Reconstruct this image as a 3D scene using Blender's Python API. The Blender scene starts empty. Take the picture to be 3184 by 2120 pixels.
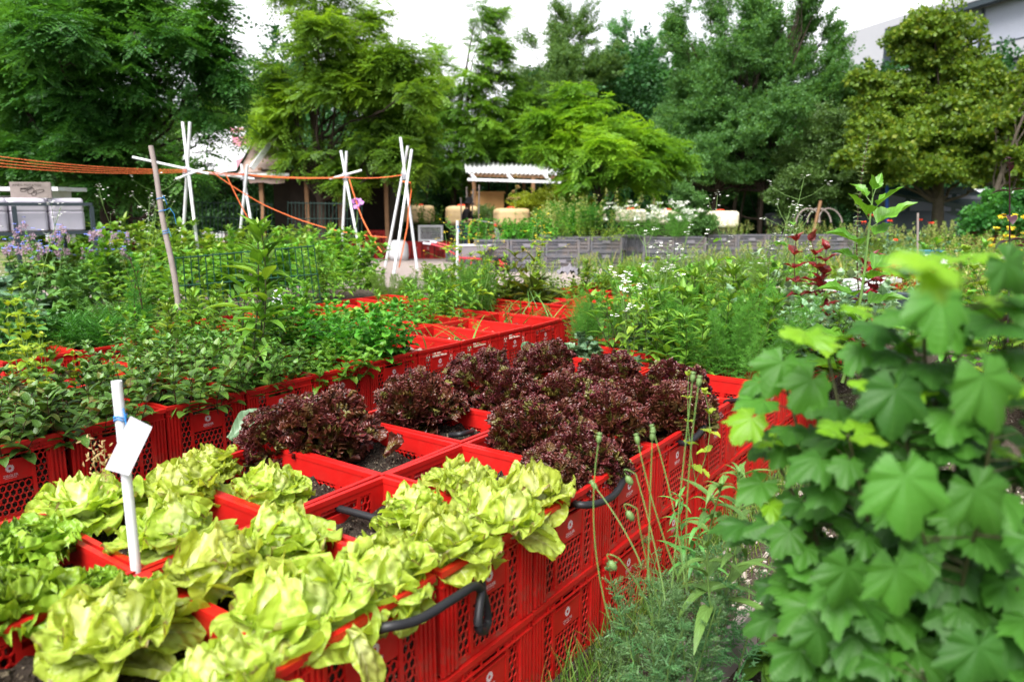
import bpy, math, random
import numpy as np
from math import pi, sin, cos, radians
rng = np.random.default_rng(11); random.seed(11)
SC = bpy.context.scene; COL = SC.collection
# ---------------------------------------------------------------- camera model
FPX, PITCH, CAMZ = 2342.2, 0.17714, 1.42
def ray(V):
    x, y = V[0]*3184/2355, V[1]*3184/2355
    u, v = (x-1592)/FPX, (y-1060)/FPX
    c, s = cos(PITCH), sin(PITCH)
    return np.array([u, c-v*s, -s-v*c])
def at(V, z=0.0):                      # point of the level z seen at V
    r = ray(V); t = (z-CAMZ)/r[2]; return np.array([0, 0, CAMZ])+r*t
def wd(V, d):                          # point at distance d (along +Y) seen at V
    r = ray(V); return np.array([0, 0, CAMZ])+r*(d/r[1])
PXM = 1732.0                           # V pixels per metre at 1 m
AX = np.array([.5825, .8128]); EX = np.array([-.8128, .5825]); F0 = np.array([-.3986, 1.323])
RZ = math.atan2(AX[1], AX[0]); RIM = .565
def bp(i, j, z=0.0):
    q = F0+AX*.4*i+EX*.6*j; return np.array([q[0], q[1], z])
def onface(V, off=.02):                # point on the outer face of the near bed
    n = np.array([-EX[0], -EX[1], 0]); p0 = bp(0, 0)+n*off
    o = np.array([0, 0, CAMZ]); r = ray(V); t = ((p0-o)@n)/(r@n); return o+r*t
# ---------------------------------------------------------------- mesh builder
def unit(a):
    a = np.asarray(a, float); return a/np.maximum(np.linalg.norm(a, axis=-1, keepdims=True), 1e-9)
class MB:
    def __init__(s): s.v=[]; s.uv=[]; s.f=[]; s.n=0
    def add(s, V, Fs, mat=0, uv=None):
        V = np.asarray(V, float).reshape(-1, 3)
        if not isinstance(Fs, list): Fs=[Fs]
        s.v.append(V); s.uv.append(np.zeros((len(V), 2)) if uv is None else np.asarray(uv, float))
        for F in Fs:
            F = np.asarray(F, int)
            if F.size: s.f.append((F+s.n, mat))
        s.n += len(V)
    def inst(s, tpl, R, P, mat=0):
        V, Fs, uv = tpl; K=len(P)
        if K == 0: return
        W = np.einsum('kij,nj->kni', R, V)+np.asarray(P)[:, None, :]
        off = (np.arange(K)*len(V))
        s.add(W.reshape(-1, 3), [ (F[None]+off[:, None, None]).reshape(-1, F.shape[1]) for F in Fs], mat, np.tile(uv, (K, 1)))
    def box(s, lo, hi, mat=0, M=None):
        x0,y0,z0=lo; x1,y1,z1=hi
        V=np.array([[x0,y0,z0],[x1,y0,z0],[x1,y1,z0],[x0,y1,z0],[x0,y0,z1],[x1,y0,z1],[x1,y1,z1],[x0,y1,z1]],float)
        if M is not None: V=V@np.array(M[0]).T+np.array(M[1])
        s.add(V,np.array([[0,3,2,1],[4,5,6,7],[0,1,5,4],[1,2,6,5],[2,3,7,6],[3,0,4,7]]),mat)
    def tube(s, pts, r0, r1=None, k=6, mat=0, cap=True):
        P=np.asarray(pts,float); n=len(P); r1=r0 if r1 is None else r1
        T=np.gradient(P,axis=0); T=unit(T)
        ref=np.array([0,0,1.]) if abs(T[0][2])<.9 else np.array([1.,0,0])
        N=unit(np.cross(T,ref)); B=np.cross(T,N)
        a=np.linspace(0,2*pi,k,endpoint=False); rr=np.linspace(r0,r1,n)
        V=P[:,None]+rr[:,None,None]*(np.cos(a)[None,:,None]*N[:,None]+np.sin(a)[None,:,None]*B[:,None])
        V=V.reshape(-1,3); F=[]
        for i in range(n-1):
            for j in range(k):
                F.append([i*k+j,i*k+(j+1)%k,(i+1)*k+(j+1)%k,(i+1)*k+j])
        s.add(V,[np.array(F)],mat)
        if cap:
            for i,ring in ((0,range(k-1,-1,-1)),(n-1,range(k))):
                s.add(V[i*k:(i+1)*k],[np.array([list(ring)])],mat)
    def lathe(s, prof, k=20, mat=0, c=(0,0,0)):
        n=len(prof); a=np.linspace(0,2*pi,k,endpoint=False)
        V=np.array([[r*cos(t)+c[0],r*sin(t)+c[1],z+c[2]] for r,z in prof for t in a])
        F=[[i*k+j,i*k+(j+1)%k,(i+1)*k+(j+1)%k,(i+1)*k+j] for i in range(n-1) for j in range(k)]
        s.add(V,[np.array(F)],mat)
    def grid(s, G, mat=0, uv=None):
        G=np.asarray(G,float); a,b=G.shape[:2]
        I=np.arange(a*b).reshape(a,b)
        F=np.stack([I[:-1,:-1],I[:-1,1:],I[1:,1:],I[1:,:-1]],-1).reshape(-1,4)
        s.add(G.reshape(-1,3),[F],mat,None if uv is None else uv.reshape(-1,2))
    def mesh(s, name, mats, smooth=False):
        me=bpy.data.meshes.new(name)
        if s.n==0: return me
        V=np.concatenate(s.v); UV=np.concatenate(s.uv)
        li=np.concatenate([f.reshape(-1) for f,_ in s.f]); cnt=np.concatenate([np.full(len(f),f.shape[1]) for f,_ in s.f])
        mi=np.concatenate([np.full(len(f),m) for f,m in s.f])
        me.vertices.add(len(V)); me.vertices.foreach_set('co',V.astype(np.float32).ravel())
        me.loops.add(len(li)); me.loops.foreach_set('vertex_index',li.astype(np.int32))
        me.polygons.add(len(cnt)); me.polygons.foreach_set('loop_start',(np.cumsum(cnt)-cnt).astype(np.int32))
        me.update(calc_edges=True)
        me.polygons.foreach_set('material_index',mi.astype(np.int32))
        me.polygons.foreach_set('use_smooth',np.full(len(cnt),bool(smooth)))
        u=me.uv_layers.new(name='UVMap'); u.data.foreach_set('uv',UV[li].astype(np.float32).ravel())
        for m in mats: me.materials.append(m)
        me.validate(); me.update(); return me
    def build(s, name, mats, parent=None, smooth=False, loc=None, rz=0):
        if not isinstance(mats,(list,tuple)): mats=[mats]
        o=bpy.data.objects.new(name,s.mesh(name,mats,smooth)); COL.objects.link(o)
        if parent is not None: o.parent=parent
        if loc is not None: o.location=loc
        o.rotation_euler=(0,0,rz); return o
def tag(o,label=None,cat=None,group=None,kind=None):
    if label: o['label']=label
    if cat: o['category']=cat
    if group: o['group']=group
    if kind: o['kind']=kind
    return o
def empty(name,loc=(0,0,0),rz=0):
    o=bpy.data.objects.new(name,None); COL.objects.link(o); o.location=loc; o.rotation_euler=(0,0,rz); o.empty_display_size=.05; return o
def dup(o,parent=None):
    c=o.copy(); COL.objects.link(c); c.parent=parent
    for ch in list(o.children): dup(ch,c)
    return c
ORD=['nearest','second','third','fourth','fifth','sixth','seventh','eighth','ninth','tenth','eleventh','twelfth','thirteenth','fourteenth','fifteenth','sixteenth']
# ---------------------------------------------------------------- materials
def newmat(name):
    m=bpy.data.materials.new(name); m.use_nodes=True; nt=m.node_tree; nt.nodes.clear(); return m,nt
def N(nt,t,**kw):
    n=nt.nodes.new(t)
    for k,v in kw.items():
        if k.startswith('_'): setattr(n,k[1:],v)
        else: n.inputs[k].default_value=v
    return n
def mixc(nt,fac,a,b,blend='MIX'):
    n=nt.nodes.new('ShaderNodeMix'); n.data_type='RGBA'; n.blend_type=blend
    for s,v in ((0,fac),(6,a),(7,b)):
        if hasattr(v,'is_linked'): nt.links.new(v,n.inputs[s])
        else: n.inputs[s].default_value=v if s==0 else (*v,1)
    return n.outputs[2]
def ramp(nt,fac,stops):
    n=nt.nodes.new('ShaderNodeValToRGB'); e=n.color_ramp.elements
    while len(e)<len(stops): e.new(.5)
    for k,(p,c) in enumerate(stops): e[k].position=p; e[k].color=(*c,1) if len(c)==3 else c
    nt.links.new(fac,n.inputs[0]); return n.outputs[0]
def mathn(nt,op,a,b=None,c=None):
    n=nt.nodes.new('ShaderNodeMath'); n.operation=op
    for s,v in ((0,a),(1,b),(2,c)):
        if v is None: continue
        if hasattr(v,'is_linked'): nt.links.new(v,n.inputs[s])
        else: n.inputs[s].default_value=v
    return n.outputs[0]
def noise(nt,scale,detail=3,coord='Object',rough=.55,warp=None):
    t=nt.nodes.new('ShaderNodeTexCoord'); n=N(nt,'ShaderNodeTexNoise',Scale=scale,Detail=detail,Roughness=rough)
    nt.links.new(t.outputs[coord],n.inputs['Vector']); return n.outputs['Fac']
def finish(nt,col,rough=.6,spec=.4,bump=None,bs=.3,bd=.01,trans=0,tcol=None,metal=0,sss=0):
    p=N(nt,'ShaderNodeBsdfPrincipled'); p.inputs['Roughness'].default_value=rough if not hasattr(rough,'is_linked') else .5
    if hasattr(rough,'is_linked'): nt.links.new(rough,p.inputs['Roughness'])
    p.inputs['Specular IOR Level'].default_value=spec; p.inputs['Metallic'].default_value=metal
    if hasattr(col,'is_linked'): nt.links.new(col,p.inputs['Base Color'])
    else: p.inputs['Base Color'].default_value=(*col,1)
    if bump is not None:
        b=N(nt,'ShaderNodeBump',Strength=bs,Distance=bd); nt.links.new(bump,b.inputs['Height']); nt.links.new(b.outputs[0],p.inputs['Normal'])
    out=N(nt,'ShaderNodeOutputMaterial'); sh=p.outputs[0]
    if trans:
        t=N(nt,'ShaderNodeBsdfTranslucent')
        tc=tcol if tcol is not None else col
        if hasattr(tc,'is_linked'): nt.links.new(tc,t.inputs[0])
        else: t.inputs[0].default_value=(*tc,1)
        mx=N(nt,'ShaderNodeMixShader'); mx.inputs[0].default_value=trans
        nt.links.new(sh,mx.inputs[1]); nt.links.new(t.outputs[0],mx.inputs[2]); sh=mx.outputs[0]
    nt.links.new(sh,out.inputs[0])
def leafmat(name,c1,c2,rough=.42,spec=.45,trans=.3,vein=0.,big=0.,c3=None,ntscale=9,warm=True):
    if warm: c1,c2,c3=[None if c is None else (c[0]*1.16,c[1]*1.10,c[2]*.75) for c in (c1,c2,c3)]
    m,nt=newmat(name)
    g=nt.nodes.new('ShaderNodeNewGeometry'); oi=nt.nodes.new('ShaderNodeObjectInfo')
    r=ramp(nt,g.outputs['Random Per Island'],[(0,c1),(.75,c2),(1,c3 or c2)])
    f=noise(nt,ntscale,2); r=mixc(nt,mathn(nt,'MULTIPLY',f,.45),r,tuple(x*.55 for x in c1))
    if big: # clumps of younger, yellower leaves
        fb=noise(nt,big,2); r=mixc(nt,ramp(nt,fb,[(.45,(0,0,0)),(.62,(.8,.8,.8))]),r,tuple(min(1,x*k) for x,k in zip(c2,(1.6,1.35,1.0))))
    hs=N(nt,'ShaderNodeHueSaturation'); nt.links.new(r,hs.inputs['Color'])
    nt.links.new(mathn(nt,'MULTIPLY_ADD',oi.outputs['Random'],.05,.475),hs.inputs['Hue']); nt.links.new(mathn(nt,'MULTIPLY_ADD',oi.outputs['Random'],.25,.88),hs.inputs['Value']); r=hs.outputs[0]
    bump=None
    if vein:
        t=nt.nodes.new('ShaderNodeTexCoord'); sx=nt.nodes.new('ShaderNodeSeparateXYZ'); nt.links.new(t.outputs['UV'],sx.inputs[0])
        au=mathn(nt,'ABSOLUTE',mathn(nt,'SUBTRACT',sx.outputs[0],.5))
        mid=mathn(nt,'LESS_THAN',au,.02)
        w=mathn(nt,'SINE',mathn(nt,'MULTIPLY',mathn(nt,'SUBTRACT',sx.outputs[1],mathn(nt,'MULTIPLY',au,.7)),48.))
        sv=mathn(nt,'GREATER_THAN',w,.8); vv=mathn(nt,'MAXIMUM',mid,mathn(nt,'MULTIPLY',sv,.5))
        r=mixc(nt,mathn(nt,'MULTIPLY',vv,vein),r,tuple(min(1,x*1.5+.06) for x in c2)); bump=mathn(nt,'ADD',w,mathn(nt,'MULTIPLY',mid,-2.))
    tc=mixc(nt,1.,r,(1.5,1.35,.6),'MULTIPLY')
    finish(nt,r,rough,spec,bump,.12,.002,trans,tc); return m
def plain(name,c,rough=.5,spec=.5,var=.15,scale=8,metal=0,bs=.15,dirt=None,dirtscale=3.,stretch=None):
    m,nt=newmat(name); f=noise(nt,scale,4)
    r=mixc(nt,f,tuple(x*(1-var) for x in c),tuple(min(1,x*(1+var)) for x in c))
    if dirt is not None:
        fd=noise(nt,dirtscale,6,rough=.7); r=mixc(nt,ramp(nt,fd,[(.48,(0,0,0)),(.72,(.8,.8,.8))]),r,dirt)
    finish(nt,r,rough,spec,f,bs,.004,metal=metal); return m
M={}
# red plastic of the bread crates
m,nt=newmat('red_plastic'); f=noise(nt,14,4); f2=noise(nt,3.,6,rough=.7); oi=nt.nodes.new('ShaderNodeObjectInfo')
r=mixc(nt,f,(.38,.004,.004),(.50,.009,.007)); r=mixc(nt,ramp(nt,oi.outputs['Random'],[(0,(0,0,0)),(1,(.5,.5,.5))]),r,(.50,.014,.009))
fd=noise(nt,9.,6,rough=.75); r=mixc(nt,ramp(nt,fd,[(.60,(0,0,0)),(.80,(.35,.35,.35))]),r,(.20,.09,.06))
t=nt.nodes.new('ShaderNodeTexCoord'); sx=nt.nodes.new('ShaderNodeSeparateXYZ'); nt.links.new(t.outputs['Object'],sx.inputs[0])
mud=mathn(nt,'MULTIPLY',ramp(nt,noise(nt,26.,6,rough=.8),[(.46,(0,0,0)),(.66,(1,1,1))]),ramp(nt,sx.outputs[2],[(.0,(.75,.75,.75)),(.16,(.12,.12,.12)),(.29,(.05,.05,.05))]))
r=mixc(nt,mud,r,(.17,.085,.055))
scf=ramp(nt,noise(nt,60.,5,rough=.85),[(.63,(0,0,0)),(.70,(.45,.45,.45))]); r=mixc(nt,scf,r,(.55,.06,.05))
finish(nt,r,ramp(nt,f2,[(.3,(.32,.32,.32)),(.7,(.55,.55,.55))]),.4,noise(nt,40,3),.06,.002); M['red']=m
# soil
def soil(name,c,c2,speck=(.32,.26,.18)):
    m,nt=newmat(name); f=noise(nt,22,8,rough=.75); t=nt.nodes.new('ShaderNodeTexCoord')
    v=N(nt,'ShaderNodeTexVoronoi',Scale=95.); nt.links.new(t.outputs['Object'],v.inputs['Vector'])
    r=mixc(nt,f,c,c2); f3=noise(nt,70,3); r=mixc(nt,ramp(nt,f3,[(.60,(0,0,0)),(.68,(.8,.8,.8))]),r,speck)
    finish(nt,r,.9,.2,mathn(nt,'ADD',f,v.outputs['Distance']),.9,.02); return m
M['soil']=soil('potting_soil',(.012,.009,.007),(.055,.040,.028))
M['earth']=soil('ground_soil',(.035,.026,.02),(.12,.09,.065),(.4,.36,.3))
M['gravel']=soil('gravel_path',(.30,.24,.22),(.52,.43,.40),(.62,.56,.52))
M['sand']=soil('sand_path',(.42,.34,.24),(.62,.52,.40),(.6,.55,.45))
M['pebble']=plain('pebble_stone',(.42,.36,.31),.8,.3,.5,3)
M['white']=plain('white_paint',(.66,.67,.70),.45,.4,.06,20,dirt=(.50,.45,.38),dirtscale=5)
M['paper']=plain('white_card',(.62,.61,.68),.5,.3,.04,20)
M['logo']=plain('white_print',(.72,.62,.62),.5,.4,.1,30)
M['black']=plain('black_rubber',(.012,.012,.014),.5,.4,.3,20)
M['ink']=plain('dark_ink',(.05,.04,.10),.6,.3,.1)
M['cord_orange']=plain('orange_twine',(.85,.19,.06),.7,.3,.15,60)
M['cord_blue']=plain('blue_twine',(.03,.22,.55),.7,.3,.15,60)
M['greywood']=plain('weathered_wood',(.24,.20,.18),.8,.25,.4,12,bs=.5)
M['wood']=plain('brown_wood',(.22,.12,.06),.7,.3,.35,9)
M['darkwood_and_shade']=plain('dark_timber_and_shade',(.03,.022,.018),.8,.2,.3,6)  # dark wood, and the painted shade of the hut boards
M['greenwire']=plain('green_wire',(.004,.05,.022),.4,.5,.2,20)
M['darkwire']=plain('dark_green_wire',(.006,.03,.022),.45,.5,.2,20)
M['bark']=plain('bark',(.045,.032,.024),.9,.2,.4,14,bs=.6)
M['barkpale']=plain('pale_bark',(.10,.082,.062),.9,.2,.4,10,bs=.6)
M['stem']=plain('green_stem',(.11,.20,.045),.5,.4,.2,20)
M['stempurple']=plain('purple_stem',(.07,.025,.02),.5,.4,.3,20)
M['stemdark']=plain('dark_stem',(.055,.06,.022),.55,.35,.3,20)
M['steel']=plain('dark_steel',(.035,.05,.06),.5,.5,.15)
M['concrete']=plain('concrete',(.43,.43,.46),.85,.2,.08,1.2,dirt=(.36,.36,.39),dirtscale=.3)
# ---------------------------------------------------------------- leaf templates
def leaf_tpl(L=5,wid=.45,a=.6,b=.9,fold=.18,bend=.35,teeth=0.,wave=0.,cols=1,seed=0):
    """y along the leaf 0..1, x across, z up; cols = columns per half"""
    t=np.linspace(0,1,L+1); r=np.random.default_rng(seed)
    w=(np.clip(t,1e-4,1)**a)*(np.clip(1-t,0,1)**b); w=w/w.max()*wid/2; w[-1]=.004; w[0]=max(w[0],.012)
    if teeth: w=w*(1+teeth*np.where(np.arange(L+1)%2==0,1,-1)); w[-1]=.004
    ang=bend*t*1.6; ds=1/L
    y=np.concatenate([[0],np.cumsum(np.cos(ang[1:])*ds)]); z=-np.concatenate([[0],np.cumsum(np.sin(ang[1:])*ds)])
    us=np.linspace(-1,1,2*cols+1)
    G=np.zeros((L+1,len(us),3)); U=np.zeros((L+1,len(us),2))
    for k,u in enumerate(us):
        G[:,k,0]=u*w*math.cos(fold); G[:,k,1]=y; G[:,k,2]=z+abs(u)*w*math.sin(fold*2.2)+wave*np.sin(t*9+k*2+seed)*abs(u)*w
        U[:,k,0]=.5+.5*u; U[:,k,1]=t
    I=np.arange(G.shape[0]*G.shape[1]).reshape(G.shape[:2])
    F=np.stack([I[:-1,:-1],I[:-1,1:],I[1:,1:],I[1:,:-1]],-1).reshape(-1,4)
    return G.reshape(-1,3),[F],U.reshape(-1,2)
def lobed_tpl(seed=0,droop=.3,lobes=5,n=96,teeth=.045,deep=.46):
    """currant / maple leaf: petiole joint at the origin, tip along +y"""
    r=np.random.default_rng(seed); th=np.linspace(-pi*.90,pi*.90,n)
    la=np.array([0,.88+.08*r.normal(),-.88+.08*r.normal(),1.85,-1.85])[:lobes]; ll=np.array([1,.80+.06*r.normal(),.80+.06*r.normal(),.52,.52])[:lobes]
    R=np.zeros(n)
    for a0,l0 in zip(la,ll):
        R=np.maximum(R,l0*(.62+.38*np.clip(1-np.abs(th-a0)/.58,0,1)**1.25)*(np.abs(th-a0)<.9))
    R=np.maximum(R,deep*.9*np.ones(n)); R*=1+teeth*(np.arange(n)%4-1.5)/1.5
    R*=(1+.04*r.standard_normal(n)); R[0]*=.55; R[-1]*=.55
    rings=[0,.3,.6,.85,1.]; G=[];U=[]
    for q in rings:
        rr=R*q; x=np.sin(th)*rr; y=np.cos(th)*rr+.04
        ridge=np.min(np.abs(th[:,None]-la[None]),1)
        z=-droop*(rr**2)*.6-.05*np.cos(ridge*5.5)*rr*-1+.05*np.sin(th*4+seed)*rr*q+.05*np.sin(seed*2+q*4)*rr+.02*np.sin(th*11+seed)*rr
        G.append(np.stack([x,y,z],-1)); U.append(np.stack([.5+ridge*.5*np.sign(np.sin(th*3)+1e-6),np.full(n,q)],-1))
    G=np.array(G);U=np.array(U); I=np.arange(G.shape[0]*n).reshape(-1,n)
    F=np.stack([I[:-1,:-1],I[:-1,1:],I[1:,1:],I[1:,:-1]],-1).reshape(-1,4)
    return G.reshape(-1,3)*.5,[F],U.reshape(-1,2)
def join(tpls):
    V=[];F4=[];U=[];n=0
    for v,f,u in tpls:
        V.append(v);U.append(u)
        for q in f: F4.append(q+n)
        n+=len(v)
    return np.concatenate(V),[np.concatenate(F4)],np.concatenate(U)
def xf(tpl,R,p): return tpl[0]@np.asarray(R).T+np.asarray(p),tpl[1],tpl[2]
def frame(d,up,s=1.0):
    """rows of dirs -> rotation matrices with columns side, dir, normal"""
    d=unit(np.atleast_2d(d)); up=np.broadcast_to(np.asarray(up,float),d.shape)
    x=unit(np.cross(d,up)); n=np.cross(x,d); s=np.broadcast_to(np.asarray(s,float),(len(d),))
    return np.stack([x,d,n],-1)*s[:,None,None]
def quadleaf(w=.4):
    return np.array([[0,0,0],[w/2,.5,.06],[0,1,-.05],[-w/2,.5,.06]],float),[np.array([[0,1,2,3]])],np.array([[.5,0],[1,.5],[.5,1],[0,.5]])
def frond_tpl(pairs=6,ll=.26,w=.42,seed=0,droop=.35):
    r=np.random.default_rng(seed); q=quadleaf(w); out=[]
    for k in range(pairs):
        t=.16+.8*k/pairs
        for sgn in (-1,1):
            d=np.array([sgn*cos(.5),sin(.5)*.9,-.15+.2*r.standard_normal()])
            out.append(xf(q,frame(d,[.25*r.standard_normal(),.1,1],ll*(1-.35*abs(t-.5)))[0],[0,t,-droop*t*t]))
    out.append(xf(q,frame([0,1,-.4],[0,0,1],ll)[0],[0,.96,-droop*.9]))
    # rachis
    out.append((np.array([[-.008,0,0],[.008,0,0],[.006,1,-droop],[-.006,1,-droop]]),[np.array([[0,1,2,3]])],np.zeros((4,2))))
    return join(out)
def twig_tpl(n=12,ll=.22,w=.8,seed=0,spread=.7):
    r=np.random.default_rng(seed); q=quadleaf(w); out=[]
    for k in range(n):
        t=.1+.9*k/n; a=k*2.4+r.uniform(-.4,.4)
        d=np.array([cos(a)*spread,.45,sin(a)*spread]); 
        out.append(xf(q,frame(d,r.standard_normal(3)*.8+[0,0,.9],ll*r.uniform(.7,1.15))[0],[cos(a)*.04,t,sin(a)*.04]))
    out.append((np.array([[-.008,0,0],[.008,0,0],[.004,1,0],[-.004,1,0]]),[np.array([[0,1,2,3]])],np.zeros((4,2))))
    return join(out)
def feather_tpl(seed=0,n=13,w=.012,ll=.3):
    r=np.random.default_rng(seed); V=[];F=[]
    def strip(p,q,w):
        p=np.array(p);q=np.array(q);s=unit(np.cross(q-p,r.standard_normal(3)))*w
        k=len(V); V.extend([p-s,p+s,q+s*.3,q-s*.3]); F.append([k,k+1,k+2,k+3])
    strip([0,0,0],[0,.55,0],w); strip([0,.55,0],[0,1,-.12],w)
    for k in range(n):
        t=.2+.75*k/n
        for sg in (-1,1):
            L=ll*(1.1-t*.75); p=np.array([0,t,-.12*max(0,t-.55)])
            q=p+np.array([sg*.75,.6,.35*r.standard_normal()])*L; strip(p,q,w*.8)
            for _ in range(3):
                a=p+(q-p)*r.uniform(.35,.9); strip(a,a+np.array([sg*.4+r.standard_normal()*.5,.6,.5*r.standard_normal()])*L*.45,w*.7)
    V=np.array(V); return V,[np.array(F)],np.zeros((len(V),2))
T_ov=[leaf_tpl(5,.55,.55,.75,.2,b,seed=k) for k,b in enumerate((.2,.45,.7))]
T_ovt=[leaf_tpl(10,.62,.5,.7,.22,b,teeth=.07,wave=.25,seed=k) for k,b in enumerate((.25,.5,.75))]
T_lan=[leaf_tpl(6,.30,.7,1.0,.25,b,wave=.1,seed=k) for k,b in enumerate((.2,.45,.75))]
T_long=[leaf_tpl(8,.17,.6,.9,.3,b,wave=.1,seed=k) for k,b in enumerate((.5,.9,1.3))]
T_or=[leaf_tpl(12,.60,.28,.95,.25,b,teeth=.10,wave=.3,cols=2,seed=k) for k,b in enumerate((.1,.3,.6))]
T_blade=[leaf_tpl(6,.035,.15,.6,.3,b,seed=k) for k,b in enumerate((.1,.4,.9))]
T_big=[leaf_tpl(9,.62,.45,.6,.2,b,teeth=.03,wave=.5,cols=2,seed=k) for k,b in enumerate((.3,.6,.9))]
T_lob=[lobed_tpl(k,dr) for k,dr in enumerate((.35,.6,.9,.5,.75,1.1,.2))]
T_frond=[frond_tpl(6,.30,.46,k,dr) for k,dr in enumerate((.2,.4,.6))]
T_twig=[twig_tpl(12,.24,.85,k) for k in range(3)]
T_broad=[twig_tpl(8,.42,.95,k+9,.9) for k in range(3)]
T_fea=[feather_tpl(k) for k in range(3)]
T_pop=[feather_tpl(k+5,6,.035,.42) for k in range(3)]
def put_leaves(mb,tpls,D,UPV,S,P,mat=0):
    D=np.asarray(D);P=np.asarray(P);S=np.broadcast_to(np.asarray(S,float),(len(P),)); UPV=np.broadcast_to(np.asarray(UPV,float),D.shape)
    k=rng.integers(0,len(tpls),len(P))
    for q in range(len(tpls)):
        s=k==q
        if s.any(): mb.inst(tpls[q],frame(D[s],UPV[s],S[s]),P[s],mat)
# ---------------------------------------------------------------- herb generator: stem + foliage (+ flower)
def herb(st,lf,nst=8,sx=.13,sy=.2,H=.3,hv=.25,lean=.25,tpl=T_ov,ls=.05,nodes=8,per=2,t0=.15,el=(10,55),topn=5,tops=.8,r=.0025,sz=lambda t:1-.45*t,whorl=pi/2,jit=.25,bow=.1,basal=0,bls=.15):
    out=[]
    for k in range(nst):
        b=np.array([rng.uniform(-sx,sx),rng.uniform(-sy,sy),0]); h=H*(1+rng.uniform(-hv,hv))
        a=rng.uniform(0,2*pi); ln=h*lean*rng.uniform(.2,1); tip=b+np.array([cos(a)*ln+b[0]*.5,sin(a)*ln+b[1]*.5,h])
        mid=(b+tip)/2+np.array([rng.normal()*bow*h,rng.normal()*bow*h,0])
        ts=np.linspace(0,1,6); C=np.array([(1-t)**2*b+2*t*(1-t)*mid+t*t*tip for t in ts])
        st.tube(C,r,r*.5,4,0,False); out.append((C,tip,h))
        tt=np.linspace(t0,.97,nodes); a0=rng.uniform(0,2*pi)
        P=[];D=[];S=[]
        for q,t in enumerate(tt):
            p=(1-t)**2*b+2*t*(1-t)*mid+t*t*tip; e=radians(el[0]+(el[1]-el[0])*t)
            for w in range(per):
                az=a0+q*whorl+w*2*pi/per+rng.normal()*jit; ee=e+rng.normal()*.2
                D.append([cos(az)*cos(ee),sin(az)*cos(ee),sin(ee)]); P.append(p); S.append(ls*sz(t)*rng.uniform(.75,1.2))
        for w in range(topn):
            az=a0+w*2.4; ee=radians(rng.uniform(35,75)); D.append([cos(az)*cos(ee),sin(az)*cos(ee),sin(ee)]); P.append(tip); S.append(ls*tops*rng.uniform(.5,1)*sz(1))
        put_leaves(lf,tpl,D,[0,0,1],S,P)
    if basal:
        az=rng.uniform(0,2*pi,basal); ee=np.radians(rng.uniform(15,65,basal))
        D=np.stack([np.cos(az)*np.cos(ee),np.sin(az)*np.cos(ee),np.sin(ee)],-1); P=np.stack([rng.uniform(-sx,sx,basal),rng.uniform(-sy,sy,basal),np.full(basal,.01)],-1)
        put_leaves(lf,tpl,D,[0,0,1],bls*rng.uniform(.6,1.1,basal),P)
    return out
def proto(name,parts,smooth=True):
    """parts: list of (part name, MB, material)"""
    e=empty(name,(0,0,-50))
    for pn,mb,mt in parts:
        if mb.n: mb.build(pn,mt,e,smooth)
    e['proto']=1; return e
PROTO_USED={}
def place(p,label,cat,loc,rz=None,s=1.0,group=None,sz=None,tilt=(0,0)):
    o=p if p.name not in PROTO_USED else dup(p)
    PROTO_USED[p.name]=PROTO_USED.get(p.name,0)+1
    if 'proto' in o: del o['proto']
    o.location=tuple(loc); o.rotation_euler=(tilt[0],tilt[1],rng.uniform(0,2*pi) if rz is None else rz); o.scale=(s,s,sz or s)
    return tag(o,label,cat,group)
# leaf materials
M['mint']=leafmat('mint_leaf',(.042,.135,.028),(.095,.25,.045),.40,.5,.22,vein=.3,c3=(.10,.17,.03))
M['mintdark']=leafmat('dark_mint_leaf',(.034,.095,.02),(.08,.185,.034),.40,.5,.2,vein=.3,c3=(.14,.08,.03))
M['balm']=leafmat('lemon_balm_leaf',(.045,.16,.018),(.11,.31,.035),.45,.45,.28,vein=.3,c3=(.17,.36,.05))
M['weed']=leafmat('weed_leaf',(.06,.165,.022),(.145,.32,.04),.42,.45,.3,vein=.3,c3=(.22,.36,.05))
M['lime']=leafmat('lime_leaf',(.12,.23,.022),(.27,.42,.05),.45,.4,.35,c3=(.40,.46,.06))
M['light']=leafmat('light_leaf',(.075,.20,.03),(.18,.38,.055),.45,.45,.32,c3=(.27,.40,.06))
M['feather']=leafmat('feathery_leaf',(.055,.16,.025),(.14,.32,.05),.5,.35,.3)
M['carrot']=leafmat('carrot_leaf',(.03,.11,.018),(.08,.24,.03),.5,.35,.3)
M['grey']=leafmat('greygreen_leaf',(.07,.16,.085),(.17,.30,.16),.5,.4,.25,warm=False)
M['cabbage']=leafmat('bluish_leaf',(.06,.14,.07),(.15,.27,.14),.38,.5,.2,vein=.5,warm=False)
M['orach']=leafmat('orach_leaf',(.06,.19,.022),(.11,.30,.03),.42,.45,.3,vein=.5)
M['orachpale']=leafmat('mealy_leaf',(.16,.29,.16),(.30,.44,.26),.5,.4,.25,vein=.4,warm=False)
M['red_leaf']=leafmat('red_orach_leaf',(.11,.008,.010),(.26,.018,.012),.4,.5,.3,vein=.3,c3=(.20,.05,.04),warm=False)
M['purple']=leafmat('purple_leaf',(.030,.009,.016),(.07,.02,.035),.4,.5,.15,warm=False)
M['borage']=leafmat('borage_leaf',(.05,.15,.045),(.11,.27,.075),.5,.4,.22,vein=.4)
M['dock']=leafmat('dock_leaf',(.05,.10,.014),(.11,.19,.022),.38,.5,.25,vein=.4,c3=(.16,.12,.025))
M['currant']=leafmat('currant_leaf',(.032,.104,.011),(.072,.195,.016),.5,.35,.38,vein=.12,ntscale=14,c3=(.09,.25,.025),warm=False)
M['currantyoung']=leafmat('young_currant_leaf',(.12,.28,.014),(.21,.39,.022),.42,.4,.42,vein=.12,ntscale=25)
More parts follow.
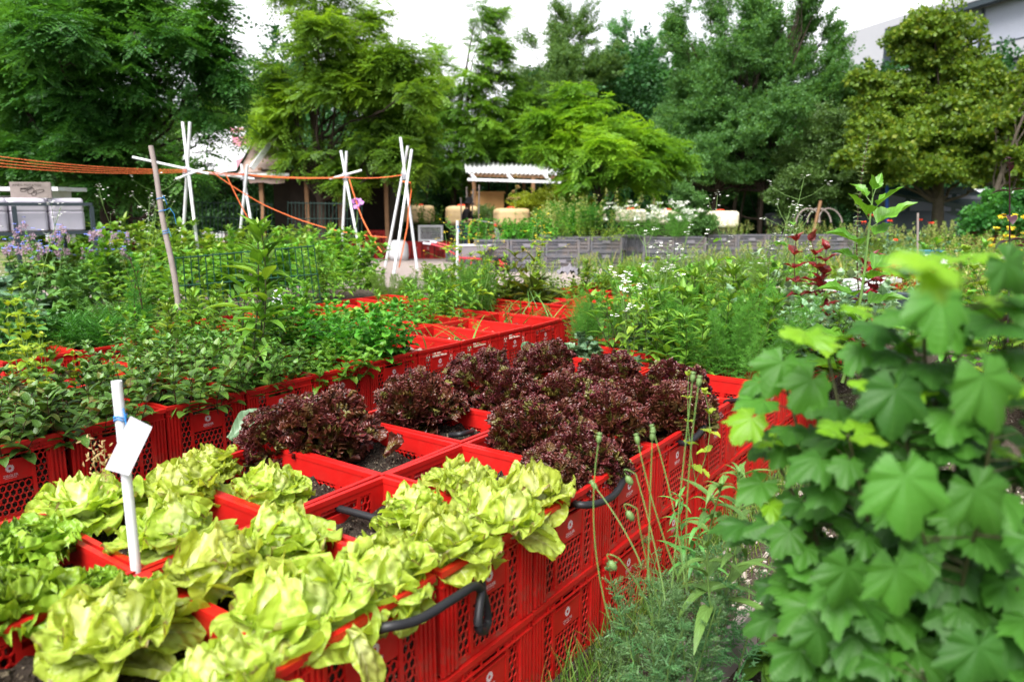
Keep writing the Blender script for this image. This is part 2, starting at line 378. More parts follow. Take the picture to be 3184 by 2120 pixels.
M['grass']=leafmat('grass_blade',(.05,.13,.025),(.14,.26,.05),.5,.35,.3,c3=(.32,.30,.12))
M['dry']=leafmat('dry_grass',(.35,.25,.11),(.50,.38,.18),.6,.3,.3,warm=False)
M['bract']=leafmat('pale_bract',(.34,.38,.12),(.52,.52,.22),.55,.3,.35,warm=False)
M['petal_white']=plain('white_petal',(.80,.80,.74),.6,.3,.06); M['petal_yellow']=plain('yellow_petal',(.80,.60,.03),.6,.3,.1)
M['petal_blue']=plain('blue_petal',(.16,.21,.70),.6,.3,.2); M['petal_red']=plain('red_petal',(.75,.05,.015),.6,.3,.2); M['petal_pink']=plain('mauve_petal',(.50,.22,.55),.6,.3,.15)
M['calyx']=plain('mauve_bud',(.36,.24,.29),.7,.3,.35,40); M['pod']=plain('seed_pod',(.12,.20,.06),.5,.4,.2,40)
# tree foliage
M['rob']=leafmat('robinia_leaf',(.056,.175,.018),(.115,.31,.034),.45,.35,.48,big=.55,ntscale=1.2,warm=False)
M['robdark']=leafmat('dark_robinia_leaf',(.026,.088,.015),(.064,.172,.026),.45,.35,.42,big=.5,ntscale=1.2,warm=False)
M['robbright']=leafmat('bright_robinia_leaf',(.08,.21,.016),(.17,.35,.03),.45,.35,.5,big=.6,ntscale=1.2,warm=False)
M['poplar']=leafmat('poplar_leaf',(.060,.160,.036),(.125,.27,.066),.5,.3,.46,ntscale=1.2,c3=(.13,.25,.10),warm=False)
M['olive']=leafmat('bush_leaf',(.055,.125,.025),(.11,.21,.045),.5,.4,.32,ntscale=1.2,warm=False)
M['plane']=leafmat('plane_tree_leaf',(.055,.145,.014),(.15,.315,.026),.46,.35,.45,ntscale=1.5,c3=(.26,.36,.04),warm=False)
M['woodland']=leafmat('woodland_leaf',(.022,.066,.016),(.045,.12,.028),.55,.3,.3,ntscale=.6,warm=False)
M['yellowbush']=leafmat('yellow_bush_leaf',(.17,.23,.02),(.32,.38,.035),.5,.35,.38,ntscale=1.2)

M['poppyleaf']=leafmat('poppy_leaf',(.06,.16,.05),(.14,.29,.10),.5,.4,.28,warm=False)
# ================================================================ red bread crates
CW,CL,CH=.392,.590,.2825
def hexpanel(mb,O,ux,uz,nn,x0,x1,z0,z1,pw=.0215,h=.0155,k=.0075,sw=.0046,th=.004):
    O=np.array(O,float);ux=np.array(ux,float);uz=np.array(uz,float);nn=np.array(nn,float)
    hw=pw/2; rp=h+k; rows=int((z1-z0)/rp)+3; cols=int((x1-x0)/pw)+3; segs=[]
    for rI in range(rows):
        for cI in range(cols):
            cx=x0+(cI-.5)*pw+(hw if rI%2 else 0); cz=z0+(rI-.5)*rp
            for (a,b) in (((0,h),(hw,k)),((hw,k),(hw,-k)),((0,h),(-hw,k))):
                p=np.array([cx+a[0],cz+a[1]]);q=np.array([cx+b[0],cz+b[1]])
                m=(p+q)/2
                if m[0]<x0 or m[0]>x1 or m[1]<z0 or m[1]>z1: continue
                p=np.clip(p,[x0,z0],[x1,z1]);q=np.clip(q,[x0,z0],[x1,z1])
                if np.linalg.norm(q-p)>.002: segs.append((p,q))
    if not segs: return
    V=[];F=[]
    for p,q in segs:
        d=(q-p)/np.linalg.norm(q-p); s=np.array([-d[1],d[0]])*sw/2; c=[p-s,p+s,q+s,q-s]; b=len(V)
        for dep in (0,-th):
            for w in c: V.append(O+ux*w[0]+uz*w[1]+nn*dep)
        F+= [[b,b+1,b+2,b+3],[b+7,b+6,b+5,b+4],[b,b+3,b+7,b+4],[b+1,b+5,b+6,b+2]]
    mb.add(V,[np.array(F)])
def crate_body():
    mb=MB(); hx,hy,H=CW/2,CL/2,CH; t=.005; ins=.009   # wall skin set in from the rim
    # rim: four bars, butted
    rw=.016
    mb.box((-hx,-hy,H-.016),(hx,-hy+rw,H)); mb.box((-hx,hy-rw,H-.016),(hx,hy,H))
    mb.box((-hx,-hy+rw,H-.016),(-hx+rw,hy-rw,H)); mb.box((hx-rw,-hy+rw,H-.016),(hx,hy-rw,H))
    # lower lip
    zl=H-.046
    mb.box((-hx+.001,-hy+.002,zl),(hx-.001,-hy+ins,zl+.005)); mb.box((-hx+.001,hy-ins,zl),(hx-.001,hy-.002,zl+.005))
    mb.box((-hx+.002,-hy+ins,zl),(-hx+ins,hy-ins,zl+.005)); mb.box((hx-ins,-hy+ins,zl),(hx-.002,hy-ins,zl+.005))
    for x in np.linspace(-hx+.012,hx-.012,6):
        for sg in (-1,1): mb.box((x-.0015,min(sg*(hy-.003),sg*(hy-ins)),zl+.005),(x+.0015,max(sg*(hy-.003),sg*(hy-ins)),H-.016))
    # short faces
    for sg in (-1,1):
        O=(0,sg*(hy-ins),0); ux=(1,0,0); nn=(0,sg,0)
        def pan(x0,x1,z0,z1,out=0.,th=t):
            ya,yb=sg*(hy-ins+out),sg*(hy-ins-th); mb.box((x0,min(ya,yb),z0),(x1,max(ya,yb),z1))
        e=hx-.003
        pan(-e,-.128,.0,H-.016); pan(.128,e,.0,H-.016)            # corner strips
        pan(-.128,.128,H-.034,H-.016)                               # band under the rim
        pan(-.128,.128,.0,.014)
        for x in (-.0785,.0785): pan(x-.0065,x+.0065,.014,H-.034,.003)
        pan(-.072,.072,.140,.216,.001); pan(-.072,.072,.216,.221,.004)
        for x in (-.1875,-.172,-.157,-.142): 
            for s2 in (-1,1): pan(s2*x-.0035,s2*x+.0035,.004,zl,.0065)
        hexpanel(mb,O,ux,(0,0,1),nn,-.128,-.085,.014,H-.034); hexpanel(mb,O,ux,(0,0,1),nn,.085,.128,.014,H-.034)
        hexpanel(mb,O,ux,(0,0,1),nn,-.072,.072,.014,.140)
    # long faces
    for sg in (-1,1):
        O=(sg*(hx-ins),0,0)
        def pan(y0,y1,z0,z1,out=0.,th=t):
            xa,xb=sg*(hx-ins+out),sg*(hx-ins-th); mb.box((min(xa,xb),y0,z0),(max(xa,xb),y1,z1))
        e=hy-ins-t-.0005
        pan(-e,e,H-.075,H-.016); pan(-e,e,0,.014); pan(-e,-.235,.014,H-.075); pan(.235,e,.014,H-.075)
        for y in (-.105,.105): pan(y-.012,y+.012,.014,H-.075,.003)
        for a,b in ((-.235,-.117),(-.093,.093),(.117,.235)): hexpanel(mb,O,(0,1,0),(0,0,1),(sg,0,0),a,b,.014,H-.075)
    mb.box((-hx+.02,-hy+.02,.0),(hx-.02,hy-.02,.006))
    return mb
def text_mesh(s,size,name,mat,ext=0.0):
    cu=bpy.data.curves.new('lettering','FONT'); cu.body=s; cu.size=size; cu.extrude=ext; cu.align_x='CENTER'; cu.resolution_u=3
    o=bpy.data.objects.new('lettering',cu); COL.objects.link(o); dg=bpy.context.evaluated_depsgraph_get()
    me=bpy.data.meshes.new_from_object(o.evaluated_get(dg)); bpy.data.objects.remove(o); bpy.data.curves.remove(cu); me.name=name; me.materials.clear(); me.materials.append(mat); return me
def mesh_arrays(me):
    V=np.array([v.co[:] for v in me.vertices]); return V,[list(p.vertices) for p in me.polygons]
def add_text(mb,s,size,O,ux,uz,mat=0,boldx=1.0,M_=None):
    me=text_mesh(s,size,'t',M['logo']); V,P=mesh_arrays(me); bpy.data.meshes.remove(me)
    W=np.array(O)+V[:,:1]*boldx*np.array(ux)+V[:,1:2]*np.array(uz)
    by={}
    for p in P: by.setdefault(len(p),[]).append(p)
    mb.add(W,[np.array(v) for v in by.values()],mat)
def logo_mb(y):
    mb=MB(); ux=(1,0,0);uz=(0,0,1); c=np.array([0,y,.190])
    for k in range(12):   # swirl of curved petals
        a=k*2*pi/12; pts=[]
        for t in np.linspace(0,1,6):
            r=.0052+.0098*t; pts.append((r,a+t*.95,.0004+.0017*sin(pi*min(1,t*.62+.1))))
        V=[]
        for r,an,w in pts:
            for sgn in (-1,1):
                q=an+sgn*w/r; V.append(c+np.array([r*cos(q),0,r*sin(q)]))
        mb.add(V,[np.array([[2*i,2*i+1,2*i+3,2*i+2] for i in range(5)])])
    add_text(mb,'ZIEGLER',.0135,(0,y,.1585),ux,uz,0,1.0); add_text(mb,'ZIEGLER',.0135,(.0004,y,.1588),ux,uz)
    for k in range(11): mb.box((-.020+.0037*k,y,.1535),(-.0175+.0037*k,y+.0002,.1545))
    return mb
def soil_mb(seed,top=.195,mat=0):
    r=np.random.default_rng(seed); mb=MB(); nx,ny=14,20; X=np.linspace(-CW/2+.016,CW/2-.016,nx);Y=np.linspace(-CL/2+.016,CL/2-.016,ny)
    Z=top+.008*r.standard_normal((nx,ny))+.012*np.sin(X[:,None]*17+seed)*np.cos(Y[None]*13+seed)
    G=np.stack([np.repeat(X[:,None],ny,1),np.repeat(Y[None],nx,0),Z],-1); mb.grid(G)
    for a in range(4):   # lumpy sides seen through the lattice
        if a==0: T=G[:,0];
        elif a==1: T=G[-1,:]
        elif a==2: T=G[::-1,-1]
        else: T=G[0,::-1]
        rows=[T]
        for z in np.linspace(.17,.004,9): 
            q=T.copy(); q[:,2]=z; nrm={0:(0,1),1:(-1,0),2:(0,-1),3:(1,0)}[a]; dd=np.abs(r.normal(.002,.003,len(q))); q[:,0]+=nrm[0]*dd; q[:,1]+=nrm[1]*dd; rows.append(q)
        mb.grid(np.array(rows)[::-1])
    for _ in range(70): # crumbs and bits of straw
        x,y=r.uniform(-.17,.17),r.uniform(-.26,.26); s=r.uniform(.002,.006); q=r.standard_normal((3,3)); q=np.linalg.qr(q)[0]*s
        mb.box((-1,-1,-.5),(1,1,.5),mat,(q,(x,y,top+.006)))
    return mb
BODY=crate_body().mesh('crate_body',[M['red']])
LOGO=logo_mb(-(CL/2-.009+.0016)).mesh('crate_print',[M['logo']])
SOILS=[soil_mb(k).mesh('crate_soil',[M['soil']]) for k in range(4)]
M['sack']=soil('pale_sack',(.22,.19,.15),(.45,.40,.33)); SACK=soil_mb(9).mesh('crate_sack',[M['sack']])
def meshobj(name,me,parent=None):
    o=bpy.data.objects.new(name,me); COL.objects.link(o); o.parent=parent; return o
crate0=empty('bread_crate',(0,0,-50))
meshobj('body',BODY,crate0); meshobj('logo',LOGO,crate0); meshobj('soil',SOILS[0],crate0)
NCR=0
def crate(i,j,label,z=None,group='red bread crates used as planters',sack=False,jit=1.0,rz=0.):
    global NCR
    o=crate0 if NCR==0 else dup(crate0); NCR+=1
    p=bp(i+.5,j+.5); o.location=(p[0]+rng.normal()*.002*jit,p[1]+rng.normal()*.002*jit,(RIM-CH if z is None else z)+rng.normal()*.0015*jit)
    o.rotation_euler=(rng.normal()*.004*jit,rng.normal()*.006*jit,RZ+rng.normal()*.006*jit+rz)
    for ch in o.children:
        if ch.name.startswith('soil'): ch.data=SACK if sack else SOILS[NCR%4]
    return tag(o,label,'crate',group)
BEDF='the lettuce bed'
cont_out={-2:'bare soil',-1:'dark soil and a limp uprooted lettuce',0:'four big green lettuces',1:'green lettuces and a black hose',2:'green and red lettuces',3:'frilly red lettuce',4:'dense frilly red lettuce',5:'red lettuce spilling over its rim',6:'feathery green herbs',7:'feathery herbs and a hose end',8:'bushy weeds',9:'tall green weeds',10:'tall green orach',11:'broad green leaves'}
cont_in={-2:'loose-leaf lettuce',-1:'small green lettuces',0:'crowded green lettuces',1:'a pale tight lettuce head',2:'a round red lettuce',3:'red lettuce and bare soil',4:'tall red lettuce',5:'red lettuce with a pale torn leaf',6:'bluish cabbage leaves',7:'fine feathery herbs',8:'white flowering weeds',9:'light green weeds',10:'leafy weeds',11:'thin weeds'}
for i in range(-2,12):
    crate(i,0,f'upper outer red crate of {cont_out[i]} in the lettuce bed')
    crate(i,1,f'inner red crate of {cont_in[i]} in the lettuce bed')
for i in range(-1,10):
    crate(i+.0,0,f'{ORD[i+1]} red crate along the bottom layer under the lettuces',z=0.0)
cm=['dark mint','dark mint behind the white tag','bushy green mint','mint and tall weeds','bright lemon balm','tall bushy lemon balm','bare soil and one shoot','thin onion leaves','low seedlings','a slim dark shoot','grassy onion tufts']
for k in range(0,11):
    crate(k+.08,3.22,f'red crate of {cm[k]} in the mint bed\'s front row',sack=k in(6,7,8))
    crate(k+.08,4.22,f'red second-row crate behind the one of {cm[k]}')
for k in range(2,11):
    crate(k+.1,6.0,f'{ORD[k-2]} red crate along the carrot bed\'s front row',sack=k==4)
for k in range(12,17):
    for j,nm in ((3.2,'front'),(4.2,'second')): crate(k-.1,j,f'{ORD[k-12]} red crate along the far potato bed\'s {nm} row')
# ================================================================ lettuces
def lettuce_leaf(mb,phi,L,W,e0,e1,r0,z0,ruff,fq,cup,r,nu=25,nv=18,mat=0,crk=.0032,fine=.42):
    v=np.linspace(0,1,nv);u=np.linspace(-1,1,nu); e=e0+(e1-e0)*v
    R=r0+np.concatenate([[0],np.cumsum(np.cos(e[1:])*L/(nv-1))]); Z=z0+np.concatenate([[0],np.cumsum(np.sin(e[1:])*L/(nv-1))])
    w=W*(.22+.78*np.sin(pi/2*np.minimum(1,v*1.45)))*np.sqrt(np.clip(1-(np.clip(v-.5,0,1)/.53)**3.2,.02,1))
    ph1,ph2,ph3=r.uniform(0,6.28,3)
    G=np.zeros((nv,nu,3));U=np.zeros((nv,nu,2))
    for a in range(nv):
        n=np.array([-sin(e[a]),cos(e[a])])
        edge=np.clip(np.maximum(np.abs(u),v[a]**2),0,1)
        off=cup*(u**2)*w[a]+ruff*edge**2.2*np.sin(fq*u+ph1+v[a]*4)+ruff*.7*edge**2*np.sin(fq*2.1*u+ph2+9*v[a])+ruff*.35*np.sin(7*v[a]+ph3+3*u)+ruff*fine*edge**3*np.sin(u*15+ph2*3+11*v[a])+crk*np.sin(u*8.5+ph1*3+3*np.sin(v[a]*7+ph2))*np.sin(v[a]*15+ph2*2+2*u)
        lat=u*w[a]*(1-.22*cup*u*u); jit=1+.05*np.sin(u*fq*1.7+ph3)
        rr=R[a]*1.0+n[0]*off+ruff*.5*edge*np.sin(u*fq+ph2); zz=Z[a]+n[1]*off
        G[a,:,0]=rr*cos(phi)-lat*jit*sin(phi); G[a,:,1]=rr*sin(phi)+lat*jit*cos(phi); G[a,:,2]=zz
        U[a,:,0]=.5+.5*u; U[a,:,1]=v[a]
    mb.grid(G,mat,U)
def ballleaf(mb,phi,R0,al0,al1,bw,r,nu=23,nv=23,flare=.012):
    """a leaf wrapped over the heart: patch of a crumpled sphere"""
    u=np.linspace(-1,1,nu); v=np.linspace(0,1,nv); p1,p2,p3=r.uniform(0,6.28,3); G=np.zeros((nv,nu,3)); U=np.zeros((nv,nu,2))
    er=np.array([cos(phi),sin(phi),0]); et=np.array([-sin(phi),cos(phi),0]); ez=np.array([0,0,1.])
    for a in range(nv):
        al=al0+(al1-al0)*v[a]; w=bw*(.35+.65*math.sin(pi/2*min(1,v[a]*1.6)))*math.sqrt(max(.03,1-max(0,(v[a]-.55)/.47)**3))
        be=u*w; edge=np.maximum(np.abs(u),v[a])**5
        R=R0*(1+.03*np.sin(u*6+p1)*np.sin(v[a]*8+p2)+.022*np.sin(u*13+p3+4*v[a])*np.sin(v[a]*17+p1))+flare*edge*(1.0+.9*np.sin(u*5+p2+v[a]*6)+.45*np.sin(u*14+p1+v[a]*13)); al=al+.10*edge*np.sin(u*7+p3)
        D=np.cos(be)[:,None]*(np.cos(al)[:,None]*er+np.sin(al)[:,None]*ez)+np.sin(be)[:,None]*et
        G[a]=D*R[:,None]*[1,1,.92]; U[a,:,0]=.5+.5*u; U[a,:,1]=v[a]*.50
    G[...,2]+=R0*.75; mb.grid(G,0,U)
def butterhead(seed,scale=1.0,openh=0.):
    r=np.random.default_rng(seed); mb=MB(); k=0
    for n,L,W,e0,e1,cup,ru in ((6,.150,.088,26,-26,.10,.013),(6,.140,.085,44,-2,.18,.013),(5,.118,.080,60,24,.32,.012)):
        for q in range(n):
            lettuce_leaf(mb,k*2.4+r.normal()*.25,L*r.uniform(.82,1.15),W*r.uniform(.85,1.12),radians(e0+r.normal()*9),radians(e1+r.normal()*16),.012,.012,ru*r.uniform(.7,1.2),r.uniform(3.2,5.5),cup*r.uniform(.5,1.3),r); k+=1
    for q in range(5): ballleaf(mb,k*2.4+r.normal()*.3,.076*r.uniform(.93,1.07),radians(-35),radians(62+r.normal()*10),1.0,r,flare=.020); k+=1
    for q in range(5): ballleaf(mb,k*2.4+r.normal()*.3,.066*r.uniform(.95,1.05),radians(-30),radians(88+r.normal()*12),1.15,r,flare=.011); k+=1
    for q in range(4): ballleaf(mb,k*2.4+r.normal()*.3,.060*r.uniform(.95,1.05),radians(-20),radians(112+r.normal()*12),1.2,r,flare=.006); k+=1
    return mb
def lollo(seed):
    r=np.random.default_rng(seed); mb=MB(); k=0
    for n,L,e0,e1 in ((9,.13,14,-8),(9,.12,40,20)):
        for q in range(n):
            lettuce_leaf(mb,k*2.4+r.normal()*.3,L*r.uniform(.85,1.1),.055*r.uniform(.85,1.15),radians(e0+r.normal()*7),radians(e1+r.normal()*10),.008,.0,.0095,r.uniform(12,18),.10,r,nu=25,nv=9); k+=1
    n=330
    for q in range(n):
        z=1-1.12*(q+.5)/n; ph=q*2.39996+r.normal()*.12; s=math.sqrt(max(0,1-min(1,abs(z))**2)); R=.118*(1+.16*sin(3*ph+seed)*s+.12*sin(5*z+2*ph+seed)+.09*r.normal())
        c=np.array([s*cos(ph)*R,s*sin(ph)*R,.05+max(z,-.3)*R*.98]); d=unit(np.array([s*cos(ph),s*sin(ph),z*.9+.35])+r.normal(0,.28,3))
        Rm=frame([d],r.standard_normal(3))[0]; L=r.uniform(.036,.055); W=r.uniform(.017,.026); nu,nv=13,5
        u=np.linspace(-1,1,nu);v=np.linspace(0,1,nv); G=np.zeros((nv,nu,3)); U=np.zeros((nv,nu,2)); f=r.uniform(7,11); p1,p2=r.uniform(0,6.28,2)
        for a in range(nv):
            w=W*(.35+.65*v[a]); G[a,:,0]=u*w*(1+.12*np.sin(f*u+p2)); G[a,:,1]=L*(v[a]-.55)-.010*u*u*v[a]+.004*v[a]*np.sin(f*1.7*u+p2); G[a,:,2]=v[a]**1.3*(.0085*np.sin(f*u+p1)+.0045*np.sin(2.3*f*u+p2))-.5*L*v[a]**2*.35
            U[a,:,0]=.5+.5*u; U[a,:,1]=.35+.65*v[a]*r.uniform(.93,1.0)
        G=G.reshape(-1,3)@Rm.T+c; mb.grid(G.reshape(nv,nu,3),0,U)
    return mb
def looseleaf(seed):
    r=np.random.default_rng(seed); mb=MB(); k=0
    for n,L,e0,e1 in ((8,.12,25,5),(8,.12,48,25),(7,.115,64,50),(6,.10,80,78)):
        for q in range(n):
            lettuce_leaf(mb,k*2.4+r.normal()*.3,L*r.uniform(.85,1.1),.048*r.uniform(.85,1.15),radians(e0+r.normal()*6),radians(e1+r.normal()*8),.008,.0,.012,r.uniform(6,9),.2,r,nu=17,nv=10); k+=1
    return mb
def lettucemat(name,pale,mid,edge,rim,rough,trans,rimw=.93,green=None):
    m,nt=newmat(name); t=nt.nodes.new('ShaderNodeTexCoord'); sx=nt.nodes.new('ShaderNodeSeparateXYZ'); nt.links.new(t.outputs['UV'],sx.inputs[0])
    au=mathn(nt,'MULTIPLY',mathn(nt,'ABSOLUTE',mathn(nt,'SUBTRACT',sx.outputs[0],.5)),2.)
    ed=mathn(nt,'MAXIMUM',mathn(nt,'MULTIPLY',au,.96),sx.outputs[1]); nz=noise(nt,30,3)
    ed=mathn(nt,'ADD',ed,mathn(nt,'MULTIPLY_ADD',nz,.3,-.15)); r=ramp(nt,ed,[(.10,pale),(.50,mid),(.80,edge),(rimw,edge),(1.,rim)])
    g=nt.nodes.new('ShaderNodeNewGeometry'); r=mixc(nt,mathn(nt,'MULTIPLY',g.outputs['Random Per Island'],.45),r,tuple(x*f for x,f in zip(mid,(.60,.72,.5))) if green is None else mid)
    if green is not None: r=mixc(nt,ramp(nt,g.outputs['Random Per Island'],[(.80,(0,0,0)),(.90,(.75,.75,.75))]),r,green)
    rib=mathn(nt,'MULTIPLY',mathn(nt,'LESS_THAN',au,mathn(nt,'MULTIPLY_ADD',sx.outputs[1],-.09,.085)),.55); r=mixc(nt,rib,r,pale)
    hs=N(nt,'ShaderNodeHueSaturation'); nt.links.new(r,hs.inputs['Color']); oi=nt.nodes.new('ShaderNodeObjectInfo')
    nt.links.new(mathn(nt,'MULTIPLY_ADD',oi.outputs['Random'],.025,.487),hs.inputs['Hue']); nt.links.new(mathn(nt,'MULTIPLY_ADD',oi.outputs['Random'],.25,.86),hs.inputs['Value']); r=hs.outputs[0]
    v=N(nt,'ShaderNodeTexVoronoi',Scale=42.); v.feature='SMOOTH_F1'; nt.links.new(t.outputs['Object'],v.inputs['Vector'])
    w=mathn(nt,'SINE',mathn(nt,'MULTIPLY',mathn(nt,'SUBTRACT',sx.outputs[1],mathn(nt,'MULTIPLY',au,.35)),38.))
    finish(nt,r,rough,.45,mathn(nt,'ADD',mathn(nt,'MULTIPLY',v.outputs['Distance'],1.6),mathn(nt,'MULTIPLY',w,.16)),.8,.012,trans,mixc(nt,1.,r,(1.25,1.15,.55),'MULTIPLY')); return m
M['butter']=lettucemat('butterhead_leaf',(.74,.78,.42),(.58,.66,.18),(.43,.545,.065),(.22,.12,.05),.40,.48,.985)
M['loose']=lettucemat('loose_lettuce_leaf',(.50,.62,.20),(.28,.47,.06),(.24,.43,.035),(.30,.47,.05),.38,.33)
M['lollo']=lettucemat('red_lettuce_leaf',(.17,.21,.035),(.12,.075,.018),(.10,.016,.018),(.165,.032,.046),.34,.16,green=(.15,.15,.03))
HB=[butterhead(k).mesh('butterhead_lettuce',[M['butter']],True) for k in range(6)]
HR=[lollo(k+20).mesh('red_lettuce',[M['lollo']],True) for k in range(4)]
HL=[looseleaf(k+40).mesh('loose_leaf_lettuce',[M['loose']],True) for k in range(2)]
def head(me,name,V,label,s=1.0,z=.545,group=None,tilt=(0,0),dz=.0):
    """V: picture spot of the head's middle, ~7 cm above its foot"""
    p=at(V,z+.07); o=meshobj(name,me); o.location=(p[0],p[1],z+dz-.02); o.scale=(s,s,s*rng.uniform(.92,1.08)); o.rotation_euler=(tilt[0],tilt[1],rng.uniform(0,6.28)); return tag(o,label,'lettuce',group)
GB='green butterhead lettuces'; GR='frilly red lettuces'
for k,(V,s,lb) in enumerate([
 ((510,1530),.88,'green lettuce head in the crate of dark soil, nearest the red corner'),
 ((262,1398),.92,'big floppy green lettuce in front of the white stake, showing pale leaf backs'),
 ((685,1362),1.08,'large green lettuce hanging a torn leaf over the outer crate rim'),
 ((872,1286),1.0,'green lettuce with a brown-tipped heart above the thick black hose'),
 ((505,1290),1.0,'pale-hearted green lettuce right of the foot of the white stake'),
 ((645,1210),.92,'green lettuce wedged in the corner between four crates, beside open soil'),
 ((1022,1216),.97,'green lettuce with one broad yellow leaf facing out over the rim'),
 ((1152,1158),.95,'green lettuce with a wilted brownish heart, on the outer rim'),
 ((1222,1108),.88,'green lettuce beside the dark red lettuces on the outer rim'),
 ((1060,1085),.92,'green lettuce behind the row of rim lettuces, next to bare red rim'),
 ((950,1145),.80,'small green lettuce where the black hose dives under leaves'),
 ((390,1190),1.0,'broad-leaved green lettuce just right of the white stake'),
 ((420,1090),1.0,'green lettuce with tightly ruffled heart behind the white stake'),
 ((200,1125),.98,'green lettuce left of the hanging white tag'),
 ((620,1085),.78,'tight pale green lettuce head alone on bare soil'),
 ((480,1035),.82,'yellow-green lettuce in front of the mint crates, beside one big cabbage leaf')]):
    head(HB[k%6],'green_lettuce',V,lb,s*(1.0 if k%3 else .92),group=GB,tilt=(rng.normal()*.12,rng.normal()*.12))
for k,(V,s,lb) in enumerate([((70,1215),1.0,'bright loose-leaf lettuce by the picture edge under the mint crates'),((25,1345),1.1,'loose-leaf lettuce at the near corner, half out of view'),((215,1300),.62,'tiny loose-leaf lettuce between two larger heads near the stake'),((320,1310),.6,'tiny loose-leaf lettuce at the foot of the white stake')]):
    head(HL[k%2],'loose_leaf_lettuce',V,lb,s,group='loose-leaf lettuces')
for k,(V,s,lb) in enumerate([
 ((740,985),1.39,'round red lettuce alone in its crate beside the green heads'),
 ((640,990),0.91,'small red lettuce leaning on the left side of the round red one'),
 ((960,925),1.31,'red lettuce with green inner leaves behind the round red one'),
 ((1110,865),1.23,'tall red lettuce in front of the empty mint crates'),
 ((1260,835),1.08,'red lettuce showing one pale torn leaf rib'),
 ((1215,985),1.23,'red lettuce next to the open soil and short hose'),
 ((1180,905),1.20,'red lettuce in the middle of the purple patch'),
 ((1330,1040),1.14,'reddest lettuce drooping over the rim by the hose loop'),
 ((1265,1075),0.85,'small red lettuce touching the last green lettuce'),
 ((1385,985),1.23,'red lettuce above the curved black hose'),
 ((1310,915),1.20,'dense red lettuce behind the poppy pods'),
 ((1455,930),1.16,'red lettuce crossed by two thin poppy stalks'),
 ((1405,860),1.14,'red lettuce at the back edge beside red rim'),
 ((1550,945),1.20,'outermost red lettuce at the far end of the patch, over the rim'),
 ((1545,880),1.12,'red lettuce against the feathery herbs')]):
    h_=head(HR[k%4],'red_lettuce',V,lb,s,z=.525,group=GR,tilt=(rng.normal()*.2,rng.normal()*.2)); h_.scale=(s*rng.uniform(.95,1.2),s*rng.uniform(.9,1.12),s*rng.uniform(.84,1.0))
# wilted, uprooted leaf and torn leaf over the rim
def loose_leaf(name,label,V,z,L,W,phi,e0,e1,mat,seed):
    mb=MB(); lettuce_leaf(mb,0,L,W,radians(e0),radians(e1),0,0,.012,5,.35,np.random.default_rng(seed)); o=mb.build(name,mat,smooth=True); p=at(V,z); o.location=p; o.rotation_euler=(0,0,phi); return tag(o,label,'leaf')
loose_leaf('uprooted_lettuce','limp uprooted lettuce leaf lying pale on dark soil',(345,1500),.52,.15,.042,1.35,60,80,M['butter'],3)
loose_leaf('fallen_leaf','flat pale leaf with a white rib lying on the soil at the near edge',(400,1545),.50,.2,.06,3.0,10,-5,M['butter'],5)
loose_leaf('torn_leaf','yellowing torn lettuce leaf hanging down the outside of the crate',(800,1445),.575,.16,.045,-.6,-40,-88,M['butter'],7)
loose_leaf('cabbage_leaf','one broad bluish green leaf beside the round red lettuce',(530,1010),.56,.2,.07,.5,40,10,M['cabbage'],8)
loose_leaf('red_scrap','withered scrap of red lettuce on bare soil at the crate corner',(885,1050),.52,.10,.035,.9,25,60,M['lollo'],9)
loose_leaf('cabbage_sprout','upright bluish leaf in front of the red crate faces',(1205,845),.55,.14,.065,.4,70,60,M['cabbage'],10)
# hoses
def hose(label,pts,r=.0112):
    P=np.array(pts); 
    t=np.linspace(0,len(P)-1,len(P)*7); 
    def cr(t):
        i=int(min(len(P)-2,math.floor(t))); f=t-i; p0=P[max(0,i-1)];p1=P[i];p2=P[i+1];p3=P[min(len(P)-1,i+2)]
        return .5*((2*p1)+(-p0+p2)*f+(2*p0-5*p1+4*p2-p3)*f*f+(-p0+3*p1-3*p2+p3)*f**3)
    mb=MB(); mb.tube([cr(x) for x in t],r,r,10); o=mb.build('irrigation_hose',M['black'],smooth=True); return tag(o,label,'hose','black irrigation hoses')
hose('straight black hose crossing bare soil between green lettuces',[at((745,1155),.52),at((770,1166),.52),at((840,1185),.525),at((920,1210),.52),at((960,1228),.50)])
hose('thick black hose running along the outer crate faces into a hanging loop',[onface((850,1455),-.04),onface((885,1442),.02),onface((960,1425),.05),onface((1045,1375),.055),onface((1092,1347),.045),onface((1112,1370),.03),onface((1122,1425),.03),onface((1112,1450),.045),onface((1100,1440),.06),onface((1103,1390),.05),onface((1108,1345),.03),onface((1098,1308),.005),onface((1090,1296),-.03)])
hose('black hose arching from a crate handle to the red lettuces',[onface((1310,1150),-.05),onface((1330,1160),.02),onface((1370,1158),.05),onface((1410,1140),.05),onface((1432,1108),.025),onface((1440,1085),-.03)])
hose('black hose curling out under the outermost red lettuce',[onface((1555,1015),-.03),onface((1580,1018),.03),onface((1612,992),.04),onface((1622,965),.0),onface((1622,950),-.03)])
hose('short black hose end on the far crate beside broad leaves',[onface((1665,925),-.05),onface((1690,921),.02),onface((1720,920),.09)])
hose('short black hose on the open soil behind the red lettuces',[at((1035,1000),.5),at((1060,998),.515),at((1085,992),.50)],.011)
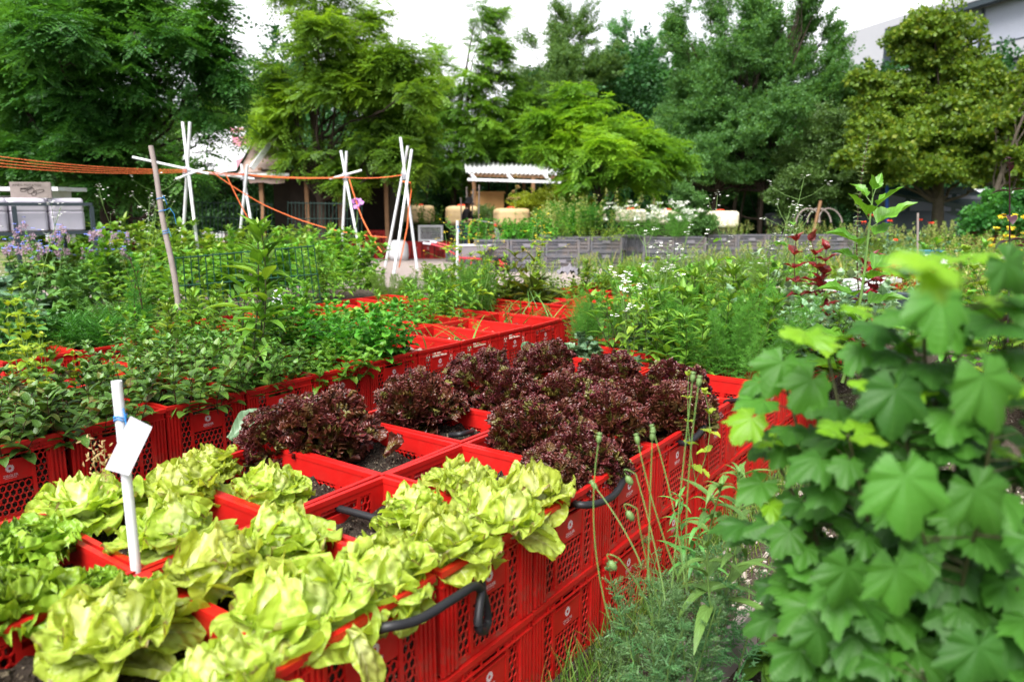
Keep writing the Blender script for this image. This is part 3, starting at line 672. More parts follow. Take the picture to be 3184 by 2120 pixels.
# ================================================================ herbs in the beds
def mk(name,stemmat,leafm,**kw):
    st,lf=MB(),MB(); herb(st,lf,**kw); return proto(name,[('stem',st,M[stemmat]),('foliage',lf,M[leafm])])
P_mint=[mk('mint_clump','stempurple','mint',nst=48,sx=.185,sy=.29,H=.25,nodes=7,ls=.085,tpl=T_ov,r=.0022,topn=6,tops=.75) for _ in range(2)]
P_mintd=[mk('dark_mint_clump','stempurple','mintdark',nst=42,sx=.185,sy=.29,H=.21,nodes=6,ls=.095,tpl=T_ov,topn=6,tops=.9) for _ in range(2)]
P_balm=mk('lemon_balm','stem','balm',nst=56,sx=.19,sy=.29,H=.15,nodes=5,ls=.088,tpl=T_ovt,topn=6,tops=.85)
P_balmt=mk('tall_lemon_balm','stem','balm',nst=52,sx=.15,sy=.22,H=.30,nodes=8,ls=.085,tpl=T_ovt,lean=.45,topn=6,tops=.8)
P_tall=[mk('tall_weed','stemdark','weed',nst=4,sx=.06,sy=.07,H=.62,hv=.18,nodes=12,ls=.15,tpl=T_lan,lean=.18,r=.005,topn=7,tops=.7,sz=lambda t:.75+.4*sin(t*3)) for _ in range(2)]
P_weed=[mk('leafy_weed','stemdark','weed',nst=16,sx=.17,sy=.25,H=.38,nodes=8,ls=.15,tpl=T_lan,lean=.35,r=.003,topn=6) for _ in range(2)]
P_light=[mk('potato_plant','stem','light',nst=26,sx=.2,sy=.28,H=.32,nodes=7,ls=.135,tpl=T_ov,lean=.4,topn=5) for _ in range(2)]
P_small=mk('seedling','stem','light',nst=5,sx=.12,sy=.2,H=.15,nodes=5,ls=.06,tpl=T_lan,lean=.3,r=.0018)
P_shoot=mk('dark_shoot','stemdark','mint',nst=2,sx=.03,sy=.04,H=.24,nodes=9,ls=.075,tpl=T_long,lean=.1,r=.003,topn=8)
P_mug=mk('mugwort','stempurple','carrot',nst=2,sx=.02,sy=.02,H=.60,nodes=16,ls=.13,tpl=T_fea,per=3,lean=.1,r=.006,topn=4,el=(5,60),sz=lambda t:1.1-.7*t)
P_carrot=mk('carrot_tops','stem','carrot',nst=4,sx=.12,sy=.2,H=.03,nodes=2,ls=.05,tpl=T_fea,topn=1,basal=120,bls=.30)
P_dill=[mk('feathery_herb','stem','feather',nst=26,sx=.19,sy=.26,H=.36,nodes=9,ls=.12,tpl=T_fea,per=4,lean=.3,r=.002,topn=4,el=(20,65)) for _ in range(2)]
P_onion=mk('onion_tuft','stem','mint',nst=1,H=.02,nodes=1,ls=.01,topn=0,sx=.12,sy=.2,tpl=T_blade,basal=26,bls=.32)
P_dock=mk('dock_plant','stemdark','dock',nst=8,sx=.12,sy=.15,H=.35,nodes=5,ls=.19,tpl=T_lan,lean=.35,topn=5,basal=34,bls=.36)
P_lime=mk('lime_leaf_weed','stem','lime',nst=5,sx=.06,sy=.08,H=.42,nodes=8,ls=.075,tpl=T_ovt,lean=.25,r=.003)
P_cab=mk('cabbage_plant','stem','cabbage',nst=4,sx=.08,sy=.1,H=.16,nodes=5,ls=.20,tpl=T_big,lean=.5,topn=4,basal=16,bls=.26)
P_broad=mk('broad_leaf_plant','stem','borage',nst=10,sx=.14,sy=.2,H=.34,nodes=6,ls=.19,tpl=T_big,lean=.35,r=.006,topn=4)
P_pale=mk('mealy_orach','stem','orachpale',nst=11,sx=.15,sy=.2,H=.38,nodes=8,ls=.125,tpl=T_or,lean=.3,topn=4)
for p,q in ((-1,'purple-tipped dark mint at the picture edge behind the red crates'),(0,'dark mint with reddish tops behind the white stake, left of the tag'),(1,'dark mint overhanging the crate behind the hanging white tag')):
    c=bp(p+.58,3.72,.48); place(P_mintd[p%2],q,'mint',c,RZ+(pi if p else 0),1.0,'mint clumps in the mint bed')
M2=[(2,3.72,P_mint[0],'bushy green mint right of the white stake, leaves hanging over red rim','mint',1.05),(3,3.72,P_mint[1],'green mint around the stems of the tallest weed','mint',.95),
 (4,3.72,P_balm,'low bright lemon balm filling the crate in front of the mint','lemon balm',1.0),(5,3.72,P_balmt,'tall dome of lemon balm spilling over the crate corner','lemon balm',1.05),
 (0,4.72,P_mint[0],'dark green mint in the second row near the yellow-green weed','mint',.62),(1,4.72,P_mint[1],'low green mint in the second row behind the white tag','mint',.45),(2,4.72,P_weed[0],'low weeds between mint and the crate with the red front','weed',.38),
 (3,4.72,P_mint[0],'green mint in the second row behind the tall weed','mint',.95),(4,4.72,P_weed[1],'pointed-leaf weeds below the small white card','weed',.9),(5,4.72,P_balm,'pale lemon balm in the second row behind the tall dome','lemon balm',1.0),(6,4.72,P_light[0],'light green leafy plant behind the empty crates','plant',.8),
 (7,4.72,P_small,'low seedlings in the second row of nearly empty crates','seedling',1.1),(8,4.72,P_weed[0],'thin weeds standing in the empty crates','weed',.8),(9,4.72,P_shoot,'slim dark shoots in the second empty row','shoot',1.0),(10,4.72,P_onion,'pale onion tuft in the far crate of the second row','onion',1.0)]
for k,j,p,lb,ct,s in M2: place(p,lb,ct,bp(k+.58,j,.475),RZ+(pi if rng.random()<.5 else 0),s)
place(P_onion,'onion leaves leaning over the rim of an empty crate','onion',bp(7.35,3.6,.48),None,.95)
place(P_small,'few leaves at the soil of the empty crate','seedling',bp(8.6,3.9,.48),None,.8)
place(P_shoot,'slim dark shoot with narrow leaves in an empty crate','shoot',bp(9.45,3.75,.48),None,1.0)
place(P_onion,'grassy onion tuft in the last crate of the front row','onion',bp(10.3,3.9,.48),None,1.1)
place(P_onion,'grassy onion tuft beside the last crate corner','onion',bp(10.9,3.9,.48),None,1.0)
place(P_tall[0],'tallest pointed-leaf weed rising above the mint in front of the green mesh','weed',at((575,860),.55),.4,1.05)
place(P_tall[1],'pointed-leaf weed with three stems right of the tallest one','weed',at((690,800),.52),1.4,.62)
place(P_tall[1],'pointed-leaf weed leaning left beside the tallest one','weed',at((500,800),.5),2.6,.60)
place(P_mug,'dark-stemmed feathery mugwort left of the wooden stake','mugwort',at((328,800),.5),.3,1.0)
place(P_shoot,'bushy narrow-leaved lily shoot beside the mugwort','shoot',at((262,790),.5),.3,1.15)
place(P_lime,'yellow-green weed with pale bracts at the picture edge','weed',at((85,900),.5),.3,1.15)
place(P_lime,'yellow-green weed low beside the dark mint','weed',at((120,960),.5),1.3,.8)
place(P_tall[0],'pointed-leaf weed behind the low lemon balm','weed',at((700,800),.5),2.2,.55)
for k,(V,z,s,lb) in enumerate([((250,700),.5,.9,'pointed-leaf weed standing behind the borage'),((430,690),.5,.75,'pointed-leaf weed at the left end of the mesh panel'),((520,650),.5,.85,'pointed-leaf weed between the first two pole frames'),((660,650),.5,.8,'pointed-leaf weed before the dark hut doorway'),((740,700),.5,.7,'pointed-leaf weed at the right edge of the mesh panel'),((790,650),.5,.95,'pointed-leaf weed reaching up beside the third pole frame'),((460,820),.5,.55,'pointed-leaf weed above the mint left of the tallest one'),((640,830),.5,.62,'pointed-leaf weed right behind the low lemon balm'),((380,850),.5,.5,'pointed-leaf weed among the mint near the wooden stake')]):
    place(P_tall[k%2],lb,'weed',at(V,z),None,s)
# left back bed
def fill(items,group=None):
    for p,lb,ct,V,z,s in items: place(p,lb,ct,at(V,z),None,s,group)
fill([(P_carrot,'carrot tops above the red crate with a visible print','carrot',(200,800),.5,1),(P_carrot,'carrot tops right of the first carrot crate','carrot',(270,770),.5,0.95),
 (P_cab,'bluish cabbage at the picture edge','cabbage',(30,780),.5,1.2),(P_cab,'bluish cabbage under the borage flowers','cabbage',(90,735),.5,1.1),(P_cab,'cabbage with silvery leaves between borage and carrots','cabbage',(20,690),.5,1.44),
 (P_broad,'big-leaved plant at the base of the borage','plant',(150,740),.5,1),(P_broad,'big-leaved plant left of the carrot tops','plant',(60,830),.45,0.9),(P_broad,'big-leaved plant behind the mugwort','plant',(290,690),.5,1.02),
 (P_carrot,'feathery carrot tops at the picture edge','carrot',(60,850),.42,0.9),
 (P_light[0],'leafy light plant between mugwort and wooden stake','plant',(350,720),.5,0.95),(P_light[1],'light green plant just left of the mesh panel','plant',(370,800),.5,0.7),
 (P_weed[0],'weeds in front of the mesh panel foot','weed',(430,785),.5,0.6),(P_dill[0],'feathery plant behind the foot of the mesh panel','herb',(470,745),.5,0.5),(P_weed[1],'weeds below the right half of the mesh panel','weed',(600,775),.5,0.55),
 (P_light[0],'light leafy plant behind the left part of the mesh panel','plant',(450,690),.5,1.32),(P_light[1],'light leafy plant behind the middle of the mesh panel','plant',(540,680),.5,1.32),(P_weed[0],'pointed-leaf plant behind the mesh panel','weed',(610,670),.5,1.2),(P_light[0],'light leafy plant behind the right part of the mesh panel','plant',(680,665),.5,1.38),
 (P_weed[1],'pointed-leaf weed at the right end of the mesh panel','weed',(770,680),.5,1),(P_light[1],'light potato plant right of the mesh panel','potato plant',(750,650),.5,1.59),(P_light[0],'potato plant in front of the second pole tripod','potato plant',(840,665),.5,0.651),(P_dill[1],'feathery green plant before the third pole tripod','herb',(900,690),.5,0.558),(P_dill[0],'feathery green plant between tripod and gravel','herb',(960,680),.5,0.496),
 (P_light[1],'potato plant in front of the red wheelbarrow handles','potato plant',(1000,650),.5,0.589),(P_tall[1],'pale pointed-leaf weed standing before the third tripod','weed',(850,640),.5,0.465),(P_tall[0],'pointed-leaf weed right of the mesh panel top','weed',(775,640),.5,0.899),
 (P_weed[0],'leafy weed in front of the gravel path','weed',(1040,690),.5,0.558),(P_weed[1],'leafy weed with yellow shoots below the white post','weed',(1090,660),.5,0.558),
 (P_light[0],'light plant behind the borage','plant',(130,650),.5,1.45),(P_light[1],'light plant behind the flowering cabbage','plant',(230,640),.5,1.59),(P_weed[0],'pointed-leaf plant below the white tank rack','weed',(240,600),.5,1.36),(P_weed[1],'pointed-leaf plant left of the wooden stake top','weed',(320,640),.5,1.59),(P_light[1],'pale plant in front of the first tripod','plant',(400,640),.5,1.74),(P_light[0],'pale plant between the first two tripods','plant',(490,620),.5,1.48),(P_weed[1],'pointed-leaf plant at the foot of the second tripod','weed',(580,620),.5,1.42),(P_light[1],'pale plant in front of the dark hut','plant',(660,610),.5,1.48),(P_weed[0],'pointed-leaf plant right of the second tripod','weed',(730,605),.5,1.36),(P_light[0],'pale plant left of the third tripod feet','plant',(805,620),.5,0.62),
 (P_cab,'bluish cabbage between the two tripods on the gravel side','cabbage',(770,590),.4,1.2)])
# middle far: dock, potatoes, dill
fill([(P_dock,'dark dock plant with broad upright leaves in the middle','dock',(1215,700),.5,1.15),(P_dock,'smaller dock plant beside the dark broad one','dock',(1165,690),.5,0.85),
 (P_tall[0],'pale weed with pointed whorls right of the dock','weed',(1340,690),.5,0.527),(P_light[0],'potato plant right of the dock plant','potato plant',(1300,690),.5,0.589),(P_light[1],'potato plant behind the pale whorled weed','potato plant',(1390,670),.5,0.589),(P_cab,'bluish round-leaved plant near the grey crates','plant',(1385,650),.5,0.62),
 (P_dill[0],'dill with orange tips among the empty crates','herb',(1075,720),.48,0.95),(P_weed[0],'leafy weed in the crate beside the dill','weed',(1020,735),.48,0.9),(P_weed[1],'leafy weed in the crate behind the dill','weed',(1110,700),.5,0.95),(P_light[0],'light leafy plant left of the dock','plant',(1080,665),.5,0.62),
 (P_dill[1],'low feathery patch right of the potatoes','herb',(1440,690),.48,0.496),(P_light[1],'potato plant at the edge of the sandy path','potato plant',(1480,660),.4,0.62),(P_light[0],'potato plant beyond the feathery patch','potato plant',(1550,660),.4,0.62),(P_light[1],'potato plant before the large grey crates','potato plant',(1440,650),.4,0.589)])
fill([(P_weed[0],'pointed-leaf weed directly behind the far red lettuce','plant',(1600,860),.5,1),(P_dill[1],'fine feathery herb left of the far crate rim','herb',(1660,850),.5,1.05),(P_cab,'bluish cabbage behind the torn red lettuce','cabbage',(1330,835),.49,0.75),(P_cab,'bluish cabbage sprawling right of the red crate corner','cabbage',(1470,825),.5,0.85),
 (P_dill[0],'thin feathery herb by the front corner of the mint bed','herb',(1370,790),.49,0.75),(P_weed[0],'pointed-leaf weed rising above the red lettuces','weed',(1530,830),.5,1.15),(P_tall[1],'reddish-stemmed pointed weed in the middle of the feathery herbs','weed',(1600,810),.5,0.75),(P_weed[1],'pointed-leaf weed left of the tall orach','weed',(1690,820),.5,1.05),
 (P_dill[1],'cloud of fine green herb right of the radish flowers','herb',(1640,780),.5,1.2),(P_pale,'mealy toothed orach before the red orach','plant',(1720,770),.5,1.2),(P_weed[1],'pointed-leaf weed left of the pointed weed','plant',(1560,780),.5,1.1),(P_dill[0],'fine green herb at the bed edge near the sandy path','herb',(1640,730),.5,0.682),(P_light[0],'light leafy plant under the radish flowers','plant',(1500,770),.5,1),
 (P_weed[0],'slender weed behind the radish flowers','weed',(1480,740),.5,0.9),(P_pale,'mealy pale orach left of the tall green one','orach',(1790,850),.5,0.95),(P_pale,'mealy pale orach at the foot of the tall green one','orach',(1870,800),.5,1.1),(P_pale,'mealy orach behind the currant tips','orach',(1930,840),.5,1),(P_pale,'mealy orach right of the tall green one','orach',(2010,800),.5,1),(P_weed[1],'leafy weed behind the currant tips','weed',(1840,870),.45,0.9),
 (P_dill[0],'feathery herb touching the outer crate rim','herb',(1700,870),.5,0.85),(P_light[0],'leafy plant before the small white planks','plant',(1770,690),.45,1),(P_weed[0],'pointed-leaf plant left of the red orach','plant',(1790,720),.5,1.1),(P_light[1],'leafy plant beyond the herb cloud','plant',(1700,670),.4,0.682),(P_cab,'grey-leaved plant by the grey crates','plant',(1750,640),.4,0.682)])
fill([(P_weed[0],'broad pointed weed in front of the herb cloud','weed',(1610,800),.5,.95),(P_light[0],'light leafy plant inside the herb cloud','plant',(1680,790),.5,.85),(P_weed[1],'broad pointed weed behind the herb cloud','weed',(1600,720),.5,.9),(P_tall[0],'dark-stemmed weed standing out of the herb cloud','weed',(1660,820),.5,.75),(P_light[1],'light leafy plant left of the radish flowers','plant',(1440,770),.48,.6)])
# meadow-like right middle ground
P_meadow=[]
for k in range(2):
    st,lf,fl=MB(),MB(),MB(); tips=herb(st,lf,nst=38,sx=.35,sy=.35,H=.72,nodes=10,ls=.11,tpl=T_lan,lean=.25,r=.003,topn=3,jit=.6)
    for C,t,h in tips:
        P=[];D=[]
        for q in range(20):
            P.append(C[-1]+(C[-2]-C[-1])*rng.uniform(0,1.)+rng.normal(0,.012,3)); D.append(rng.standard_normal(3)+[0,0,.6])
        put_leaves(fl,T_ov,D,[0,0,1],.032,P)
    P_meadow.append(proto('meadow_plant',[('stem',st,M['stem']),('foliage',lf,M['weed']),('blossom',fl,M['bract'])]))
rasp=mk('raspberry_bush','stemdark','light',nst=14,sx=.3,sy=.3,H=.95,nodes=9,ls=.15,tpl=T_ovt,lean=.35,r=.004,topn=5,per=3)
P_green=[mk('leafy_shrub','stem','grey',nst=26,sx=.35,sy=.35,H=.8,nodes=9,ls=.12,tpl=T_ov,lean=.3,r=.003,topn=5,per=3)]
fill([(P_meadow[0],'pale-bracted meadow plant behind the currant top','plant',(2110,830),.0,1.1),(P_meadow[1],'pale-bracted meadow plant in the right middle distance','plant',(2190,760),.0,1.05),(P_meadow[0],'pale-bracted meadow plant right of the yellow currant tip','plant',(2260,760),.0,1.1),(P_meadow[1],'pale-bracted meadow plant near the purple basil','plant',(2320,800),.0,1),(P_meadow[0],'pale-bracted meadow plant before the yellow flowers','plant',(2200,670),.0,1.1),(P_meadow[1],'pale-bracted meadow plant before the dark red crate','plant',(2280,660),.0,1.1),
 (P_green[0],'grey-green shrub right of the tall orach','shrub',(2080,740),.0,1),(P_green[0],'grey-green shrub behind the yellow currant tip','shrub',(2130,700),.0,1),(P_green[0],'grey-green shrub beyond the white planks','shrub',(2050,660),.0,1.05),
 (rasp,'raspberry bush with pale leaves at the right picture edge','raspberry',(2290,900),.1,0.9),(rasp,'raspberry bush behind the currant bush','raspberry',(2230,850),.0,0.95),(rasp,'raspberry bush at the picture edge below the purple basil','raspberry',(2400,960),.1,1),
 (P_meadow[0],'tall weed row before the red-orange crates','plant',(2090,620),.0,1),(P_meadow[1],'tall weeds below the poppies','plant',(2030,600),.0,1.1),(P_meadow[0],'tall weeds before the dark van','plant',(2150,600),.0,1.2),(P_meadow[1],'tall weeds right of the dark van','plant',(2230,600),.0,1.1),(P_green[0],'grey-green shrub in front of the hedge','shrub',(2300,600),.0,1.2),(P_meadow[0],'tall weeds beside the hoop tunnel','plant',(1960,600),.0,1.1),(P_light[0],'low leafy plant near the white planks','plant',(1980,700),.2,1.2)])
# purple basil
st,lf=MB(),MB(); herb(st,lf,nst=1,sx=.01,sy=.01,H=.62,nodes=7,ls=.10,tpl=T_ov,lean=.1,r=.005,topn=4,tops=.6,el=(-10,30)); 
pb=proto('purple_basil',[('stem',st,M['purple']),('foliage',lf,M['purple'])]); place(pb,'dark purple basil spike at the right picture edge','basil',wd((2322,775),2.6)-np.array([0,0,.02]),.5,.85)
# tall green orach and red orachs
st,lf,fl=MB(),MB(),MB()
base=wd((1937,880),4.0); 
prof=[(.06,(1,.1),.20),(.06,(-1,.2),.20),(.12,(.4,-1),.2),(.22,(-1,-.25),.21),(.26,(.9,-.3),.19),(.33,(-.3,-1),.17),(.42,(1,-.35),.16),(.46,(-1,-.2),.18),(.55,(.2,-1),.14),(.60,(.95,-.2),.21),(.64,(-.8,.3),.12),(.73,(-1,-.1),.17),(.78,(.9,.3),.12),(.84,(1,-.1),.18),(.88,(-.7,-.4),.15),(.93,(.5,-.6),.12),(.97,(-.4,.5),.10),(1.0,(.3,.2),.08),(1.0,(-.2,-.3),.07)]
Hh=1.03; C=[(0.02*sin(t*4)+t*.10,0,Hh*t) for t in np.linspace(0,1,9)]; st.tube(C,.011,.005,8,0)
for t,(dx,dy),L in prof:
    p=np.array([.02*sin(t*4)+t*.10,0,Hh*t]); d=unit(np.array([dx,dy,.25+.5*t])); q=p+d*.05; st.tube([p,q],.003,.002,5,0,False); put_leaves(lf,[T_or[0],T_or[1]],[d],[0,-.25,1],L*1.3,[q])
ob=proto('green_orach',[('stem',st,M['stem']),('foliage',lf,M['orach'])]); place(ob,'tallest green orach with large toothed leaves in the middle right','orach',base,0,.96)
P_red=mk('red_orach','stempurple','red_leaf',nst=4,sx=.08,sy=.08,H=.42,nodes=6,ls=.15,tpl=T_or,lean=.25,r=.005,topn=5,tops=.6)
P_seed=mk('seeding_orach','stempurple','orachpale',nst=1,sx=.02,sy=.02,H=1.0,nodes=34,ls=.045,tpl=T_ov,lean=.05,r=.005,per=3,topn=5,sz=lambda t:.8)
place(P_red,'crimson orach with large blotched leaves left of the tall green one','orach',wd((1885,740),4.5),.3,.95)
place(P_red,'crimson orach low behind the green orach stem','orach',wd((1990,740),4.8),1.9,.8)
place(P_red,'small crimson orach at the foot of the pale orach','orach',wd((1975,870),3.9),1.9,.6)
place(P_seed,'dark thin seeding orach spire behind the tall green one','orach',wd((1985,720),4.7),.9,.95)
place(P_red,'small crimson orach left of the wooden stake','orach',at((345,640),.5),.9,.85)
place(P_seed,'thin purple-stemmed weed left of the red orach','weed',wd((1775,740),4.4),.9,.45)
# borage
st,lf,fl,cx=MB(),MB(),MB(),MB()
tips=herb(st,lf,nst=20,sx=.42,sy=.3,H=.72,hv=.2,nodes=7,ls=.15,tpl=T_big,lean=.25,r=.007,topn=2,per=2,sz=lambda t:1.1-.8*t)
for C,t,h in tips:
    for g in range(3):
        c=t+rng.normal(0,.05,3); 
        for q in range(13):
            d=unit(rng.standard_normal(3)+[0,0,-.3]); e=c+d*rng.uniform(.02,.05); cx.tube([c,c+(d+[0,0,.6])*.025,e-[0,0,.01]],.0012,.0012,3,0,False)
            K=5; ang=np.arange(K)*2*pi/K; put_leaves(cx,[quadleaf(.45)],np.stack([np.cos(ang)*.45,np.sin(ang)*.45,np.full(K,-.9)],-1)+rng.normal(0,.15,(K,3)),[0,0,1],.024,np.repeat([e-[0,0,.01]],K,0))
        for q in range(3 if rng.random()<.6 else 1):
            e=c+rng.normal(0,.03,3)+[0,0,.015]; K=5; ang=np.arange(K)*2*pi/K+rng.uniform(0,1); put_leaves(fl,[quadleaf(.6)],np.stack([np.cos(ang),np.sin(ang),np.full(K,.05)],-1),rng.standard_normal(3)*.4+[0,-.4,1],.026,np.repeat([e],K,0))
pb=proto('borage',[('stem',st,M['stem']),('foliage',lf,M['borage']),('bud_clumps',cx,M['calyx']),('blossom',fl,M['petal_blue'])]); place(pb,'borage in bloom, blue flowers and mauve buds below the white tanks','borage',at((150,690),.5),.4,.80)
# radish / mustard flower stalks
def flowerstalk(name,petal,H=.6,n=4,leafy=True,spread=.12,fs=.012,leaf='light',nfl=4,br=4):
    st,lf,fl=MB(),MB(),MB()
    for k in range(n):
        b=np.array([rng.normal(0,.03),rng.normal(0,.03),0]); tip=b+np.array([rng.normal(0,spread),rng.normal(0,spread),H*rng.uniform(.8,1.1)]); mid=(b+tip)/2+rng.normal(0,.04,3)
        C=np.array([(1-t)**2*b+2*t*(1-t)*mid+t*t*tip for t in np.linspace(0,1,8)]); st.tube(C,.004,.0018,5,0,False); ends=[tip]
        for q in range(br):
            i=rng.integers(3,7); e=C[i]+np.array([rng.normal(0,.09),rng.normal(0,.09),rng.uniform(.06,.18)]); st.tube([C[i],(C[i]+e)/2+[0,0,-.015],e],.0018,.0012,4,0,False); ends.append(e)
        for e in ends:
            for q in range(nfl):
                c=e+rng.normal(0,.016,3); K=4; ang=np.arange(K)*2*pi/K+rng.uniform(0,1.5); put_leaves(fl,[quadleaf(.8)],np.stack([np.cos(ang),np.sin(ang),np.full(K,.15)],-1),rng.standard_normal(3)*.5+[0,-.3,1],fs,np.repeat([c],K,0))
        if leafy:
            K=9; ang=rng.uniform(0,6.28,K); i=rng.integers(0,6,K); put_leaves(lf,T_ovt,np.stack([np.cos(ang),np.sin(ang),rng.uniform(-.2,.8,K)],-1),[0,0,1],rng.uniform(.05,.11,K),C[i])
    return proto(name,[('stem',st,M['stem']),('foliage',lf,M[leaf]),('blossom',fl,petal)])
P_rad=flowerstalk('radish_flower',M['petal_white'],.62); P_rad2=flowerstalk('tall_radish_flower',M['petal_white'],1.0,n=5,spread=.16,fs=.009,nfl=7); P_mus=flowerstalk('mustard_flower',M['petal_yellow'],.7,n=4,spread=.1,nfl=5,fs=.009,leaf='lime')
for p,lb,V,d,s in [(P_rad,'white radish flowers in front of the sandy path',(1545,770),4.6,1.0),(P_rad,'sprawling white radish flowers beside the last empty crate',(1450,830),4.1,.75),(P_rad,'white radish flowers left of the first sprawling stalks',(1500,800),4.3,.85),(P_rad2,'tall pale-flowering radish before the grey crates',(1720,770),4.9,.95),(P_rad2,'tall flowering weed at the picture edge before the white tanks',(55,800),4.7,.95),(P_rad2,'tall pale-flowered turnip stalk left of the wooden stake',(315,700),5.6,.9),(P_mus,'yellow mustard flowers below the wheelbarrow',(1100,700),6.2,.9),(P_mus,'yellow mustard stalk left of the white post',(1035,690),6.4,.9),(P_mus,'thin yellow-flowered stalk above the dock',(1240,680),7,1.0)]:
    place(p,lb,'flower',wd(V,d),None,s)
# dry grass spikes near the radish, and a grass head by the white tag
st,lf=MB(),MB()
for k in range(30):
    b=np.array([rng.normal(0,.05),rng.normal(0,.05),0]); t=b+np.array([rng.normal(0,.05),rng.normal(0,.05),rng.uniform(.25,.45)]); st.tube([b,(b+t)/2,t],.0022,.0012,4,0,False)
pg=proto('dry_stalk_tuft',[('stem',st,M['stemdark'])]); place(pg,'tuft of brown-green dry stalks behind the empty crates','grass',wd((1435,800),4.5),0,.8); place(pg,'tuft of dry stalks among the radish flowers','grass',wd((1580,720),5.5),1,.9)
st,lf=MB(),MB()
for k in range(3):
    b=np.array([rng.normal(0,.006),rng.normal(0,.006),0]); t=b+np.array([rng.normal(0,.015),.0,.20+.03*k]); lf.tube([b,(b+t)/2,t],.0009,.0006,4,0,False)
    for q in range(26):
        p=b+(t-b)*rng.uniform(.35,1)+rng.normal(0,.014,3); put_leaves(lf,T_lan,[rng.standard_normal(3)+[0,0,.5]],[0,-1,.2],.016,[p])
pg=proto('grass_head',[('foliage',lf,M['dry'])]); place(pg,'dry straw-coloured grass heads in front of the red crate with the tag','grass',wd((240,1195),2.05),0,1.0)
# ================================================================ tags and stakes
def rodobj(name,label,cat,pts,r,mat,group=None,k=10):
    mb=MB(); mb.tube(pts,r,r,k); return tag(mb.build(name,mat,smooth=True),label,cat,group)
b0=at((313,1300),.575); t0=b0+(wd((268,876),b0[1]+.02)-b0)
e=empty('marker_stake',tuple(b0)); mb=MB(); mb.tube([(0,0,-.1),tuple(t0-b0)],.0118,.0118,14); mb.build('post',M['white'],e,True)
mb=MB(); ax=(t0-b0)
for z in (.80,.815): 
    c=ax*z; a=np.linspace(0,2*pi,14); mb.tube([c+np.array([.0135*cos(q),.0135*sin(q),.004*sin(q*3)]) for q in a],.0016,None,5,0,False)
P=[ax*.86+[.012,-.006,0],ax*.80+[.016,-.008,0],ax*.74+[.017,-.01,.0],ax*.70+[.022,-.016,0],ax*.66+[.03,-.02,0],ax*.62+[.036,-.02,0]]; mb.tube(P,.0018,.0012,5); P=[ax*.80+[.016,-.01,0],ax*.75+[.02,-.012,0],ax*.70+[.019,-.017,0],ax*.665+[.014,-.02,0]]; mb.tube(P,.0018,.0012,5); mb.build('string',M['cord_blue'],e,True)
tag(e,'white plastic stake with blue string standing among the green lettuces','stake')
q=[wd(V,b0[1]-.012+dy) for V,dy in (((300,957),.0),((350,982),.004),((297,1093),.0),((242,1078),-.004))]
q=np.array(q); n=unit(np.cross(q[1]-q[0],q[3]-q[0])); mb=MB(); V=np.concatenate([q-n*.001,q+n*.001]); mb.add(V,[np.array([[0,1,2,3],[7,6,5,4],[0,4,5,1],[1,5,6,2],[2,6,7,3],[3,7,4,0]])]); tag(mb.build('plant_tag',M['paper']),'blank white card tied to the white stake by blue string','tag','white plant tags')
def card(V4,d,label,name='plant_tag',txt=None,size=.02):
    q=np.array([wd(v,d) for v in V4]); n=unit(np.cross(q[1]-q[0],q[3]-q[0])); 
    if n[1]>0: n=-n
    mb=MB(); V=np.concatenate([q-n*.0015,q]); mb.add(V,[np.array([[0,1,2,3],[7,6,5,4],[0,4,5,1],[1,5,6,2],[2,6,7,3],[3,7,4,0]])]); 
    o=mb.build(name,M['paper']); tag(o,label,'tag','white plant tags')
    if txt:
        tb=MB(); ux=unit(q[1]-q[0]); uz=unit(q[0]-q[3]); c=q.mean(0)+n*.001+ux*0; add_text(tb,txt,size,c,ux*.9+uz*.15,uz); tb.build('lettering',M['ink'],o)
    return o
card([(342,1228),(363,1222),(361,1243),(340,1248)],1.98,'small white label sticking up between lettuces right of the stake')
o=card([(630,668),(645,663),(650,708),(622,713)],5.1,'white card with handwritten lettering in front of the green mesh',txt='Kräuter',size=.030)
mb=MB(); mb.tube([wd((636,712),5.12),wd((640,745),5.12)],.006,.006,8); tag(mb.build('label_stick',M['white'],smooth=True),'short white stick carrying the handwritten card','stick')
# wooden stake with blue ties
s0,s1=wd((409,690),5.15),wd((346,336),5.3); e=empty('wooden_stake',tuple(s0)); mb=MB(); mb.tube([(0,0,-.25)]+[tuple((s1-s0)*t+np.array([.006*sin(t*9),0,0])) for t in np.linspace(0,1,8)],.020,.017,12); mb.build('post',M['greywood'],e,True)
mb=MB()
for t in (.66,.58,.45,.435):
    c=(s1-s0)*t; a=np.linspace(0,2*pi,12); mb.tube([c+np.array([.022*cos(q),.022*sin(q),.006*cos(q)]) for q in a],.0022,None,5,0,False)
for t,dx in ((.66,.05),(.58,.09),(.45,.04)): c=(s1-s0)*t; mb.tube([c+[.02,-.01,0],c+[dx*.7,-.02,.02],c+[dx,-.02,-.02],c+[dx*1.1,-.02,-.09 if dx>.06 else -.04]],.0018,.0014,4)
mb.build('string',M['cord_blue'],e,True); tag(e,'weathered leaning wooden stake tied with blue string','stake')
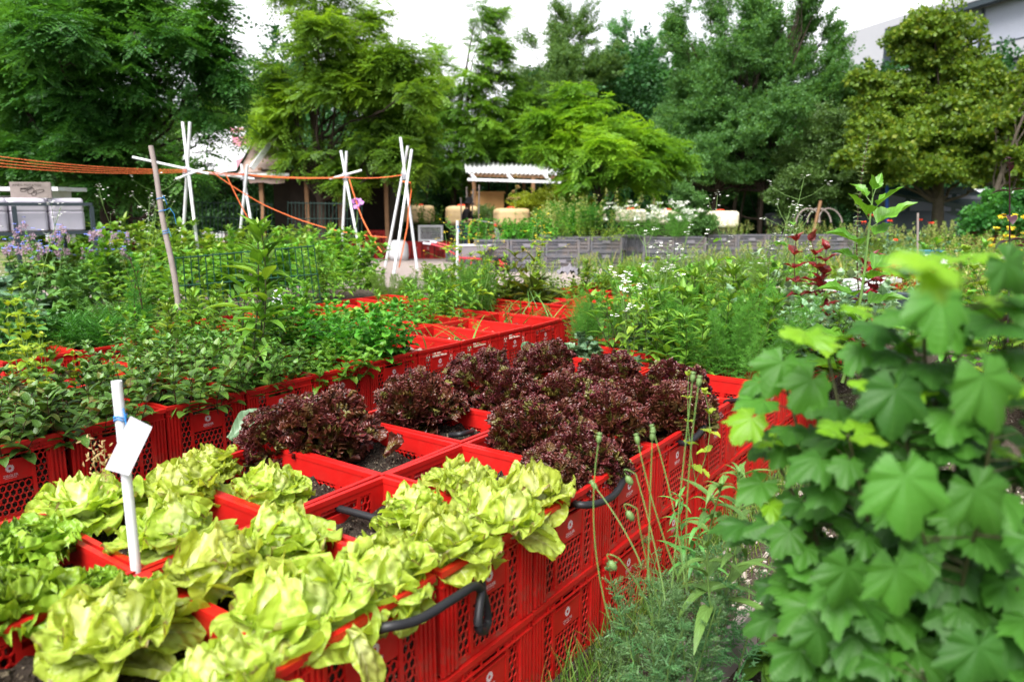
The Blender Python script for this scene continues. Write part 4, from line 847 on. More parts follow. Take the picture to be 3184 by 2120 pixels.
# green mesh panel in the herb bed
def meshpanel(label,TL,TR,BL,BR,dl,dr,nv,nh,mat,r,name='wire_fence',over=.03):
    a,b,c,d=wd(TL,dl),wd(TR,dr),wd(BL,dl),wd(BR,dr); mb=MB()
    for t in np.linspace(0,1,nv): p,q=a+(b-a)*t,c+(d-c)*t; mb.tube([p+(p-q)*over,q+(q-p)*over],r,None,5)
    for t in np.linspace(0,1,nh):
        for s in (-1,1): p,q=a+(c-a)*t,b+(d-b)*t; o=np.array([0,s*r*1.9,0]); mb.tube([p+o,q+o],r*1.15,None,5)
    return tag(mb.build(name,mat,smooth=True),label,'fence')
meshpanel('bright green wire mesh panel standing in the herb bed beside the wooden stake',(404,594),(722,566),(412,722),(738,694),5.35,5.9,21,3,M['greenwire'],.0046)
# ================================================================ right bed edge, poppies, willowherb, currant bush
p,q=at((1735,1385),.14),at((1545,1600),.14); d=q-p; L=np.linalg.norm(d); mb=MB(); mb.box((0,-.016,-.16),(L+.3,.016,.0)); o=mb.build('edging_board',M['greywood'],loc=p,rz=math.atan2(d[1],d[0])); tag(o,'weathered plank edging the soil bed at the bottom','board')
def poppy(label,tip,foot,pod=True,nod=False,d0=1.7,d1=1.72,k=0):
    a,b=wd(foot,d1),wd(tip,d0); st,pd=MB(),MB(); mid=(a+b)/2+np.array([rng.normal(0,.02),rng.normal(0,.02),0])
    C=np.array([(1-t)**2*a+2*t*(1-t)*mid+t*t*b for t in np.linspace(0,1,10)])
    if nod:
        hk=[b+np.array([-.012*sin(t)*1.3-.010*(1-cos(t)),0,.012*sin(t)-.006*(t>2)*(t-2)]) for t in np.linspace(.3,3.0,7)]; C=np.concatenate([C,hk])
    C=C-a; st.tube(C,.0018,.0014,6); tipd=C[-1]; ax=unit(C[-1]-C[-2])
    R=frame([ax],[.3,.2,.9] if abs(ax[2])<.9 else [1,0,0])[0]; sub=MB(); sub.lathe([(.001,0),(.0045,.004),(.0062,.011),(.0056,.018),(.0036,.021),(.0064,.0225),(.0058,.025),(.001,.026)] if not nod else [(.001,0),(.006,.004),(.0085,.012),(.007,.022),(.001,.028)],10)
    V=np.concatenate(sub.v); V=np.stack([V[:,0],V[:,2],V[:,1]],-1)@R.T+tipd; pd.add(V,[f for f,_ in sub.f])
    e=empty('poppy_stalk',tuple(a)); st.build('stem',M['stem'],e,True); pd.build('seed_pod',M['pod'],e,True); tag(e,label,'poppy','poppy stalks beside the crates')
for lb,tip,foot,nod in [('poppy pod leftmost on a wavy stalk before the crate print',(1373,1125),(1475,1300),False),('poppy pod with yellow tip on an upright stalk before the red lettuce',(1376,1020),(1400,1420),False),('tall poppy pod leaning left over the black hose',(1468,1022),(1560,1330),False),('poppy pod with yellow tip above the second crate seam',(1505,1000),(1575,1340),False),('poppy pod at the far red lettuce, on a straight stalk',(1500,1015),(1490,1330),False),('tallest thin poppy stalk crossing the far red lettuce',(1592,880),(1545,1350),False),('second tallest thin poppy stalk with a yellow pod',(1606,890),(1580,1360),False),('nodding poppy bud on an arched stalk before the red crate',(1462,1090),(1530,1380),True),('lower nodding poppy bud hooked before the crate seam',(1465,1170),(1520,1400),True),('lowest nodding poppy bud beside the lower crate print',(1425,1285),(1500,1430),True)]:
    poppy(lb,tip,foot,nod=nod,d0=1.62+rng.uniform(-.06,.1),d1=1.60)
P_grey=[mk('feathery_poppy_plant','stem','poppyleaf',nst=6,sx=.10,sy=.10,H=.36,nodes=8,ls=.085,tpl=T_pop,per=2,lean=.4,r=.003,topn=4,el=(10,55),basal=5,bls=.13) for _ in range(2)]
fill([(P_grey[0],'feathery grey-green poppy plant at the bottom below the lower crates','poppy',(1440,1590),.0,0.8),(P_grey[1],'feathery grey-green poppy plant in the middle of the poppy patch','poppy',(1560,1620),.05,0.95),(P_grey[0],'feathery grey-green poppy plant beside the plank','poppy',(1640,1560),.05,0.95),(P_grey[1],'feathery grey-green poppy plant behind the poppy patch near the grass','poppy',(1560,1490),.0,0.85),(P_grey[0],'feathery grey-green poppy plant at the bottom edge','poppy',(1500,1680),.0,1)])
st,lf=MB(),MB(); herb(st,lf,nst=2,sx=.03,sy=.03,H=.58,nodes=9,ls=.20,tpl=T_long,lean=.2,r=.0045,topn=6,tops=.6,el=(25,60)); pw=proto('willowherb',[('stem',st,M['stem']),('foliage',lf,M['borage'])])
place(pw,'long-leaved willowherb standing between the poppies and the currant bush','willowherb',wd((1640,1440),1.9),.8,.95); place(pw,'smaller long-leaved willowherb close to the crate corner','willowherb',wd((1590,1330),2.35),2.5,.62)
st,lf=MB(),MB(); herb(st,lf,nst=2,sx=.01,sy=.01,H=.36,nodes=5,ls=.06,tpl=T_ovt,lean=.25,r=.002,topn=3); pn=proto('nettle_sprig',[('stem',st,M['stem']),('foliage',lf,M['lime'])]); place(pn,'thin sprig with small bright leaves before the far hose','weed',wd((1600,1110),2.35),.3,.85)
# strawberry ground cover under the bush
ps=mk('strawberry_plant','stem','currant',nst=1,sx=.02,sy=.02,H=.04,nodes=2,ls=.05,tpl=T_ovt,topn=2,basal=26,bls=.11)
for k,(x,y) in enumerate([(.80,2.05),(.95,1.75),(.72,1.55),(1.1,2.1),(.62,1.75)]): place(ps,['strawberry plant behind the plank under the currant bush','strawberry plant at the bottom right under big leaves','strawberry plant at the bottom edge beside the plank','strawberry plant beside the gravel under the currant bush','strawberry plant close to the end of the plank'][k],'strawberry',(x,y,.05),None,1.1)
# currant bush
st,lf,ly=MB(),MB(),MB(); base=np.array([.86,1.22,.0]); tipsV=[((2120,640),1.05),((2210,600),1.0),((1900,800),1.25),((1800,860),1.3),((1760,1010),1.25),((2010,720),1.15),((2330,700),1.0),((2300,900),.95),((1950,1000),1.05),((2100,1150),.95),((1850,1150),1.15),((2250,1200),.9),((2050,900),1.05),((1900,1300),1.05),((2180,800),1.1),((2350,1050),1.0),((2000,1400),1.0),((2200,1430),.95),((1800,1300),1.2),((1750,1180),1.25),((2280,1520),.95),((1960,1560),1.0),((2120,1540),.9),((1820,1420),1.15),((2060,1180),1.1),((2200,1000),1.1),((1900,1480),1.05),((2340,1350),.95)]
for V,d in tipsV:
    t=wd(V,d); b=base+np.array([rng.normal(0,.06),rng.normal(0,.06),0]); mid=b*.45+t*.55+np.array([rng.normal(0,.04),rng.normal(0,.04),.12])
    C=np.array([(1-q)**2*b+2*q*(1-q)*mid+q*q*t for q in np.linspace(0,1,12)]); st.tube(C,.006,.0022,7)
    for n_,(mbx,szz,lo,hi) in ((46,(lf,.104,.20,.97)),):
        P=[];D=[];S=[]
        for q in range(n_):
            tt=rng.uniform(lo,hi); c=(1-tt)**2*b+2*tt*(1-tt)*mid+tt*tt*t; az=q*2.4+rng.normal(0,.4); o=np.array([cos(az)*.055,sin(az)*.055-.01,.02]); st.tube([c,c+o],.0013,.0011,4,0,False)
            P.append(c+o); D.append([cos(az),sin(az)-.35,-.35+.3*rng.normal()]); S.append(szz*rng.uniform(.75,1.35))
        put_leaves(mbx,T_lob,D,[0,-.35,1],S,P)
    if V[1]<1100:
        P=[];D=[];S=[]
        for q in range(4): az=q*1.7+rng.uniform(0,1); P.append(t+np.array([cos(az)*.02,sin(az)*.02,.005])); D.append([cos(az),sin(az),.25]); S.append(rng.uniform(.05,.085))
        put_leaves(ly,T_lob,D,[0,-.2,1],S,P)
# hand placed big leaves facing the lens
for V,d,s,dr in [((2080,1090),.80,.165,(.05,-.3,-.9)),((2060,890),.92,.15,(-.1,-.3,-.85)),((2160,680),.88,.15,(.0,-.4,-.8)),((2260,860),.82,.16,(.35,-.2,-.9)),((1870,870),1.1,.13,(-.5,-.3,-.7)),((2060,1300),.85,.14,(.1,-.3,-.95)),((1800,830),1.15,.14,(-.4,-.4,-.7)),((1950,1300),.95,.14,(-.3,-.3,-.9)),((2240,1120),.85,.15,(.5,-.2,-.8)),((1880,1440),.98,.13,(.1,-.3,-.9)),((2250,1480),.85,.15,(-.2,-.3,-.9)),((2310,600),.9,.12,(.6,.0,-.6))]:
    put_leaves(lf,[T_lob[0],T_lob[3]],[dr],[rng.normal(0,.15),-.9,.45],s*.9,[wd(V,d)])
for V,d,s,dr in [((2125,592),.52,.052,(-.95,-.1,.05)),((2140,600),.52,.06,(.9,.0,-.25)),((2150,630),.53,.045,(.1,-.5,-.75)),((1860,775),1.05,.085,(.8,-.1,.1)),((1730,960),1.2,.11,(-.6,-.3,-.5)),((1850,770),1.05,.08,(-.7,-.2,.2)),((1770,1160),1.2,.10,(.5,-.3,-.3))]:
    put_leaves(ly,[T_lob[0]],[dr],[0,-.45,1],s,[wd(V,d)])
e=empty('currant_bush',tuple(base))
for nm,mbx,mt in (('stem',st,M['stemdark']),('foliage',lf,M['currant']),('young_foliage',ly,M['currantyoung'])):
    mbx.v=[v-base for v in mbx.v]; mbx.build(nm,mt,e,True)
tag(e,'large currant bush with big lobed leaves, nearest the viewer beside the plank','bush')
# ================================================================ setting: ground, paths
def sheet(name,poly,z,mat,kind='structure',sub=None):
    mb=MB(); V=[(x,y,z) for x,y in poly]; mb.add(V,[np.array([list(range(len(V)))])]); return tag(mb.build(name,mat),kind=kind)
sheet('ground',[(-250,-30),(250,-30),(250,400),(-250,400)],0,M['earth'])
m,nt=newmat('turf'); f=noise(nt,1.6,6,rough=.7); f2=noise(nt,30,4); r=mixc(nt,ramp(nt,f,[(.40,(0,0,0)),(.6,(1,1,1))]),(.06,.12,.025),(.25,.21,.12)); r=mixc(nt,mathn(nt,'MULTIPLY',f2,.4),r,(.03,.05,.015)); finish(nt,r,.9,.2,f2,.8,.03); M['turf']=m
sheet('meadow_ground',[(2.4,5.5),(40,9),(45,60),(-45,60),(-45,12.5),(-2.4,12.6),(3,11)],.004,M['turf'])
sheet('gravel_path',[(-8.5,11.5),(-1.5,11.3),(1.5,12.5),(2.1,16),(1.6,26),(-6.5,26),(-7,17)],.008,M['gravel'])
sheet('sand_path',[(1.6,13),(6,12.2),(8,14.2),(7.6,17.2),(4,16.9),(1.9,16.6)],.012,M['sand'])
# raised earth that the mint and herb beds stand on
mb=MB()
def earthbank(i0,i1,j0,j1,zt):
    xs=np.linspace(i0,i1,30); ys=np.linspace(j0,j1,14); G=np.zeros((30,14,3))
    for a,i in enumerate(xs):
        for b,j in enumerate(ys):
            edge=a in(0,29) or b in(0,13); p=bp(i,j); G[a,b]=(p[0],p[1],-.02 if edge else zt-.012*rng.random())
    mb.grid(G)
earthbank(-2.5,18.0,3.28,12.5,.272); earthbank(11.9,17.5,-3.5,3.3,.20)
tag(mb.build('earth_bank',M['earth']),kind='structure')
# pebbles, litter and grass by the crate foot
mb=MB(); pts=[]
for k in range(1500):
    x=rng.uniform(.5,2.6); y=rng.uniform(2.0,6.0); 
    if (np.array([x,y])-F0)@(-EX)<.03: continue
    q=np.linalg.qr(rng.standard_normal((3,3)))[0]*rng.uniform(.004,.013)*np.array([1,1,.6]); mb.box((-1,-1,-1),(1,1,1),0,(q,(x,y,.004)))
tag(mb.build('gravel',M['pebble']),kind='stuff')
mb=MB(); P=[];D=[];S=[]
for k in range(5200):
    if k<2600: i=rng.uniform(1.5,11); off=abs(rng.normal(0,.10))+.02; p=bp(i,0)-np.array([EX[0],EX[1],0])*off
    else: p=np.array([rng.uniform(.75,2.6),rng.uniform(2.4,6),0]); 
    n=np.array([rng.normal(0,.35),rng.normal(0,.35),1]); P.append(p);D.append(n);S.append(rng.uniform(.04,.16) if k<2600 else rng.uniform(.03,.10))
put_leaves(mb,T_blade,D,rng.standard_normal((len(P),3))*[1,1,.1],S,P); tag(mb.build('grass',M['grass']),kind='stuff')
mb=MB(); P=[];D=[];S=[]   # rank grass on the far meadow and at the foot of the grey crates
for k in range(9000):
    x=rng.uniform(1.5,22); y=rng.uniform(13,26) 
    P.append([x,y,0]); D.append([rng.normal(0,.3),rng.normal(0,.3),1]); S.append(rng.uniform(.15,.5))
put_leaves(mb,[leaf_tpl(3,.07,.15,.6,.3,.3)],D,rng.standard_normal((len(P),3))*[1,1,.1],S,P)
tag(mb.build('meadow_grass',M['grass']),kind='stuff')
# ================================================================ bean pole tripods, strings
def tripod(label,sticks,cross,d,lash,tape=None):
    """sticks: ((top V),(foot V),dz_top,dz_foot)"""
    c=wd(lash,d); e=empty('bean_pole_tripod',(c[0],c[1],.3)); o=np.array(e.location)
    for T,Fv,dt,df in sticks:
        mb=MB(); a,b=wd(T,d+dt)-o,wd(Fv,d+df)-o; n=5; mb.tube([a+(b-a)*t+np.array([0,0,-.01*sin(t*3)]) for t in np.linspace(0,1,n)],.021,.022,9); mb.build('pole',M['white'],e,True)
    for A,B in cross:
        mb=MB(); mb.tube([wd(A,d-.05)-o,wd(B,d-.03)-o],.017,.017,9); mb.build('crossbar',M['white'],e,True)
    mb=MB()
    for k in range(5):
        z=k*.018-.04; a=np.linspace(0,2*pi,12); mb.tube([c-o+np.array([.05*cos(q),.05*sin(q),z+.012*cos(q+k)]) for q in a],.011,None,6,0,False)
    mb.build('lashing',M['lash'],e,True); return tag(e,label,'tripod','white bean pole tripods')
M['lash']=plain('grey_tape',(.30,.30,.33),.6,.3,.2,20)
tripod('white pole frame behind the wooden stake, with a long slanting crossbar',[((420,281),(459,610),.1,-.25),((437,281),(417,610),-.05,.2)],[((305,362),(480,400)),((405,412),(470,388))],10.6,(430,392))
tripod('white pole frame in front of the dark hut, crossbar end lashed to it',[((555,378),(600,640),.08,-.2),((569,379),(541,640),-.08,.2)],[((440,393),(585,412)),((530,402),(575,410))],11.6,(562,405))
tripod('white pole frame with a short tilted crossbar and a mauve flower beside it',[((784,347),(835,620),.08,-.25),((797,348),(784,620),-.08,.2)],[((758,412),(832,392))],12.2,(796,405))
tripod('tallest white pole tripod on the gravel with three standing legs',[((921,316),(960,622),.05,-.1),((938,336),(886,612),.1,.3),((947,344),(906,630),-.1,-.4)],[],11.6,(932,405))
def rope(label,pts,r,mat,name='twine',cat='string',group='orange strings'):
    mb=MB(); mb.tube(pts,r,r,5); return tag(mb.build(name,mat,smooth=True),label,cat,group)
def sag(a,b,s,n=14): return [a+(b-a)*t-np.array([0,0,s*4*t*(1-t)]) for t in np.linspace(0,1,n)]
A=wd((430,394),10.55);B=wd((562,402),11.55);Cc=wd((796,408),12.15);Dd=wd((930,402),11.55)
for k,(y0,lb) in enumerate([(356,'topmost'),(365,'second'),(373,'third'),(381,'lowest')]):
    L=wd((-60,y0-4),8.6); z=np.array([0,0,.02-.012*k]); rope(f'{lb} orange string from the picture edge to the pole frames',sag(L,A+z,.05)+sag(A+z,B+z*.6,.01,5)[1:]+sag(B+z*.6,Cc+z*.3,.03,6)[1:],.0036,M['cord_orange'])
rope('orange string between the third and the tallest pole frame',sag(Cc,Dd,.03),.006,M['cord_orange'])
rope('orange string slanting from the first frame down to the tallest tripod',sag(wd((488,396),11.0),wd((608,472),11.3),.02)+sag(wd((608,472),11.3),wd((890,546),11.7),.10)[1:],.007,M['cord_orange'])
rope('steep orange string hanging in front of the dark hut',sag(wd((520,402),11.1),wd((592,540),11.2),.03),.008,M['cord_orange'])
rope('orange string falling beside the third pole frame',sag(wd((803,412),12.0),wd((832,500),11.9),.02)+sag(wd((832,500),11.9),wd((878,580),11.7),.03)[1:],.009,M['cord_orange'])
rope('orange cord knotted to the tallest tripod and hanging to the gravel',[wd((926,418),11.45),wd((944,420),11.42),wd((946,440),11.45),wd((940,480),11.45),wd((937,520),11.4),wd((925,580),11.3),wd((918,615),11.3)],.010,M['cord_orange'])
# mauve flower
st,fl=MB(),MB(); a=wd((812,545),12.0);b=wd((822,468),12.0); st.tube([(0,0,0),tuple((b-a)*.5+[.03,0,0]),tuple(b-a)],.008,.006,5)
for k in range(14): 
    v=unit(rng.standard_normal(3)); put_leaves(fl,[quadleaf(.9)],[v],[0,-1,.2],.09,[b-a+v*.02])
e=empty('mauve_flower',tuple(a)); st.build('stem',M['stem'],e); fl.build('blossom',M['petal_pink'],e); tag(e,'single mauve flower on a thin stalk by the third pole frame','flower')
# far mesh fence
meshpanel('dark green mesh fence panel behind the second pole frame',(447,465),(625,471),(447,560),(625,585),13.2,13.6,21,4,M['darkwire'],.008,'mesh_fence',.04)
meshpanel('dark green mesh fence panel in front of the dark hut doorway',(662,467),(832,470),(662,575),(832,570),13.6,14.0,21,4,M['darkwire'],.008,'mesh_fence',.04)
# ================================================================ white tank rack, table, sign on the left
d=8.6; e=empty('tank_rack',tuple(wd((209,468),d)*[1,1,0])); o=np.array(e.location); fr=MB()
def bar(mb,a,b,r): 
    a=np.array(a);b=np.array(b); dd=unit(b-a); x=unit(np.cross(dd,[.01,.02,1])) if abs(dd[2])<.9 else np.array([1.,0,0]); y=np.cross(dd,x); V=[p+x*r*sx+y*r*sy for p in (a,b) for sx,sy in ((-1,-1),(1,-1),(1,1),(-1,1))]
    mb.add(V,[np.array([[0,1,2,3],[7,6,5,4],[0,4,5,1],[1,5,6,2],[2,6,7,3],[3,7,4,0]])])
z1,z2=wd((100,468),d)[2],wd((100,534),d)[2]; xr=wd((209,468),d)[0]; xl=xr-2.28
def W(x,y,z): return np.array([x,y,z])-o
for y in (d,d+.9):
    bar(fr,W(xl,y,z1-.01),W(xr,y,z1-.01),.018); bar(fr,W(xl,y,z2),W(xr,y,z2),.018)
    for x in (xr,xr-.76,xr-1.52,xl): bar(fr,W(x,y,.0),W(x,y,z1-.03),.019)
for x in (xr,xl): bar(fr,W(x,d,z2),W(x,d+.9,z2),.016); bar(fr,W(x,d,z1-.01),W(x,d+.9,z1-.01),.016)
fr.build('frame',M['steel'],e)
M['tank']=plain('white_plastic',(.62,.58,.66),.5,.4,.06,2.,dirt=(.45,.42,.45),dirtscale=2)
x=xr-.03
for k in range(6):
    w=.375; tb=MB(); x0,x1=x-w,x-.012; zt=z1+.055; zb=z2+.018; bev=.03
    n=24; prof=[]
    def ring(z,ins): 
        c=[]; rr=.05
        for (cx,cy,a0) in ((x1-rr,d+.06+rr,-pi/2),(x1-rr,d+.8-rr,0),(x0+rr,d+.8-rr,pi/2),(x0+rr,d+.06+rr,pi)):
            for t in np.linspace(0,pi/2,6): c.append([cx+(rr-ins)*cos(a0+t),cy+(rr-ins)*sin(a0+t),z])
        return c
    R=[ring(z,i) for z,i in ((zb,.02),(zb+.015,.004),(zb+.20,.0),(zb+.205,.006),(zb+.225,.006),(zb+.23,.0),(zt-.03,.0),(zt-.006,.008),(zt,.03))]; n=24
    V=np.array(R).reshape(-1,3)-o; F=[[i*n+j,i*n+(j+1)%n,(i+1)*n+(j+1)%n,(i+1)*n+j] for i in range(len(R)-1) for j in range(n)]
    tb.add(V,[np.array(F)]); tb.add(V[-n:],[np.array([list(range(n))])]); tb.build('canister',M['tank'],e,False); x-=w
e.rotation_euler=(0,0,.86)
tag(e,'dark metal rack holding a row of white plastic tanks behind the borage','tank rack')
mb=MB(); a=wd((0,436),10.6); mb.box((-1.6,-.35,0),(0,.35,.05)); mb.box((-.26,-.30,-.75),(-.20,.30,0)); mb.box((-1.5,-.30,-.75),(-1.44,.30,0)); mb.box((-1.5,.2,-.4),(-.5,.23,-.06)); o2=mb.build('white_table',M['white'],loc=tuple(wd((168,440),10.6))); tag(o2,'white table with overhanging top behind the tank rack','table')
q=wd((75,469),8.28); e=empty('wooden_sign',(q[0],q[1],z1+.057)); mb=MB(); mb.box((-.188,-.03,0),(.188,.045,.168)); mb.build('board',M['greywood'],e); tb=MB(); add_text(tb,'AMEIS POTATOS',.036,(-.03,-.0312,.122),(1,0,0),(0,0,1)); 
for cx,cz,rx,rz in ((-.06,.085,.035,.018),(.0,.075,.03,.03),(.03,.045,.025,.022),(.075,.07,.05,.016),(-.01,.10,.03,.012)):
    a=np.linspace(0,2*pi,16); tb.tube([(cx+rx*cos(q),-.0312,cz+rz*sin(q)+.01*cos(q)) for q in a],.0022,None,4,0,False)
tb.box((-.095,-.0316,.088),(-.04,-.0312,.104)); tb.build('carving',M['darkwood_and_shade'],e); e.rotation_euler=(0,0,.42); tag(e,'carved wooden plank sign with drawn vegetables on the white tanks','sign')
# ================================================================ grey crates
def greycrate(nm='grey_crate',w=.75,dp=.56,h=.345):
    e=empty(nm,(0,0,-60)); mb=MB(); hx,hy=w/2,dp/2; t=.012
    for sg in (-1,1):
        a,b=sorted((sg*(hy-.03),sg*(hy-.03-t))); mb.box((-hx+.02,a,0),(hx-.02,b,h-.02)); 
        a,b=sorted((sg*hy,sg*(hy-.03))); mb.box((-hx,a,h-.03),(hx,b,h)); mb.box((-hx,a,0),(-hx+.05,b,h-.03)); mb.box((hx-.05,a,0),(hx,b,h-.03)); mb.box((-hx+.05,a+(.004 if sg<0 else 0),.0),(hx-.05,b-(.004 if sg>0 else 0),.025))
        for z in (.10,.18,.26): c,d2=sorted((sg*(hy-.008),sg*(hy-.03))); mb.box((-hx+.05,c,z),(hx-.05,d2,z+.018))
        for x in (-.13,.13): c,d2=sorted((sg*(hy-.004),sg*(hy-.03))); mb.box((x-.012,c,.025),(x+.012,d2,.10))
        a,b=sorted((sg*hx,sg*(hx-.03))); mb.box((a,-hy+.03,h-.03),(b,hy-.03,h)); a,b=sorted((sg*(hx-.03),sg*(hx-.03-t))); mb.box((a,-hy+.042,0),(b,hy-.042,h-.03))
        for y in (-.2,-.07,.07,.2): c,d2=sorted((sg*(hx-.005),sg*(hx-.03))); mb.box((c,y-.014,0),(d2,y+.014,h-.03))
    mb.build('body',M['greyplastic'],e); lp=MB(); lp.box((-.09,-hy-.004,.20),(.09,-hy+.028,.275)); lp.build('label_plate',M['greyplate'],e)
    s=MB(); s.box((-hx+.045,-hy+.045,.01),(hx-.045,hy-.045,h-.05)); s.build('soil',M['soil'],e); return e
M['greyplastic']=plain('grey_plastic',(.105,.105,.12),.55,.4,.22,3,dirt=(.20,.15,.12),dirtscale=2.8); M['greyplate']=plain('grey_plate',(.17,.16,.18),.5,.4,.1)
gc0=greycrate(); NG=0
def gcrate(x,y,z,rz,label):
    global NG
    o=gc0 if NG==0 else dup(gc0); NG+=1; o.location=(x,y,z); o.rotation_euler=(0,0,rz+rng.normal()*.015); return tag(o,label,'crate','grey plastic crates used as planters')
LOW='lower layer'; 
def grow(V0,d,n,rz,desc,dx=.765,layers=2):
    p=wd(V0,d); c,s=cos(rz),sin(rz)
    for k in range(n):
        for l in range(layers): gcrate(p[0]+c*dx*k,p[1]+s*dx*k,l*.347,rz,f'{ORD[k] if k else "first"} grey crate {desc}, '+('upper layer' if l else 'lower layer'))
grow((1318,600),18.3,2,.0,'in the pair with pinkish sides below the yellow weeds')
grow((1508,600),18.3,2,.02,'in the ribbed pair under the white flowers')
for k in range(2):
    for l in range(2): p=wd((1460,600),19.0); gcrate(p[0]-.30*k+.12,p[1]+.72*k-.2,l*.347,1.15,f'grey crate turned sideways beside the ribbed pair, {"upper" if l else "lower"} layer, '+('at the corner' if k==0 else 'set back in shade'))
grow((1652,590),19.6,5,.05,'in the long row right of the conical shrub')
grow((1130,612),16.6,3,.06,'in the near row in front of the leafy vegetables')
for k in range(3):
    p=wd((1085,575),17.6); gcrate(p[0]-.25*k+.1,p[1]+.9*k+.3,.0,1.3,f'{ORD[k] if k else "first"} grey crate of the row leading back to the standing person')
for k in range(2):
    for l in range(2): p=wd((1270,585),19.0); gcrate(p[0],p[1]+.8*k,l*.347,1.5,f'grey crate seen end-on left of the pinkish pair, {"upper" if l else "lower"} layer, '+('near one' if k==0 else 'far one'))
# ================================================================ far planting
P_yarrow=None
st,lf,fl=MB(),MB(),MB(); tips=herb(st,lf,nst=60,sx=.7,sy=.3,H=.62,hv=.35,nodes=8,ls=.14,tpl=T_fea,per=3,lean=.35,r=.004,topn=2)
for C,t,h in tips:
    K=26; P=t+rng.normal(0,.035,(K,3))*[1,1,.3]; put_leaves(fl,[quadleaf(.9)],rng.standard_normal((K,3))+[0,0,.2],[0,0,1],.035,P)
P_yarrow=proto('yarrow_clump',[('stem',st,M['stem']),('foliage',lf,M['feather']),('blossom',fl,M['petal_white'])]); place(P_yarrow,'mound of white flower heads on the ribbed grey crates','yarrow',wd((1500,548),18.3),0,1.05)
st,lf,fl=MB(),MB(),MB(); tips=herb(st,lf,nst=40,sx=.8,sy=.35,H=.8,hv=.4,nodes=9,ls=.12,tpl=T_lan,lean=.3,r=.005,topn=3)
for C,t,h in tips:
    K=16; P=t-rng.uniform(0,.25,(K,1))*[0,0,1]+rng.normal(0,.03,(K,3)); put_leaves(fl,[quadleaf(.8)],rng.standard_normal((K,3)),[0,0,1],.045,P)
P_rank=proto('flowering_weed_mass',[('stem',st,M['stem']),('foliage',lf,M['weed']),('blossom',fl,M['bract'])])
place(P_rank,'pale flowering weeds on the pinkish grey crates','weed',wd((1370,545),18.4),0,1.0); place(P_rank,'pale flowering weeds between tanks and grey crates','weed',wd((1300,550),20.5),1,1.0); place(P_rank,'tall weeds on the long row of grey crates','weed',wd((1690,560),20.2),1,.55); place(P_rank,'tall weeds before the hoop tunnel','weed',wd((1810,560),20.5),2,.6); place(P_rank,'low weeds on the end of the long grey row','weed',wd((1880,560),20.8),2,.55)
for V,d,s,lb in [((1345,640),15.5,.55,'thin weeds before the pinkish grey crates'),((1450,640),15.5,.5,'thin weeds before the ribbed grey crates'),((1610,640),14.5,.8,'tall weeds before the long grey row by the sand path'),((1720,640),15,.85,'tall weeds in the middle of the long grey row'),((1830,640),15,.95,'tall weeds before the end of the long grey row'),((1255,640),13,.6,'thin weeds before the near grey crates')]: place(P_meadow[0],lb,'plant',wd(V,d)*[1,1,0],None,s)
P_veg=mk('leafy_vegetable','stem','balm',nst=40,sx=.7,sy=.4,H=.40,nodes=6,ls=.16,tpl=T_ov,lean=.4,topn=4)
for V,d,lb in [((1130,555),17.4,'leafy vegetables under the watering spray'),((1210,555),17.6,'leafy vegetables right of the watering spray'),((1270,545),20,'leafy vegetables behind the near grey crates')]: place(P_veg,lb,'vegetable',wd(V,d),None,1.0)
P_sorrel=flowerstalk('seeding_dock_stalk',M['dry'],1.4,n=1,spread=.02,br=6,leafy=True,nfl=22,fs=.03); place(P_sorrel,'brown seeding dock spike before the beige tanks','dock',wd((1189,560),17),0,1.05)
P_pot=mk('potted_leafy_plant','stem','balm',nst=26,sx=.4,sy=.3,H=.6,nodes=7,ls=.15,tpl=T_ov,lean=.4,topn=4); place(P_pot,'round leafy plant by the red crates behind the tripod','plant',wd((985,535),22),0,1.0)
for V,lb in [((2035,518),'red poppy flower group'),]:
    pass
P_pop=flowerstalk('red_poppy',M['petal_red'],.9,n=4,spread=.35,br=1,nfl=3,fs=.05); place(P_pop,'bright red poppies in the weeds right of the green orach','poppy',wd((2058,612),11.5),0,.8)
P_yel=flowerstalk('yellow_yarrow',M['petal_yellow'],1.0,n=7,spread=.45,br=2,nfl=7,fs=.042); place(P_yel,'yellow flower heads in front of the hedge','flower',wd((2275,640),12.5),0,.95)
P_ygr=mk('yellow_flowering_weed','stem','lime',nst=30,sx=.6,sy=.3,H=.22,nodes=5,ls=.09,tpl=T_lan,lean=.3,topn=5); place(P_ygr,'low yellow-green herbs along the rim of the pinkish grey crates','herb',wd((1360,553),18.0),0,1.1)
